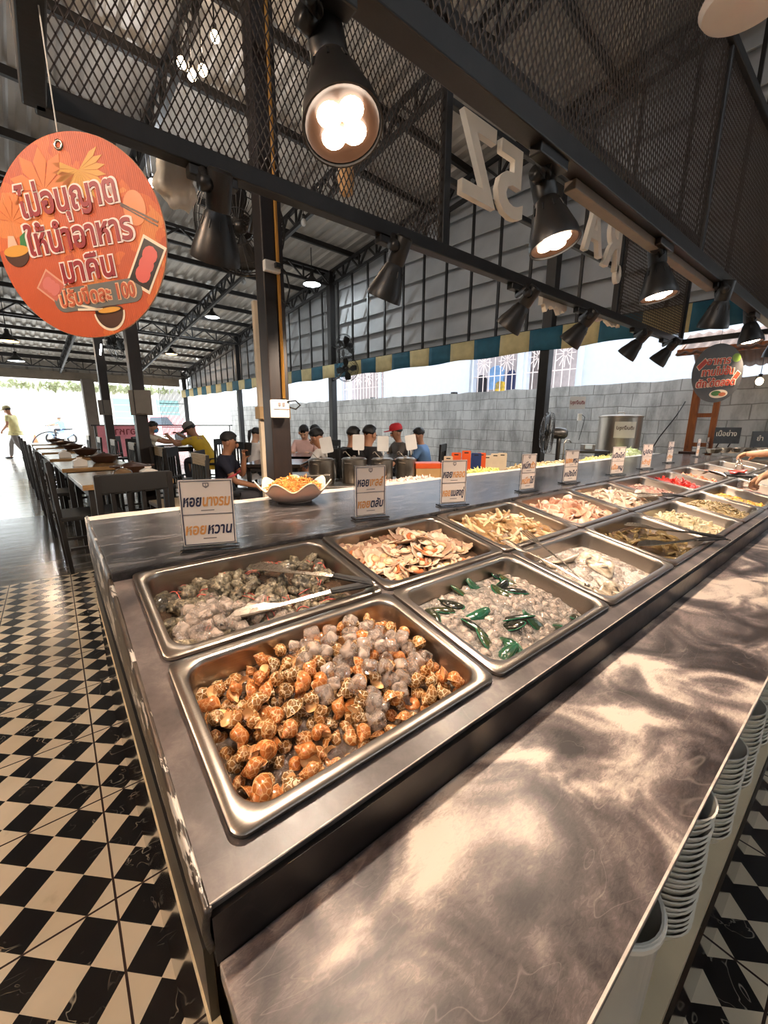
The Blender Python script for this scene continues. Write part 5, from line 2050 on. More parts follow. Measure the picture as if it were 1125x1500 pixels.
tray_print(0.152, -0.075, 0.95, 0.055, 0.031, br, plain('black_plate_print', (36, 26, 24), 0.35), plain('rose_meat_print', (222, 96, 84), 0.4))
tray_print(-0.10, -0.088, -0.75, 0.030, 0.026, plain('peach_plate', (222, 160, 130), 0.4), plain('rose_plate', (204, 104, 84), 0.4), plain('pink_meat_print', (214, 120, 110), 0.4))
disc2(0.15, 0.042, 0.027, 0.036, plain('pale_bowl_print', (226, 130, 60), 0.4), 0.0022, 'bowl_print')
b = MB()
b.bar((0.115, 0.058, 0.003), (0.2, 0.006, 0.003), 0.004, 0.0005)
b.bar((0.118, 0.052, 0.003), (0.198, -0.002, 0.003), 0.003, 0.0005)
b.build('chopstick_print', dk, sg)
b = MB()
b.lathe([(0.006, -0.003), (0.011, -0.003), (0.011, 0.0035), (0.006, 0.0035), (0.006, -0.003)], 20, Matrix.Translation((0.0, RS - 0.024, 0)))
b.build('eyelet', MT['chrome'], sg, True)
hole = sg.matrix_world @ Vector((0, RS - 0.024, 0))
b = MB()
b.tube([(hole.x, hole.y, hole.z), (hole.x - 0.003, hole.y, hole.z + 0.5), (hole.x, hole.y, 2.2)], 0.0012, 5)
o = b.build('hanging_string', MT['white_plastic'])
tag(o, 'thin string holding the round orange sign', 'string')

c2 = at_y(1051, 547, 0.47)
s2 = thing('round_hanging_sign', 'round dark grey hanging sign with orange Thai lettering', 'sign', (0, 0, 0))
s2.matrix_world = sign_frame(c2, math.radians(-32), math.radians(5))
RS2 = 0.205
b = MB()
b.lathe([(0, -0.002), (RS2, -0.002), (RS2, 0.002), (0, 0.002)], 56)
b.build('board', plain('charcoal_board', (84, 82, 80), 0.4, var=0.2, vscale=10), s2)
r2, w2 = plain('vermilion_print', (214, 70, 36), 0.4), plain('pale_outline', (250, 222, 196), 0.4)
sg_keep = sg
sg = s2
outlined('อาหาร', 0.07, 0.19, r2, w2, 0.0, 0.085, s2, shear=0.15)
outlined('ทานไม่อั้น', 0.07, 0.26, r2, w2, 0.0, 0.01, s2, shear=0.15)
outlined('ตักได้ตลอด', 0.07, 0.31, r2, w2, -0.01, -0.068, s2, shear=0.15)
disc2(0.14, 0.10, 0.035, 0.03, plain('lime_print', (120, 150, 50), 0.4), 0.0024, 'leaf_print')
tray_print(-0.13, 0.07, 0.7, 0.045, 0.02, br, r2, plain('brick_print', (190, 60, 40), 0.4))
tray_print(0.15, -0.03, 0.9, 0.04, 0.02, br, r2, plain('brick_print2', (200, 80, 50), 0.4))
disc2(0.02, -0.145, 0.075, 0.03, br, 0.0024, 'plate_print')
disc2(0.0, -0.14, 0.04, 0.018, plain('leafgreen_print', (70, 120, 50), 0.4), 0.0028, 'leaf_print')
disc2(0.05, -0.15, 0.03, 0.014, plain('roast_print', (200, 110, 60), 0.4), 0.003, 'meat_print')
hole = s2.matrix_world @ Vector((0, RS2 - 0.01, 0))
o = MB().tube([hole, (hole.x, hole.y, 1.3)], 0.0012, 5).build('hanging_string', MT['cable'])
tag(o, 'thin string holding the round dark sign', 'string')

# =================================================================== PEOPLE
def skin_mesh(verts, radii, edges, name, m, sub=1, root=0):
    me = bpy.data.meshes.new(name)
    me.from_pydata([tuple(v) for v in verts], edges, [])
    o = bpy.data.objects.new(name, me)
    COL.objects.link(o)
    o.modifiers.new('skin', 'SKIN')
    for i, sv in enumerate(me.skin_vertices[0].data):
        r = radii[i]
        sv.radius = r if isinstance(r, tuple) else (r, r)
        sv.use_root = (i == root)
    if sub:
        s = o.modifiers.new('sub', 'SUBSURF')
        s.levels = s.render_levels = sub
    dg = bpy.context.evaluated_depsgraph_get()
    me2 = bpy.data.meshes.new_from_object(o.evaluated_get(dg))
    me2.name = name
    bpy.data.objects.remove(o)
    me2.materials.clear()
    me2.materials.append(m)
    me2.polygons.foreach_set('use_smooth', [True] * len(me2.polygons))
    r = bpy.data.objects.new(name, me2)
    COL.objects.link(r)
    return r


class Sk:
    def __init__(self):
        self.v, self.r, self.e = [], [], []

    def add(self, p, r, link=None):
        self.v.append(Vector(p))
        self.r.append(r)
        i = len(self.v) - 1
        if link is not None:
            self.e.append((link, i))
        return i


def ik(sh, hand, l1, l2, bend):
    d = hand - sh
    L = min(d.length, (l1 + l2) * 0.985)
    dn = d.normalized()
    a = (l1 * l1 - l2 * l2 + L * L) / (2 * L)
    h = math.sqrt(max(0, l1 * l1 - a * a))
    b = (bend - dn * bend.dot(dn)).normalized()
    return sh + dn * a + b * h, sh + dn * L


SKIN = plain('skin_tan', (172, 122, 92), 0.5, var=0.08, sss=0.05)
SKIN_L = plain('skin_light', (206, 160, 130), 0.5, var=0.08, sss=0.05)
HAIR = plain('black_hair', (20, 17, 16), 0.5, var=0.3, vscale=30, bump=0.3, bscale=200)
EYE = plain('eye_dark', (22, 16, 14), 0.2)
LIPS = plain('lips', (140, 80, 70), 0.5)


def cloth(name, rgb):
    return plain(name, rgb, 0.8, var=0.12, bump=0.1, bscale=30)


def add_hand(S, wrist_i, wrist, d, palm_n, curl=0.5, side=1, grip=None):
    """palm and five unequal fingers; d = pointing direction, palm_n = direction the palm faces"""
    d = d.normalized()
    s = d.cross(palm_n).normalized()
    n = s.cross(d).normalized() * -1
    n = palm_n - d * palm_n.dot(d)
    n = n.normalized() if n.length > 1e-5 else Vector((0, 0, -1))
    palm = wrist + d * 0.055
    pi = S.add(palm, (0.028, 0.022), wrist_i)
    for k, (off, ln) in enumerate(((-0.028, 0.062), (-0.010, 0.074), (0.010, 0.078), (0.028, 0.070))):
        base = palm + d * 0.035 + s * off
        bi = S.add(base, 0.0105, pi)
        d1 = (d * math.cos(curl * 0.7) + n * math.sin(curl * 0.7)).normalized()
        m1 = base + d1 * ln * 0.5
        mi = S.add(m1, 0.0092, bi)
        d2 = (d * math.cos(curl * 1.9) + n * math.sin(curl * 1.9)).normalized()
        m2 = m1 + d2 * ln * 0.3
        m2i = S.add(m2, 0.0085, mi)
        d3 = (d * math.cos(curl * 2.6) + n * math.sin(curl * 2.6)).normalized()
        S.add(m2 + d3 * ln * 0.25, 0.0072, m2i)
    tb = wrist + d * 0.03 + s * 0.03 * side
    ti = S.add(tb, 0.013, wrist_i)
    t1 = tb + (d * 0.6 + s * 0.75 * side + n * 0.35).normalized() * 0.032
    t1i = S.add(t1, 0.0105, ti)
    S.add(t1 + (d * 0.85 + s * 0.15 * side + n * 0.6 * (0.4 + curl)).normalized() * 0.03, 0.0085, t1i)


def person(label, loc, heading, scale=1.0, pose='sit', lean=12, head_pitch=10, head_yaw=0, shirt=None, pants=None, skin=None, hair='short', hands=None,
           sleeve=0.6, stride=0.0, group=None, cap=None, trim=None, curl=0.5, mask=None, name='person', long_sleeve=False, shoe=None):
    skin = skin or SKIN
    t = thing(name, label, 'person', loc, heading - PI / 2, group)
    t.scale = (scale, scale, scale)
    hip = 0.49 if pose == 'sit' else 0.93
    la = math.radians(lean)
    up = Vector((0, math.sin(la), math.cos(la)))
    pel = Vector((0, 0, hip))
    waist, chest = pel + up * 0.17, pel + up * 0.36
    neck = pel + up * 0.50
    hp = math.radians(lean * 0.6 + head_pitch)
    hy = math.radians(head_yaw)
    hup = Vector((0, math.sin(hp), math.cos(hp)))
    fwd = Vector((math.sin(hy) * -1, math.cos(hy) * math.cos(hp), -math.sin(hp) * math.cos(hy))).normalized()
    S = Sk()
    i_p = S.add(pel, 0.105)
    i_w = S.add(waist, 0.088, i_p)
    i_c = S.add(chest, 0.092, i_w)
    i_n = S.add(neck, 0.058, i_c)
    nk2 = neck + hup * 0.03
    i_n2 = S.add(nk2, 0.055, i_n)
    jaw = nk2 + hup * 0.065 + fwd * 0.022
    i_j = S.add(jaw, (0.073, 0.080), i_n2)
    mid = nk2 + hup * 0.125 + fwd * 0.01
    i_m = S.add(mid, (0.088, 0.104), i_j)
    top = nk2 + hup * 0.185
    i_t = S.add(top, (0.078, 0.090), i_m)
    right = fwd.cross(hup).normalized()
    Shirt = Sk()
    s_p = Shirt.add(pel + up * 0.0, (0.172, 0.14))
    Shirt.add(pel - Vector((0, 0, 0.035)), (0.160, 0.132), s_p)
    s_w = Shirt.add(waist, (0.15, 0.115), s_p)
    s_c = Shirt.add(chest, (0.168, 0.118), s_w)
    s_n = Shirt.add(neck - up * 0.015, 0.072, s_c)
    if hands is None:
        hands = (Vector((0.16, 0.42, hip + 0.27)), Vector((-0.16, 0.42, hip + 0.27))) if pose == 'sit' else (Vector((0.24, 0.12, hip - 0.12)), Vector((-0.24, -0.02, hip - 0.14)))
    for sgn, hnd in ((1, hands[0]), (-1, hands[1])):
        sh = pel + up * 0.44 + Vector((0.175 * sgn, 0, 0))
        el, wr = ik(sh, Vector(hnd), 0.28, 0.25, Vector((0.5 * sgn, -0.35, -1)))
        i_s = S.add(sh, 0.05, i_c)
        i_u = S.add(sh.lerp(el, 0.5), 0.047, i_s)
        i_e = S.add(el, 0.040, i_u)
        i_f = S.add(el.lerp(wr, 0.4), 0.041, i_e)
        i_r = S.add(wr, (0.028, 0.024), i_f)
        add_hand(S, i_r, wr, (wr - el), Vector((-0.3 * sgn, 0, -1)), curl, -sgn)
        c0 = Shirt.add(sh, 0.072, s_c)
        c1 = Shirt.add(sh.lerp(el, 0.45), 0.060, c0)
        if long_sleeve:
            c1 = Shirt.add(el, 0.053, c1)
            Shirt.add(el.lerp(wr, 0.9), 0.038, c1)
        else:
            Shirt.add(sh.lerp(el, sleeve + 0.1), 0.058, c1)
    Pn = Sk()
    p_p = Pn.add(pel + Vector((0, 0, 0.03)), (0.162, 0.125))
    p_b = Pn.add(pel - Vector((0, 0, 0.04)), (0.158, 0.125), p_p)
    shoes = []
    for sgn in (1, -1):
        h = Vector((0.09 * sgn, 0.02, hip - 0.05))
        if pose == 'sit':
            kn = Vector((0.12 * sgn, 0.42, hip + 0.0))
            an = Vector((0.12 * sgn, 0.40, 0.085))
        else:
            kn = Vector((0.09 * sgn, 0.06 + 0.18 * stride * sgn + 0.04, hip - 0.43))
            an = Vector((0.09 * sgn, 0.02 + 0.36 * stride * sgn - (0.06 if sgn < 0 else 0) * stride, 0.085))
        i_h = S.add(h, 0.085, i_p)
        i_k = S.add(kn, 0.056, i_h)
        i_cf = S.add(kn.lerp(an, 0.35) - Vector((0, 0.015, 0)), 0.052, i_k)
        i_a = S.add(an, 0.036, i_cf)
        i_hl = S.add(an + Vector((0, 0.03, -0.045)), 0.035, i_a)
        S.add(an + Vector((0, 0.16, -0.058)), (0.036, 0.022), i_hl)
        q = Pn.add(h, 0.10, p_b)
        q = Pn.add(h.lerp(kn, 0.55), 0.085, q)
        q = Pn.add(kn, 0.072, q)
        q = Pn.add(kn.lerp(an, 0.5), 0.064, q)
        Pn.add(kn.lerp(an, 1.05), 0.056, q)
        shoes.append(an)
    body = skin_mesh(S.v, S.r, S.e, 'body', skin)
    body.parent = t
    o = skin_mesh(Shirt.v, Shirt.r, Shirt.e, 'shirt', shirt)
    o.parent = t
    if trim:
        for sgn, hnd in ((1, hands[0]), (-1, hands[1])):
            sh = pel + up * 0.44 + Vector((0.175 * sgn, 0, 0))
            el, wr = ik(sh, Vector(hnd), 0.28, 0.25, Vector((0.5 * sgn, -0.35, -1)))
            MB().tube([sh.lerp(el, sleeve + 0.12), sh.lerp(el, sleeve + 0.2)], 0.062, 14).build('sleeve_trim', trim, o, True)
    o = skin_mesh(Pn.v, Pn.r, Pn.e, 'trousers', pants or cloth('dark_trousers', (40, 40, 46)))
    o.parent = t
    for an in shoes:
        MB().ell(an + Vector((0, 0.075, -0.052)), (0.047, 0.135, 0.04), 14, 9).build('shoe', shoe or MT['rubber'], t, True)
    # face
    for sgn in (-1, 1):
        MB().ell(mid + right * 0.086 * sgn - hup * 0.018, (0.012, 0.022, 0.030), 12, 8, Matrix((right, fwd, hup)).transposed()).build('ear', skin, body, True)
        MB().ell(mid + fwd * 0.089 + right * 0.033 * sgn + hup * 0.002, (0.012, 0.010, 0.008), 10, 7).build('eye', EYE, body, True)
    MB().ell(mid + fwd * 0.098 - hup * 0.028, (0.015, 0.020, 0.026), 12, 9, Matrix((right, fwd, hup)).transposed()).build('nose', skin, body, True)
    MB().tube([mid + fwd * 0.088 - hup * 0.062 - right * 0.022, mid + fwd * 0.096 - hup * 0.06, mid + fwd * 0.088 - hup * 0.062 + right * 0.022], 0.005, 7).build('mouth', LIPS, body, True)
    if mask:
        MB().ell(mid + fwd * 0.062 - hup * 0.06, (0.062, 0.05, 0.05), 16, 10).build('face_mask', mask, t, True)
    HM = Matrix((right, fwd, hup)).transposed()
    hc = mid + hup * 0.03
    def hairfn(th, ph):
        x, y, z = math.cos(ph) * math.cos(th), math.cos(ph) * math.sin(th), math.sin(ph)
        d = 1 + 0.05 * noise.noise(Vector((x * 3, y * 3, z * 3)))
        if y > 0.2 and z < 0.55:
            d *= 0.80
        if y <= 0.25 and z < -0.35 and hair != 'long':
            d *= 0.86
        low = 1.0
        if hair == 'long' and z < 0 and y < 0.25:
            low = 1.9
        return hc + HM @ Vector((x * 0.088 * d, y * 0.108 * d - 0.006, z * 0.098 * d * low))
    ho = superq(hairfn, 'hair', HAIR, 26, 17)
    ho.parent = t
    if hair == 'pony':
        MB().tube([hc - fwd * 0.1 + hup * 0.02, hc - fwd * 0.15 - hup * 0.02, hc - fwd * 0.14 - hup * 0.12, hc - fwd * 0.12 - hup * 0.22], [0.025, 0.034, 0.03, 0.01], 10).build('ponytail', HAIR, ho, True)
    if hair == 'bun':
        MB().ell(hc - fwd * 0.08 + hup * 0.09, (0.045, 0.045, 0.04)).build('bun', HAIR, ho, True)
    if cap:
        b = MB()
        Mc = HM.to_4x4()
        Mc.translation = hc + hup * 0.012
        b.lathe([(0.102, 0.0), (0.104, 0.03), (0.092, 0.075), (0.06, 0.105), (0.0, 0.115)], 24, Mc @ Matrix.Diagonal((0.95, 1.1, 1, 1)))
        b.prism([(-0.075, 0.06), (0.075, 0.06), (0.07, 0.15), (0.04, 0.185), (-0.04, 0.185), (-0.07, 0.15)], 0.008, Mc @ Matrix.Translation((0, 0.02, 0.0)))
        b.build('cap', cap, t, smooth=40)
    return t


def seat_from_head(px, py, D, heading, lean=12, **kw):
    h = at_d(px, py, D)
    s = max(0.8, min(1.1, (h.z - FLOOR) / (0.49 + 0.70 * math.cos(math.radians(lean)))))
    off = 0.66 * math.sin(math.radians(lean)) * s
    loc = (h.x - math.cos(heading) * off, h.y - math.sin(heading) * off, FLOOR)
    return person(kw.pop('label'), loc, heading, s, 'sit', lean, **kw), loc, s


IMG_R = math.atan2(-0.628, 0.779)            # heading of someone looking towards the right edge of the view
# =================================================================== FURNITURE
TABLE_WOOD = mat_wood('slab_table_wood', (104, 74, 44), (176, 140, 96), 0.2, (3, 22, 22))
CHAIR_WOOD = mat_wood('pale_chair_wood', (150, 128, 96), (196, 174, 136), 0.35, (3, 30, 30))
DARK_CLOTH = plain('dark_seat', (11, 10, 10), 0.6, var=0.2)


def make_table(label, L=0.95, W=0.62, top=None, group=None, h=0.745):
    t = thing('dining_table', label, 'table', (0, 0, 0), 0, group)
    MB().box((0, 0, h - 0.02), (W, L, 0.04)).build('tabletop', top or TABLE_WOOD, t, bevel=0.006)
    b = MB()
    for s in (-1, 1):
        b.box((s * (W / 2 - 0.05), 0, h - 0.065), (0.03, L - 0.1, 0.05))
        b.box((0, s * (L / 2 - 0.05), h - 0.065), (W - 0.1, 0.03, 0.05))
    b.build('apron', MT['black_metal'], t)
    for sx in (-1, 1):
        for sy in (-1, 1):
            MB().box((sx * (W / 2 - 0.055), sy * (L / 2 - 0.055), (h - 0.04) / 2), (0.04, 0.04, h - 0.04)).build('leg', MT['black_metal'], t)
    MB().box((0, 0, 0.16), (W - 0.12, 0.03, 0.03)).build('stretcher', MT['black_metal'], t)
    return t


def make_chair(label, back=None, group=None):
    """faces local +y"""
    t = thing('dining_chair', label, 'chair', (0, 0, 0), 0, group)
    MB().box((0, 0, 0.45), (0.42, 0.42, 0.035)).build('seat', back or CHAIR_WOOD, t, bevel=0.006)
    for sx in (-1, 1):
        MB().box((sx * 0.19, 0.19, 0.216), (0.03, 0.03, 0.432)).build('leg', MT['black_metal'], t)
        MB().bar((sx * 0.19, -0.19, 0), (sx * 0.19, -0.23, 0.90), 0.03).build('leg', MT['black_metal'], t)
        MB().box((sx * 0.19, 0, 0.2), (0.022, 0.36, 0.022)).build('stretcher', MT['black_metal'], t)
    MB().box((0, -0.225, 0.85), (0.40, 0.024, 0.11)).build('backrest', back or CHAIR_WOOD, t, bevel=0.004)
    b = MB()
    for i in range(4):
        b.box((-0.12 + 0.08 * i, -0.215, 0.64), (0.022, 0.016, 0.32))
    b.box((0, -0.21, 0.55), (0.37, 0.018, 0.02))
    b.build('back_slat', MT['black_metal'], t)
    return t


def put(o, x, y, rz, label=None, group=None):
    return dup(o, (x, y, FLOOR), rz, label, group)


tab0 = make_table('wooden slab table')
cha0 = make_chair('pale wood chair')
cha1 = make_chair('black chair', DARK_CLOTH)
tab1 = make_table('dark table', 1.1, 0.65, plain('dark_table_top', (52, 46, 42), 0.15, var=0.2))
ORD = ('first', 'second', 'third', 'fourth', 'fifth', 'sixth')
clay = None
for i in range(6):
    y = 3.75 + i * 1.42
    x = 0.30 - 0.065 * (y - 3.75)
    o = put(tab0, x, y, HALL, '%s wooden slab table along the aisle, counted from the counter' % ORD[i], 'slab tables along the aisle')
    for s, nm in ((-1, 'aisle side'), (1, 'post side')):
        put(cha1 if s < 0 else cha0, x + s * (0.24 if s < 0 else 0.46), y + 0.02, HALL + (-PI / 2 if s < 0 else PI / 2), ('black chair' if s < 0 else 'pale wood chair') + ' on the %s of the %s slab table' % (nm, ORD[i]), 'chairs along the slab tables')
    # clay pot, tissue box on each
    def pot_on(px_, py_, lab):
        t = thing('clay_hotpot', lab, 'hot pot', (px_, py_, FLOOR + 0.745), 0, 'clay hot pots on the slab tables')
        t.scale = (0.8, 0.8, 0.8)
        MB().lathe([(0, 0), (0.10, 0), (0.13, 0.02), (0.175, 0.085), (0.185, 0.10), (0.175, 0.105), (0.16, 0.09), (0.10, 0.04), (0, 0.035)], 28).build('bowl', MT['clay'], t, smooth=40)
        MB().lathe([(0.0, 0.155), (0.02, 0.15), (0.025, 0.135), (0.06, 0.13), (0.14, 0.10), (0.15, 0.09)], 24).build('lid', MT['clay'], t, smooth=40)
        for s_ in (-1, 1):
            MB().tube([(s_ * 0.17, -0.03, 0.09), (s_ * 0.21, -0.02, 0.095), (s_ * 0.21, 0.02, 0.095), (s_ * 0.17, 0.03, 0.09)], 0.009, 8).build('handle', MT['clay'], t, True)
        return t
    pot_on(x + 0.12, y + 0.05, 'brown clay hot pot on the %s slab table' % ORD[i])
    if i < 3:
        t = thing('tissue_box', 'white tissue box on the %s slab table' % ORD[i], 'tissue box', (x + (0.19 if i == 0 else -0.12), y - 0.28, FLOOR + 0.745), 0.1)
        b = MB()
        b.prism([(-.06, 0), (.06, 0), (.06, .06), (0, .085), (-.06, .06)], 0.09, Matrix(((1, 0, 0, 0), (0, 0, 1, -.045), (0, 1, 0, 0), (0, 0, 0, 1))))
        b.build('box', MT['white_plastic'], t, bevel=0.004)
        MB().box((0, 0.0, 0.088), (0.05, 0.01, 0.012)).build('tissue', MT['paper'], t)
t = thing('glass_cover', 'small clear dome beside the tissue box on the first slab table', 'dome', (0.30, 3.42, FLOOR + 0.745))
MB().lathe([(0.075, 0), (0.078, 0.03), (0.06, 0.075), (0.02, 0.095), (0, 0.097)], 24).build('dome', MT['acrylic'], t, True)
MB().ell((0, 0, 0.105), (0.012, 0.012, 0.012)).build('knob', MT['acrylic'], t, True)
# chair at the near end, seen from behind, and chopsticks stand
nc = at_d(192, 700, 2.45)
put(cha1, nc.x, nc.y + 0.2, HALL, 'black slatted chair with its back to the counter at the first slab table')

# black chairs beyond the posts
bc = [((238, 690), 5.6, 'aisle-most black chair behind the dark post'), ((262, 695), 5.3, 'black chair second behind the dark post'), ((284, 700), 5.0, 'black chair just behind the man in navy'), ((190, 675), 8.6, 'black chair by the pink banner')]
for (q, D, lb) in bc:
    p = at_d(q[0], q[1], D)
    put(cha1, p.x, p.y, IMG_R - PI / 2 + 0.15, lb, 'black dining chairs')

# dark tables for the diners
def tbl(px, D, rz, label, z=None):
    p = at_d(px, 660, D)
    return put(tab1, p.x, p.y, rz, label, 'dark dining tables'), p


tbl(414, 5.05, IMG_R, 'dark table in front of the man in navy')
tbl(248, 7.95, HALL, 'dark table at the man in yellow')
tbl(452, 5.75, IMG_R, 'dark table among the diners in pale shirts')
tbl(566, 5.65, IMG_R, 'dark table between the men in black and the red cap')
tbl(375, 8.6, HALL, 'dark table by the barred grille')

# ---- diners
CL = cloth
people = []
t_, l_, s_ = seat_from_head(333, 641, 4.35, IMG_R + 0.15, 8, label='seated man in a navy T-shirt with pink sleeve edges, drinking from a dark cup', shirt=CL('navy_shirt', (26, 28, 46)), trim=CL('pink_trim', (206, 84, 92)), pants=CL('grey_shorts', (70, 70, 76)), hands=(Vector((0.10, 0.40, 0.60)), Vector((-0.06, 0.26, 0.92))), head_pitch=6)
cupp = t_.matrix_basis @ Vector((0, 0, 0))
th = Matrix.Translation(t_.location) @ Euler(t_.rotation_euler).to_matrix().to_4x4() @ Matrix.Scale(s_, 4) @ Vector((-0.05, 0.31, 1.06))
t = thing('dark_cup', 'dark cup held to the face of the man in navy', 'cup', th - Vector((0, 0, 0.08)))
MB().lathe([(0, 0), (0.034, 0), (0.044, 0.13), (0.041, 0.13), (0.032, 0.006), (0, 0.005)], 20, Matrix.Rotation(0.15, 4, 'X')).build('cup', MT['lamp_black'], t, smooth=40)
put(cha1, l_[0], l_[1], IMG_R + 0.15 - PI / 2, 'black chair under the man in navy', 'black dining chairs')
specs = [
    (279, 626, 7.6, IMG_R + PI - 0.2, 34, dict(label='man in a yellow shirt and grey cap leaning over the table', shirt=CL('yellow_shirt', (206, 166, 40)), cap=CL('grey_cap', (120, 116, 112)), hands=(Vector((0.18, 0.72, 0.92)), Vector((-0.16, 0.70, 0.90))), head_pitch=12)),
    (222, 622, 8.4, IMG_R + 0.3, 10, dict(label='person in a cream shirt and blue mask across from the man in yellow', shirt=CL('cream_shirt', (212, 196, 170)), mask=CL('blue_mask', (70, 150, 200)), hair='short', hands=(Vector((0.18, 0.6, 0.8)), Vector((-0.18, 0.6, 0.82))))),
    (205, 634, 7.6, 1.3, 8, dict(label='person in a brown top seen from behind beside the dark post', shirt=CL('brown_top', (86, 62, 46)), hair='long')),
    (374, 632, 6.6, IMG_R + 0.9, 10, dict(label='person with a black ponytail and white blouse beside the beige board', shirt=CL('white_blouse', (226, 218, 212)), hair='pony', skin=SKIN_L)),
    (446, 627, 6.6, IMG_R - 1.6, 10, dict(label='young person in a pale pink shirt looking down at the table', shirt=CL('pale_pink_shirt', (222, 184, 176)), skin=SKIN_L, head_pitch=24)),
    (464, 627, 7.1, IMG_R - 2.3, 12, dict(label='dark-haired person half hidden between the pale pink and white shirts', shirt=CL('offwhite_shirt', (220, 210, 200)), skin=SKIN_L, head_pitch=18)),
    (468, 634, 4.9, IMG_R + PI - 0.25, 12, dict(label='man in a white shirt in profile behind the steel soup pots', shirt=CL('white_shirt', (228, 222, 216)), skin=SKIN, head_pitch=18)),
    (517, 633, 5.0, IMG_R + 0.75, 12, dict(label='first of two diners in black seen from behind the soup pots', shirt=CL('black_shirt', (24, 23, 25)), head_pitch=6)),
    (541, 631, 5.0, IMG_R + 0.75, 10, dict(label='second diner in charcoal with a bare neck, beside the diner in black', shirt=CL('charcoal_shirt', (40, 38, 40)), head_pitch=4)),
    (582, 629, 6.25, IMG_R + PI + 0.35, 8, dict(label='man in a red cap and grey raglan shirt facing the diners in black', shirt=CL('grey_raglan', (92, 84, 78)), cap=CL('red_cap', (190, 36, 44)), head_pitch=6, trim=CL('black_sleeve', (26, 24, 26)))),
    (614, 633, 6.1, IMG_R + PI - 0.35, 14, dict(label='man in a light blue T-shirt beside the red cap', shirt=CL('light_blue_shirt', (92, 126, 168)), head_pitch=6)),
]
for px, py, D, hd, ln, kw in specs:
    t_, l_, s_ = seat_from_head(px, py, D, hd, ln, **kw)
    short = kw['label'].split(',')[0].split(' seen')[0].split(' across')[0].split(' beside')[0].split(' between')[0]
    put(cha1, l_[0], l_[1], hd - PI / 2, 'black chair under the ' + ' '.join(short.split()[:11]), 'black dining chairs')
# walker in the street opening
wpz = at_z(30, 672, FLOOR)
person('man in a pale yellow shirt and cap walking past the street opening', (wpz.x, wpz.y, FLOOR), IMG_R + PI + 0.15, 0.98, 'stand', 8, 12, 0, shirt=CL('pale_yellow_shirt', (206, 196, 140)), pants=CL('grey_trousers', (110, 104, 100)), stride=0.8, cap=CL('khaki_cap', (150, 140, 100)), hands=(Vector((0.2, 0.30, 1.05)), Vector((-0.22, 0.2, 0.95))))

# customer at the edge: reaching hands with tongs and a plate
hR, hL = at_d(1116, 664, 2.70), at_d(1118, 700, 2.5)
HEAD = math.radians(122)
cust = Vector((3.42, -0.44, FLOOR))
Rc = Matrix.Rotation(-(HEAD - PI / 2), 3, 'Z')
person('customer in a tan top reaching over the pans with tongs and a black plate', cust, HEAD, 1.0, 'stand', 35, 20, 0, shirt=CL('tan_top', (178, 130, 84)), pants=CL('jeans', (60, 70, 96)),
       hands=(Rc @ (hR - cust), Rc @ (hL - cust)), curl=0.95, skin=SKIN_L, hair='long')
t = thing('serving_tongs', 'short steel tongs gripped in the reaching hand', 'tongs', (0, 0, 0))
pA = at_d(1082, 672, 2.66)
for q in ((1076, 690), (1090, 691)):
    e = at_d(q[0], q[1], 2.62)
    MB().tube([pA, pA.lerp(e, 0.5) + Vector((0, 0, 0.004)), e], [0.006, 0.005, 0.008], 8).build('arm', MT['chrome'], t, True)
pp = at_d(1080, 697, 2.52)
t = thing('black_plate', 'black plate with red meat held over the pans', 'plate', pp, 0.3)
MB().prism(rrect(0.20, 0.12, 0.02), 0.012, Matrix.Translation((0, 0, 0))).build('plate', MT['lamp_black'], t, bevel=0.003)
for i in range(4):
    o = slice_proto('meat_slice', MAT_RED, i + 80, 0.04, 0.02, 0.005, 0.006)
    o.matrix_world = Matrix.Translation(pp + Vector((-0.06 + i * 0.035, 0.005 * (-1) ** i, 0.022 + 0.002 * i))) @ Matrix.Rotation(i * 0.8, 4, 'Z')
    tag(o, 'red meat slice on the black plate', 'meat', 'red meat slices on the black plate')

for pr in (tab0, tab1, cha0, cha1):
    for ch in list(pr.children):
        bpy.data.objects.remove(ch)
    bpy.data.objects.remove(pr)

# =================================================================== BEHIND THE LEDGE
A, B_ = at_d(425, 690, 4.05), at_d(745, 690, 4.75)
A.z = B_.z = 0
d_ = (B_ - A)
L_ = d_.length
tz = -0.12
t = thing('steel_worktable', 'long steel worktable behind the ledge carrying the soup pots', 'table', (A.x, A.y, FLOOR), math.atan2(d_.y, d_.x))
MB().box((L_ / 2, 0.15, tz - FLOOR - 0.02), (L_ + 0.1, 0.62, 0.04)).build('top', MT['steel_dark'], t, bevel=0.004)
MB().box((0.18, 0.1, tz - FLOOR + 0.055), (0.42, 0.3, 0.11)).build('food_well', MT['steel_dark'], t, bevel=0.01)
for x in (0.05, L_ - 0.05):
    for y in (-0.1, 0.4):
        MB().tube([(x, y, 0), (x, y, tz - FLOOR - 0.04)], 0.02, 10).build('leg', MT['steel_dark'], t, True)
MB().box((L_ / 2, 0.15, 0.2), (L_, 0.56, 0.025)).build('lower_shelf', MT['steel_dark'], t)
WT = Matrix.Translation((A.x, A.y, 0)) @ Matrix.Rotation(math.atan2(d_.y, d_.x), 4, 'Z')


def on_wt(px, py=690):
    """spot on the worktable's centre line under a pixel column"""
    o, dr = WT.inverted() @ CAM, WT.to_3x3().inverted() @ ray(px, py)
    k = (0.1 - o.y) / dr.y
    p = o + dr * k
    return WT @ Vector((p.x, 0.1, 0)), k


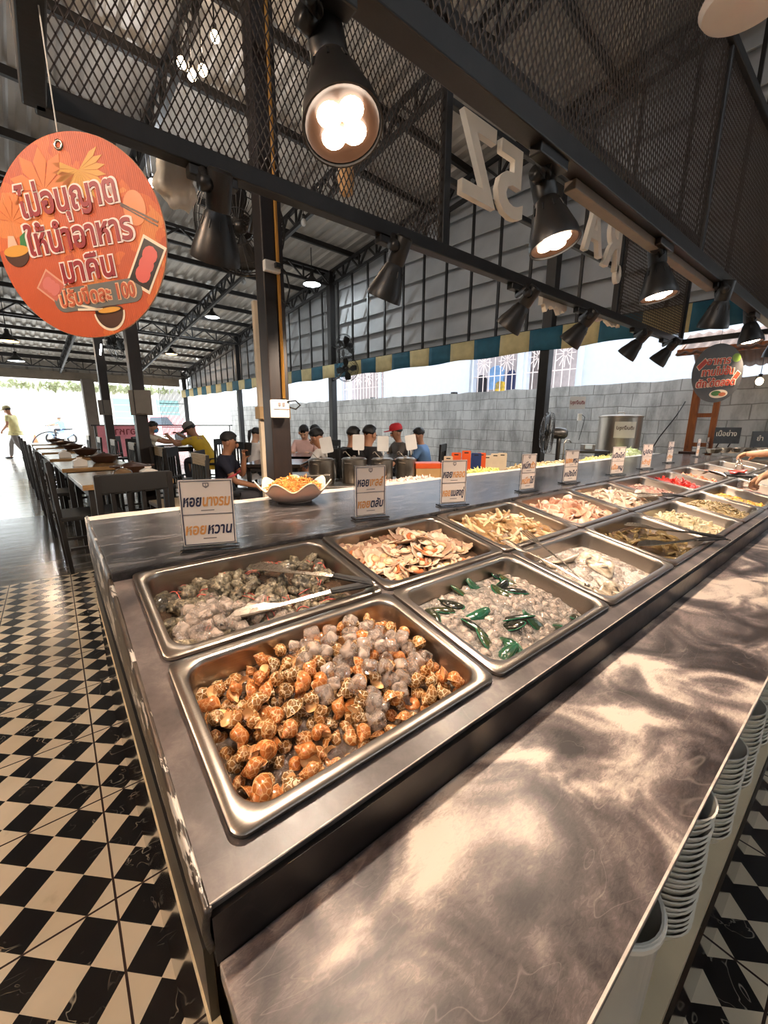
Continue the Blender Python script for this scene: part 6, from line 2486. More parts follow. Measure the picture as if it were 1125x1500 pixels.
for i, (px, wpx, ht, sx) in enumerate(((471, 37, 0.24, 6), (519, 36, 0.24, 6), (560, 31, 0.23, 2), (594, 28, 0.23, 9))):
    p, D = on_wt(px)
    r = wpx / 2 * D / F_PX
    nm = ORD[i]
    t = thing('soup_pot', 'tall steel soup pot with a lid, %s of the row behind the ledge' % nm, 'pot', (p.x, p.y, tz), 0.5)
    b = MB()
    b.lathe([(0, 0), (r * .96, 0), (r, 0.01), (r, ht), (r * 1.04, ht + .004), (r * 1.04, ht + .01), (r * .97, ht + .01), (r * .97, ht - .02), (0, ht - .025)], 32)
    b.build('pot', MT['steel_dark'], t, smooth=40)
    MB().lathe([(r * 1.0, ht + .010), (r * .9, ht + .022), (0.02, ht + .03), (0.012, ht + .045), (0, ht + .046)], 28).build('lid', MT['steel_dark'], t, smooth=40)
    for s in (-1, 1):
        MB().tube([(s * r, -.03, ht - .03), (s * (r + .03), -.03, ht - .025), (s * (r + .03), .03, ht - .025), (s * r, .03, ht - .03)], 0.005, 8).build('handle', MT['chrome'], t, True)
    t2 = thing('soup_ladle', 'steel ladle hooked over the %s soup pot' % nm, 'ladle', (p.x - r * 0.55, p.y - r * 0.4, tz + ht), -0.4)
    MB().tube([(r * .4, 0, 0.02), (0, 0, .03), (-.045, 0, .075), (-.06, 0, .095), (-.078, 0, .09), (-.085, 0, .075)], 0.005, 8).build('handle', MT['chrome'], t2, True)
    cc = {0: (478, 652), 1: (525, 648), 2: (561, 650), 3: (602, 648)}[i]
    c3 = at_d(cc[0], cc[1], D)
    t3 = thing('price_card', 'white card on a stick above the %s soup pot' % nm, 'card', (c3.x, c3.y, c3.z), IMG_R + (0.15 if i in (0, 3) else 0.0))
    M = Matrix.Rotation((-0.18 if i in (0, 3) else 0.02), 4, 'Y')
    b = MB()
    b.prism([(x, z) for x, z in rrect(0.125, 0.165, 0.015, 4)], 0.004, M @ UPR)
    b.build('card', MT['white_card'], t3)
    MB().tube([(0, 0.004, -0.06), (0.004, 0.004, -0.12), (0.004, 0.004, tz + ht + 0.046 - c3.z)], 0.006, 8).build('stick', MT['white_plastic'], t3, True)

p, D = on_wt(626)
w_ = 38 * D / F_PX
t = thing('orange_box', 'cardboard box with an orange lid beside the soup pots', 'box', (p.x, p.y, tz), IMG_R + 0.1)
MB().box((0, 0, 0.07), (w_, 0.2, 0.14)).build('box', MT['cardboard'], t, bevel=0.004)
MB().box((0, 0, 0.165), (w_ * 1.06, 0.21, 0.06)).build('lid', MT['brick_orange'], t, bevel=0.006)
for j, (px, col, w, hh, lb) in enumerate(((656, 'cream_plastic', 8, 0.26, 'cream cutting board, at the soup-pot end of the standing row'), (668, 'brick_orange', 13, 0.30, 'first orange cutting board in the standing row'),
                                         (682, 'brick_orange', 11, 0.32, 'second orange cutting board, next to the blue one'), (697, 'blue_plastic', 14, 0.29, 'dark blue cutting board in the standing row'),
                                         (707, 'brick_orange', 10, 0.29, 'orange cutting board peeping out behind the blue one'), (713, 'cream_plastic', 14, 0.26, 'cream cutting board just after the blue one'),
                                         (724, 'cream_plastic', 12, 0.28, 'cream cutting board, last but one of the row'), (735, 'cream_plastic', 12, 0.285, 'cream cutting board at the far end of the row'))):
    p, D = on_wt(px)
    t = thing('cutting_board', lb, 'cutting board', (p.x, p.y + 0.006 * (j % 2) + (0.03 if px == 707 else 0), tz), IMG_R - 0.12, 'cutting boards standing in a row')
    b = MB()
    b.prism(rrect(max(0.1, w * D / F_PX * 1.05), hh, 0.012, 4), 0.014, Matrix.Translation((0, 0, hh / 2)) @ UPR)
    b.build('board', MT[col], t)
    b = MB()
    b.prism(rrect(0.05, 0.012, 0.005, 3), 0.0152, Matrix.Translation((0, -0.0004, hh - 0.025)) @ UPR)
    b.build('grip_slot', MT['rubber'], t)
t = thing('sauce_bottle', 'small dark sauce bottle with a pale cap by the orange box', 'bottle', on_wt(603)[0] + Vector((0.12, 0.12, tz)))
MB().lathe([(0, 0), (0.03, 0), (0.033, 0.01), (0.033, 0.11), (0.014, 0.15), (0.013, 0.17), (0, 0.17)], 20).build('bottle', plain('sauce_dark', (54, 22, 20), 0.1), t, smooth=40)
MB().lathe([(0, 0.168), (0.015, 0.168), (0.015, 0.195), (0, 0.196)], 16).build('cap', MT['white_plastic'], t, smooth=40)

# heaps on the far deck
def heap(name, xa, xb, m, label, n, L, W, seed, y0=1.56, z0=0.10, hgt=0.07, cat='food'):
    R = random.Random(seed)
    b = MB()
    prof = lambda y: hgt * max(0, 1 - ((y - (y0 + 0.10)) / 0.12) ** 2)
    def fn(u, v):
        x, y = xa + u * (xb - xa), y0 + v * 0.24
        e = min(1, min(u, 1 - u) * 8)
        return Vector((x, y, z0 - 0.02 - (y - 1.5) * 0.17 + prof(y) * e + 0.012 * noise.noise(Vector((x * 25, y * 25, seed)))))
    b.grid(fn, 60, 14)
    for i in range(n):
        u, v = R.random(), R.random()
        p = fn(u, v)
        q = Euler((R.gauss(0, .5), R.gauss(0, .5), R.uniform(0, 6.3))).to_matrix()
        l, w = L * R.uniform(.7, 1.3), W * R.uniform(.7, 1.3)
        vs = [(-l, 0, 0.0), (-l * .3, -w, .004), (l * .5, -w * .8, .002), (l, 0, .006), (l * .4, w, .003), (-l * .4, w * .9, .005)]
        b.add([p + q @ Vector(v_) + Vector((0, 0, .004)) for v_ in vs] + [p + q @ Vector((v_[0], v_[1], v_[2] - .005)) + Vector((0, 0, .004)) for v_ in vs],
              [(0, 1, 2, 3, 4, 5), (11, 10, 9, 8, 7, 6)] + [(k_, 6 + k_, 6 + (k_ + 1) % 6, (k_ + 1) % 6) for k_ in range(6)])
    o = b.build(name, m)
    return tag(o, label, cat, kind='stuff')


heap('crab_heap', at_y(563, 705, 1.6).x, at_y(645, 690, 1.6).x, mat_varied('crab_pink', [(0.3, (150, 84, 70)), (0.5, (214, 170, 154)), (0.75, (236, 216, 204))], 0.4, 30, 0.3), 'heap of pinkish crab pieces behind the ledge', 260, 0.02, 0.009, 3)
heap('lettuce_heap', at_y(688, 690, 1.6).x, at_y(737, 680, 1.6).x, mat_varied('lettuce_green', [(0.3, (120, 150, 50)), (0.6, (196, 204, 92)), (0.8, (226, 224, 150))], 0.5, 30, 0.2), 'heap of yellow-green lettuce shreds behind the ledge', 300, 0.03, 0.006, 5, hgt=0.075)
heap('pale_heap', at_y(742, 680, 1.6).x, at_y(862, 672, 1.6).x, mat_varied('pale_mushroom', [(0.3, (206, 180, 130)), (0.7, (240, 228, 200))], 0.5, 30, 0.2), 'heap of pale mushrooms behind the menu stands', 420, 0.022, 0.012, 7, hgt=0.08)
heap('yellow_heap', at_y(864, 672, 1.6).x, at_y(898, 668, 1.6).x, mat_varied('yellow_noodle', [(0.3, (190, 176, 80)), (0.7, (234, 226, 150))], 0.5, 30, 0.2), 'heap of yellowish shreds under the soup pot', 220, 0.03, 0.006, 8, hgt=0.08)
heap('greens_heap', at_y(908, 668, 1.6).x, at_y(940, 662, 1.6).x, mat_varied('spring_greens', [(0.3, (190, 204, 110)), (0.7, (238, 240, 190))], 0.5, 30, 0.2), 'heap of pale greens beside the soup pot', 260, 0.04, 0.006, 9, hgt=0.13)

# ---- tall soup pot on a stand, with a mirrored paper notice
sp = at_d(906, 640, 5.6)
zb, zt = at_d(905, 665, 5.6).z - 0.04, at_d(905, 612, 5.6).z
t = thing('soup_pot', 'very tall lidded steel soup pot with a taped paper notice, before the block wall', 'pot', (sp.x, sp.y, zb), IMG_R)
r, ht = 0.262, zt - zb
MB().lathe([(0, 0), (r, 0), (r, ht), (r * 1.03, ht + .006), (r * .97, ht + .01), (0, ht)], 40).build('pot', MT['steel_dark'], t, smooth=40)
MB().lathe([(r * 1.05, ht + .005), (r * 1.05, ht + .022), (r * .8, ht + .036), (0.04, ht + .045), (0, ht + .045)], 36).build('lid', MT['steel'], t, smooth=40)
MB().tube([(-.05, 0, ht + .04), (-.04, 0, ht + .07), (.04, 0, ht + .07), (.05, 0, ht + .04)], 0.007, 8).build('lid_handle', MT['chrome'], t, True)
b = MB()
def notice(u, v):
    a = -PI / 2 - 0.75 + u * 1.0
    return Vector(((r + .003) * math.cos(a), (r + .003) * math.sin(a), ht * 0.50 + v * ht * 0.40))
b.grid(notice, 14, 3)
nt_ = b.build('notice', MT['paper'], t)
o = fit_x(text_mesh('เติมน้ำซุป', 0.06, plain('brown_ink', (92, 40, 40), 0.6), 0.0005, 0, 0.001, mirror=True), 0.21)
for v_ in o.data.vertices:
    a = -PI / 2 - 0.25 + v_.co.x / r
    v_.co = Vector(((r + .0045) * math.cos(a), (r + .0045) * math.sin(a), ht * 0.74 + v_.co.y))
o.parent = t
t = thing('pot_stand', 'dark stand under the very tall soup pot', 'stand', (sp.x, sp.y, FLOOR), IMG_R)
MB().box((0, 0, zb - FLOOR - 0.02), (0.56, 0.5, 0.04)).build('top', MT['steel_dark'], t)
for a in (-1, 1):
    for c_ in (-1, 1):
        MB().box((a * .25, c_ * .22, (zb - FLOOR - .04) / 2), (.035, .035, zb - FLOOR - .04)).build('leg', MT['black_metal'], t)
# tap, burner box between post and pot
p = at_d(861, 655, 5.0)
t = thing('small_appliance', 'small grey appliance with a pale screen between the steel post and the soup pot', 'appliance', p, IMG_R)
MB().box((0, 0, 0), (0.14, 0.1, 0.07)).build('case', MT['steel_dark'], t, bevel=0.005)
MB().box((-0.015, -0.052, 0.005), (0.085, 0.004, 0.045)).build('screen', plain('pale_screen', (170, 184, 190), 0.2), t)  # plain pale screen, no emission
t = thing('appliance_stand', 'dark low stand under the small appliance', 'stand', (p.x, p.y, FLOOR), IMG_R)
MB().box((0, 0, p.z - 0.036 - FLOOR - 0.015), (0.4, 0.3, 0.03)).build('top', MT['black_metal'], t)
for s in (-1, 1):
    MB().box((s * .17, 0, (p.z - .066 - FLOOR) / 2), (.03, .25, p.z - .066 - FLOOR)).build('leg', MT['black_metal'], t)
p = at_d(826, 652, 5.0)
t = thing('water_tap', 'curved steel tap beside the pedestal fan', 'tap', (p.x, p.y, p.z - 0.1))
MB().tube([(0, 0, -0.6), (0, 0, .12), (0.02, -.01, .16), (.06, -.03, .165), (.085, -.045, .13)], 0.008, 8).build('spout', MT['chrome'], t, True)


# ---- fans
def fan(label, c, axis, R0, stand=None, name='pedestal_fan', arm=None):
    t = thing(name, label, 'fan', (0, 0, 0))
    M = frame_M(c, axis)
    b = MB()
    for z, rr in ((0.07, R0 * .35), (0.055, R0 * .72), (0.03, R0 * .93), (0.0, R0), (-0.05, R0 * .95), (-0.06, R0 * .6), (-0.065, R0 * .3)):
        b.tube([M @ Vector((rr * math.cos(a), rr * math.sin(a), z)) for a in [i * 2 * PI / 40 for i in range(41)]], 0.0026 if z else 0.005, 5, cap=False)
    for i in range(36):
        a = 2 * PI * i / 36
        b.tube([M @ Vector((rr * math.cos(a), rr * math.sin(a), z)) for rr, z in ((R0 * .12, .075), (R0 * .5, .066), (R0 * .85, .042), (R0, 0), (R0 * .93, -.052), (R0 * .4, -.065), (R0 * .15, -.066))], 0.0013, 4)
    b.build('cage', MT['lamp_black'], t)
    b = MB()
    b.lathe([(0, .03), (R0 * .14, .025), (R0 * .16, -.03), (0, -.04)], 20, M)
    b.build('hub', MT['lamp_black'], t, True)
    for k in range(4):
        a0 = k * PI / 2 + 0.3
        b = MB()
        def bf(u, v, a0=a0):
            r = R0 * (0.14 + 0.74 * u)
            a = a0 + (v - .5) * (0.5 + 0.45 * math.sin(PI * min(1, u * 1.1)))
            return M @ Vector((r * math.cos(a), r * math.sin(a), (v - .5) * 0.04))
        b.grid(bf, 8, 6)
        o = b.build('blade', MT['lamp_black'], t, True)
        s_ = o.modifiers.new('t', 'SOLIDIFY'); s_.thickness = 0.003
    b = MB()
    b.lathe([(0, -.06), (R0 * .26, -.065), (R0 * .28, -.12), (R0 * .25, -.20), (R0 * .15, -.225), (0, -.23)], 24, M)
    b.build('motor', MT['lamp_black'], t, smooth=40)
    mc = M @ Vector((0, 0, -0.14))
    if stand is not None:
        MB().tube([mc, (mc.x, mc.y, mc.z - 0.12), (mc.x, mc.y, stand + .03)], [0.03, 0.026, 0.022], 12).build('pole', MT['lamp_black'], t, True)
        MB().lathe([(0, 0), (0.2, 0), (0.2, 0.02), (0.05, 0.04), (0, 0.04)], 28, Matrix.Translation((mc.x, mc.y, stand))).build('base', MT['lamp_black'], t, smooth=40)
    if arm is not None:
        MB().tube([mc, mc.lerp(Vector(arm), 0.5) - Vector((0, 0, 0.06)), arm], 0.018, 10).build('bracket', MT['lamp_black'], t, True)
    return t


fc = at_d(801, 634, 4.75)
fan('black pedestal fan seen edge-on before the block wall', fc, (-0.60, 0.80, 0.03), 0.24, FLOOR)
pf = hall(5.25, 7.1)
fan('black wall fan high on the steel post, upper of two', at_d(505, 508, 7.9), (-0.95, -0.2, -0.25), 0.23, None, 'wall_fan', (pf.x, pf.y, at_d(520, 498, 8).z))
fan('black wall fan on the steel post, lower of two', at_d(508, 541, 7.8), (-0.3, -0.92, -0.25), 0.23, None, 'wall_fan', (pf.x, pf.y, at_d(522, 552, 8).z))
fan('wall fan behind the dark spotlight on the wooden post', at_d(352, 332, 2.12), (-0.45, -0.75, -0.35), 0.225, None, 'wall_fan', (0.772, 1.6, at_d(392, 320, 2.0).z))
fan('wall fan on the farther dark post with the menu board', at_d(168, 506, 6.4), (-0.9, -0.3, -0.3), 0.22, None, 'wall_fan', (0.80, 5.6, at_d(190, 505, 6.3).z))

# ---- small boards on the posts
def board(px, py, D, w, h, label, m, rz=0.0):
    p = at_d(px, py, D)
    t = thing('menu_board', label, 'board', p, rz)
    MB().box((0, 0, 0), (w, 0.015, h)).build('panel', m, t, bevel=0.003)
    MB().box((0, -0.01, -h / 2 + 0.012), (w * .5, 0.012, 0.02)).build('clip', MT['chrome'], t)
    return t
greyb = plain('grey_backed_board', (128, 122, 114), 0.6, var=0.08)
board(206, 590, depth((0.80, 5.6, 0.7)) - 0.085, 0.27, 0.30, 'grey square board strapped to the dark post beside the slab tables', greyb, IMG_R)
board(154, 597, depth((0.735, 8.6, 0.7)) - 0.085, 0.23, 0.26, 'smaller grey board on the farther dark post', greyb, IMG_R)
pst = hall(5.25, 2.3)
pc = at_d(846, 590, depth((pst.x, pst.y, 0.8)) - 0.07)
t = thing('paper_notice', 'translucent paper notice with mirrored red lettering on the steel post', 'notice', pc, IMG_R)
MB().box((0, 0, 0), (0.21, 0.003, 0.16)).build('sheet', plain('thin_paper', (206, 200, 196), 0.5, trans=0.2), t)
o = fit_x(text_mesh('เติมน้ำซุป', 0.06, plain('maroon_ink', (130, 40, 44), 0.6), 0.0005, 0, 0.001, mirror=True), 0.19)
o.matrix_local = Matrix.Translation((0, -0.003, 0)) @ UPR
o.parent = t
t = thing('socket', 'white switch with a plug under the paper notice', 'socket', at_d(849, 611, depth((pst.x, pst.y, 0.8)) - 0.08), IMG_R)
MB().box((0, 0, 0), (0.05, 0.03, 0.09)).build('box', MT['white_plastic'], t, bevel=0.003)
MB().tube([(0.02, -.02, .03), (.06, -.02, .0), (.05, -.01, -.12), (.02, 0, -.3)], 0.004, 6).build('cord', MT['cable'], t, True)

# ---- wooden food stall beyond the counter end
WOODST = mat_wood('orange_stall_wood', (104, 52, 20), (172, 96, 40), 0.45, (16, 16, 2))
D0 = 5.35
pt, pb = at_d(1022, 525, D0), at_d(1006, 668, D0)
base = Vector((pb.x, pb.y, FLOOR))
SR = HALL - PI / 2
t = thing('food_stall', 'wooden food stall with a pitched roof before the block wall', 'stall', base, SR)
Wst = 2.0
topz = pt.z - FLOOR
for x in (0.0, 0.22, Wst):
    MB().box((x, 0, topz / 2), (0.08 if x != 0.22 else 0.06, 0.08, topz)).build('post', WOODST, t, bevel=0.004)
b = MB()
for z in (0.55, 0.95, 1.32, 1.62):
    b.box((0.11, 0, z), (0.16, 0.05, 0.05))
b.build('rung', WOODST, t)
MB().box((0.02, -0.02, 0.80), (0.2, 0.16, 0.12)).build('bracket', plain('dark_bracket', (58, 32, 20), 0.5), t, bevel=0.004)
b = MB()
def stroof(u, v):
    x, y = -0.16 + u * (Wst + 0.4), -0.55 + v * 1.2
    return Vector((x, y, topz - 0.06 + (0.34 - abs(y) * 0.55) + 0.012 * math.sin(x * 60)))
b.grid(stroof, 180, 13)
o = b.build('roof', plain('brown_roof_tile', (92, 62, 44), 0.6, var=0.25), t, True)
s_ = o.modifiers.new('t', 'SOLIDIFY'); s_.thickness = 0.03
b = MB()
b.bar((-0.16, -0.52, topz - 0.02), (Wst + 0.24, -0.52, topz - 0.02), 0.03, 0.07)
b.bar((-0.14, -0.52, topz - 0.02), (-0.14, 0.0, topz + 0.2), 0.03, 0.06)
b.build('fascia', WOODST, t)
MB().box((Wst / 2 + 0.1, 0.1, 0.78), (Wst, 0.7, 0.05)).build('counter', MT['steel_dark'], t)
def stall_board(px, py, D, w, h, txt, label, tail=None):
    p = at_d(px, py, D)
    q = thing('stall_sign', label, 'sign', p, IMG_R - 0.05)
    MB().box((0, 0, 0), (w, 0.012, h)).build('board', plain('black_menu_board', (44, 40, 36), 0.2, var=0.3, vscale=12), q, bevel=0.002)
    o = text_mesh(txt, 0.085, plain('cream_lettering', (236, 226, 206), 0.4), 0.001, 0, 0.001)
    o.matrix_local = Matrix.Translation((0 if not tail else -0.08, -0.008, 0.02)) @ UPR
    o.parent = q
    if tail:
        o = text_mesh(tail, 0.085, plain('dull_red_lettering', (150, 44, 36), 0.4), 0.001, 0, 0.001)
        o.matrix_local = Matrix.Translation((0.08, -0.008, 0.02)) @ UPR
        o.parent = q
    MB().tube([(-w * .2, 0, -h / 2), (-w * .2, 0.06, -h / 2 - 0.1)], 0.008, 6).build('foot', MT['black_metal'], q)
    MB().tube([(w * .2, 0, -h / 2), (w * .2, 0.06, -h / 2 - 0.1)], 0.008, 6).build('foot', MT['black_metal'], q)
    return q
stall_board(1063, 638, 5.1, 0.35, 0.20, 'เนื้อย่าง', 'black stall board reading grilled meat in cream Thai letters')
stall_board(1122, 645, 5.1, 0.36, 0.22, 'ยำ', 'black stall board with the short word for spicy salad', 'ๆ')
R = random.Random(6)
for i in range(9):
    px = 1044 + i * 9
    p = at_d(px, 660 - (i % 3), 4.95 + 0.08 * (i % 2))
    t = thing('foil_pack', 'crumpled foil pack on the stall counter, number %s from the post' % ('one', 'two', 'three', 'four', 'five', 'six', 'seven', 'eight', 'nine')[i], 'foil pack', p, R.uniform(0, 3), 'foil packs on the stall counter')
    b = MB()
    b.lathe([(0, -.03), (.05, -.03), (.075, .02), (.07, .022), (.045, -.02), (0, -.02)], 9, None, 0, lambda a, j: 1 + 0.22 * math.sin(a * 3 + i) + 0.1 * math.sin(a * 7))
    b.build('pack', MT['chrome'], t)
p = at_d(1113, 556, 4.6)
t = thing('pendant_bulb', 'small glowing bulb hanging under the stall roof', 'bulb', p)
MB().ell((0, 0, -0.02), (0.035, 0.035, 0.042)).build('bulb', MT['bulb'], t, True)
MB().lathe([(0, .06), (.018, .06), (.02, .02), (0, .02)], 12).build('holder', MT['lamp_black'], t, True)
MB().tube([(0, 0, .06), (0, 0, .32)], 0.003, 5).build('cord', MT['cable'], t)
o = MB().tube([at_x(1004, 588, 6.95), at_x(990, 610, 6.9), at_x(966, 640, 6.9), at_x(952, 662, 6.9)], 0.008, 6).build('loose_cable', MT['cable'], smooth=True)
tag(o, 'black cable slanting across the block wall beside the stall post', 'cable')

# =================================================================== CEILING LAMPS
def room_light(t, z, w, col=WARM, r=0.06):
    ld = bpy.data.lights.new('lamp_light', 'POINT')
    ld.energy = w
    ld.color = col
    ld.shadow_soft_size = r
    lo = bpy.data.objects.new('lamp_light', ld)
    COL.objects.link(lo)
    lo.parent = t
    lo.location = (0, 0, z)


def pendant(px, py, D, dia, label, lit=0.0, warm=False):
    p = at_d(px, py, D)
    t = thing('pendant_lamp', label, 'pendant lamp', p)
    room_light(t, -0.02, 25, WARM if warm else (0.9, 0.97, 1.0))
    r = dia / 2
    MB().lathe([(r, 0), (r * .96, 0.02), (r * .45, r * .62), (r * .22, r * .9), (r * .2, r * 1.3), (0, r * 1.35)], 28).build('shade', MT['lamp_black'], t, smooth=40)
    m = MT['pend_warm'] if warm else MT['pend_cool']
    MB().lathe([(r * .93, 0.004), (r * .5, r * .45), (0, r * .55)], 28).build('inner_shade', m, t, smooth=40)
    h = hall_inv(p)
    MB().tube([(0, 0, r * 1.3), (0, 0, roof_z(h.y) + 0.004 - p.z)], 0.008, 6).build('cord', MT['cable'], t)
    return t
MT['pend_cool'] = glow('white_enamel_lit', (206, 222, 228), 0.9)
MT['pend_warm'] = glow('warm_enamel_lit', (236, 190, 130), 0.8)
pendant(457, 417, 7.7, 0.34, 'black cone pendant near the upright bars, second roof bay')
pendant(311, 465, 10.0, 0.34, 'black cone pendant under the middle roof truss')
pendant(12, 500, 8.2, 0.36, 'warm-lit cone pendant above the bright opening at the picture edge', warm=True)
pendant(24, 529, 10.5, 0.36, 'cone pendant hanging lower above the walking man')
pendant(251, 519, 13.0, 0.36, 'warm-lit cone pendant farthest from the counter', warm=True)
def aisle_lamp(x, y, z, label, w=60):
    t = thing('pendant_lamp', label, 'pendant lamp', (x, y, z))
    MB().lathe([(.17, 0), (.163, 0.02), (.08, .11), (.04, .16), (.035, .22), (0, .23)], 28).build('shade', MT['lamp_black'], t, smooth=40)
    MB().lathe([(.158, 0.004), (.085, .08), (0, .1)], 28).build('inner_shade', MT['pend_warm'], t, smooth=40)
    MB().tube([(0, 0, .22), (0, 0, roof_z(y) - z)], 0.006, 6).build('cord', MT['cable'], t)
    room_light(t, -0.03, w)
aisle_lamp(-1.4, 0.1, 1.9, 'cone pendant over the aisle behind the viewer', 85)
aisle_lamp(-1.5, 1.6, 2.0, 'cone pendant over the checkered aisle', 70)
def bulb(px, py, D, label, m, r=0.045, cord=True):
    p = at_d(px, py, D)
    t = thing('ceiling_bulb', label, 'bulb', p)
    MB().ell((0, 0, 0), (r, r, r * 1.2)).build('bulb', m, t, True)
    MB().lathe([(0, r * 2.4), (r * .5, r * 2.4), (r * .55, r), (0, r)], 12).build('holder', MT['lamp_black'], t, True)
    if m in (MT['bulb'], MT['bulb_white']):
        room_light(t, -0.07, 7 if m is MT['bulb'] else 5, WARM if m is MT['bulb'] else (0.95, 0.98, 1.0), 0.04)
    h = hall_inv(p)
    if cord:
        MB().tube([(0, 0, r * 2.3), (0, 0, max(r * 3, roof_z(h.y) - 0.1 - p.z))], 0.006, 6).build('cord', MT['cable'], t)
    return t
bulb(445, 326, 6.0, 'unlit bulb hanging near the frame rail', MT['bulb_off'])
bulb(357, 413, 8.2, 'unlit bulb hanging beside the wooden post', MT['bulb_off'])
for px, py, lb in ((315, 54, 'topmost glowing bulb behind the mesh'), (266, 92, 'glowing bulb behind the mesh, lowest row at the truss side'), (281, 110, 'glowing bulb lowest of the group behind the mesh'), (297, 103, 'glowing bulb beside the lowest one behind the mesh')):
    bulb(px, py, 3.3, lb, MT['bulb'], 0.035)
for px, py, lb in ((234, 230, 'white glowing bulb just above the plastic bag'), (223, 268, 'white glowing bulb between the round sign and the bag'), (217, 273, 'small white glowing bulb at the rim of the round sign')):
    bulb(px, py, 4.5, lb, MT['bulb_white'], 0.036)
bulb(289, 524, 14.5, 'bright white lamp on the far panel band', MT['bulb_white'], 0.07)
p = at_d(146, 512, depth((0.735, 8.6, 1.5)) - 0.09)
t = thing('led_tube', 'short lit tube lamp on the farther dark post', 'tube lamp', p, 0.3)
MB().tube([(0, 0, -.09), (.03, 0, .09)], 0.014, 10).build('tube', MT['bulb_white'], t, True)
MB().box((0.0, 0.02, 0.0), (0.03, 0.02, 0.22), (0, 0.17, 0)).build('housing', MT['white_plastic'], t)
# white lamp shade just in the upper corner
p = at_d(1092, 14, 1.25)
t = thing('white_lamp_shade', 'white dished lamp shade cut by the picture corner', 'lamp', p)
MB().lathe([(0, 0), (0.075, 0.002), (0.11, 0.012), (0.122, 0.03), (0.11, 0.06), (0.06, 0.12), (0.03, 0.15), (0, 0.15)], 36).build('shade', plain('white_enamel', (236, 226, 216), 0.35, var=0.04), t, smooth=40)
MB().tube([(0, 0, .15), (0, 0, 1.2)], 0.006, 6).build('cord', MT['cable'], t)

# =================================================================== STREET THINGS
p = at_z(56, 668, FLOOR - 0.05)
t = thing('traffic_cone', 'orange traffic cone on the sunlit street', 'cone', at_d(56, 668, 20.0) * 1.0)
t.location.z = FLOOR - 0.05
MB().lathe([(0.16, 0.03), (0.03, 0.6), (0.0, 0.6)], 20).build('cone', MT['brick_orange'], t, True)
MB().box((0, 0, 0.015), (0.4, 0.4, 0.03)).build('base', MT['rubber'], t)
p = at_d(78, 662, 20.0)
o = MB().tube([(math.cos(a) * 0.75, 0, math.sin(a) * 0.75) for a in [i * PI / 14 for i in range(5, 15)]], 0.03, 8).build('black_hose', MT['cable'], smooth=True)
o.location = (p.x, p.y, FLOOR - 0.05)
tag(o, 'black hose arching beside the traffic cone', 'hose')
# scooter and rider
p = at_d(92, 655, 23.5)
t = thing('motor_scooter', 'pale scooter on the bright street', 'scooter', (p.x, p.y, FLOOR - 0.05), IMG_R + PI)
for x in (-0.62, 0.62):
    w = MB()
    w.tube([(x + 0.25 * math.cos(a), 0, 0.28 + 0.25 * math.sin(a)) for a in [i * 2 * PI / 24 for i in range(25)]], 0.05, 8, cap=False)
    wo = w.build('wheel', MT['rubber'], t, True)
    MB().lathe([(0, -.03), (.17, -.03), (.17, .03), (0, .03)], 20, Matrix.Translation((x, 0, .28)) @ Matrix.Rotation(PI / 2, 4, 'X')).build('rim', MT['chrome'], wo)
b = MB()
b.prism([(-0.75, 0.5), (-0.7, 0.75), (0.05, 0.78), (0.1, 0.4), (0.4, 0.4), (0.62, 0.95), (0.7, 0.95), (0.6, 0.35), (0.3, 0.28), (-0.4, 0.3)], 0.26, Matrix(((1, 0, 0, 0), (0, 0, 1, -.13), (0, 1, 0, 0), (0, 0, 0, 1))))
b.build('body', plain('scooter_blue', (150, 176, 206), 0.3), t, bevel=0.03)
MB().tube([(0.6, -.3, 1.02), (0.62, 0, 0.98), (0.6, .3, 1.02)], 0.018, 8).build('handlebar', MT['rubber'], t, True)
MB().box((-0.35, 0, 0.81), (0.6, 0.26, 0.07)).build('saddle', MT['rubber'], t, bevel=0.02)
qq = t.matrix_basis
rp = Vector((p.x, p.y, FLOOR + 0.30))
person('rider in a pale blue striped shirt on the scooter', (p.x + 0.2 * math.cos(IMG_R), p.y + 0.2 * math.sin(IMG_R), FLOOR + 0.27), IMG_R + PI, 0.97, 'sit', 14, 4, 0, shirt=CL('pale_blue_shirt', (120, 160, 214)), hands=(Vector((0.24, 0.62, 0.74)), Vector((-0.24, 0.62, 0.74))), cap=CL('pale_hat', (226, 220, 206)))
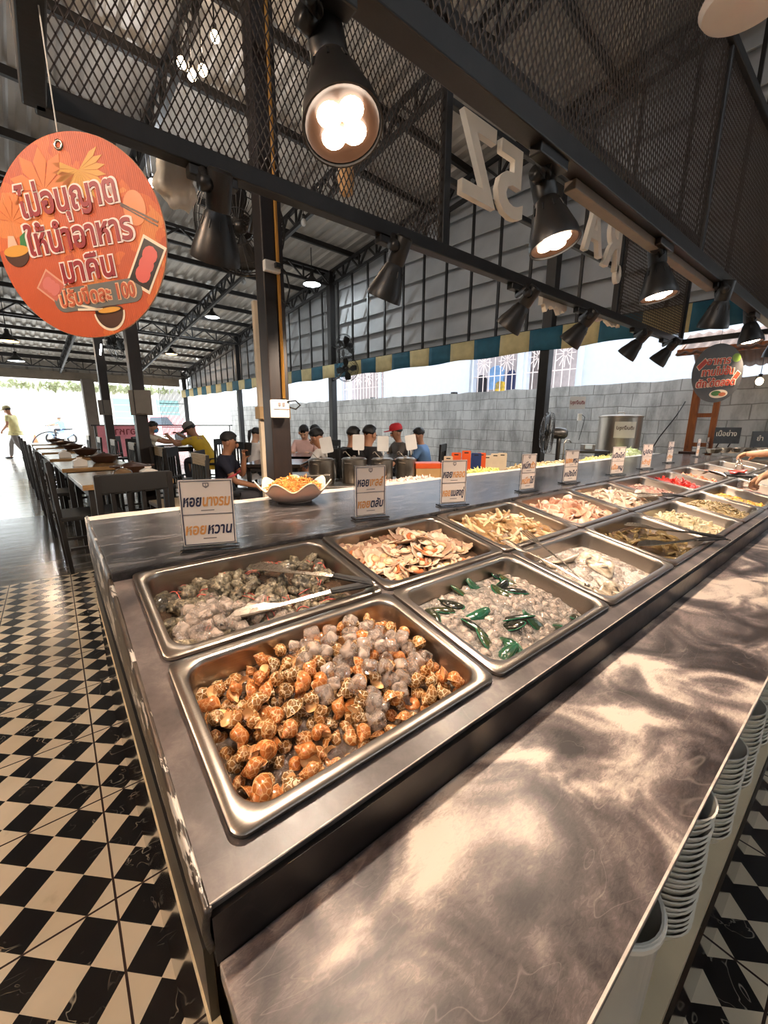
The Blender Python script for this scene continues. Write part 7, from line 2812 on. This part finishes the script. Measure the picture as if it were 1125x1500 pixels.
# red pickup across the street
p = at_d(237, 622, 26.0)
t = thing('pickup_truck', 'red pickup truck, paled by painted-in glare, parked across the street', 'truck', (p.x, p.y, FLOOR - 0.05), IMG_R)
b = MB()
Mxz = Matrix(((1, 0, 0, 0), (0, 0, 1, -.85), (0, 1, 0, 0), (0, 0, 0, 1)))
b.prism([(-2.4, 0.45), (-2.4, 1.0), (-0.6, 1.0), (-0.3, 1.62), (0.9, 1.65), (1.35, 1.05), (2.3, 0.95), (2.4, 0.45)], 1.7, Mxz)
b.build('body', plain('glare_paled_red', (226, 140, 140), 0.35), t, bevel=0.05)  # red paled to imitate the street glare
b = MB()
b.prism([(-0.35, 1.08), (-0.2, 1.52), (0.85, 1.54), (1.18, 1.08)], 1.72, Matrix(((1, 0, 0, 0), (0, 0, 1, -.86), (0, 1, 0, 0), (0, 0, 0, 1))))
b.build('window', plain('dark_glass', (60, 70, 80), 0.1), t)
for x in (-1.5, 1.5):
    for y in (-0.8, 0.8):
        MB().lathe([(0, -.1), (.28, -.1), (.33, -.06), (.33, .06), (.28, .1), (0, .1)], 24, Matrix.Translation((x, y, .33)) @ Matrix.Rotation(PI / 2, 4, 'X')).build('wheel', MT['rubber'], t, smooth=40)
# pink banner and rail by the opening
p1_, p2_ = at_hy(152, 636, 14.6), at_hy(196, 636, 14.6)
t = thing('pink_banner', 'pink banner with mirrored lettering tied to the rail by the street', 'banner', hall((p1_.x + p2_.x) / 2, 14.6, 0.0), HALL)
MB().box((0, 0, -0.1), (p2_.x - p1_.x + 0.3, 0.012, 0.95)).build('sheet', plain('pink_vinyl', (214, 130, 140), 0.5, var=0.2, vscale=4), t)
o = text_mesh('อาหาร', 0.3, plain('dark_red_ink', (120, 36, 44), 0.6), 0.002, 0, 0.004, mirror=True)
o.matrix_local = Matrix.Translation((0.1, -0.01, 0.2)) @ UPR
o.parent = t
MB().bar((-(p2_.x - p1_.x) / 2 - .3, 0.02, 0.39), (3.6, 0.02, 0.39), 0.04).build('rail', MT['black_metal'], t)
for x in (-(p2_.x - p1_.x) / 2 - .2, 0.95, 2.2, 3.5):
    MB().bar((x, 0.03, FLOOR), (x, 0.03, 0.38), 0.035).build('rail_post', MT['black_metal'], t)
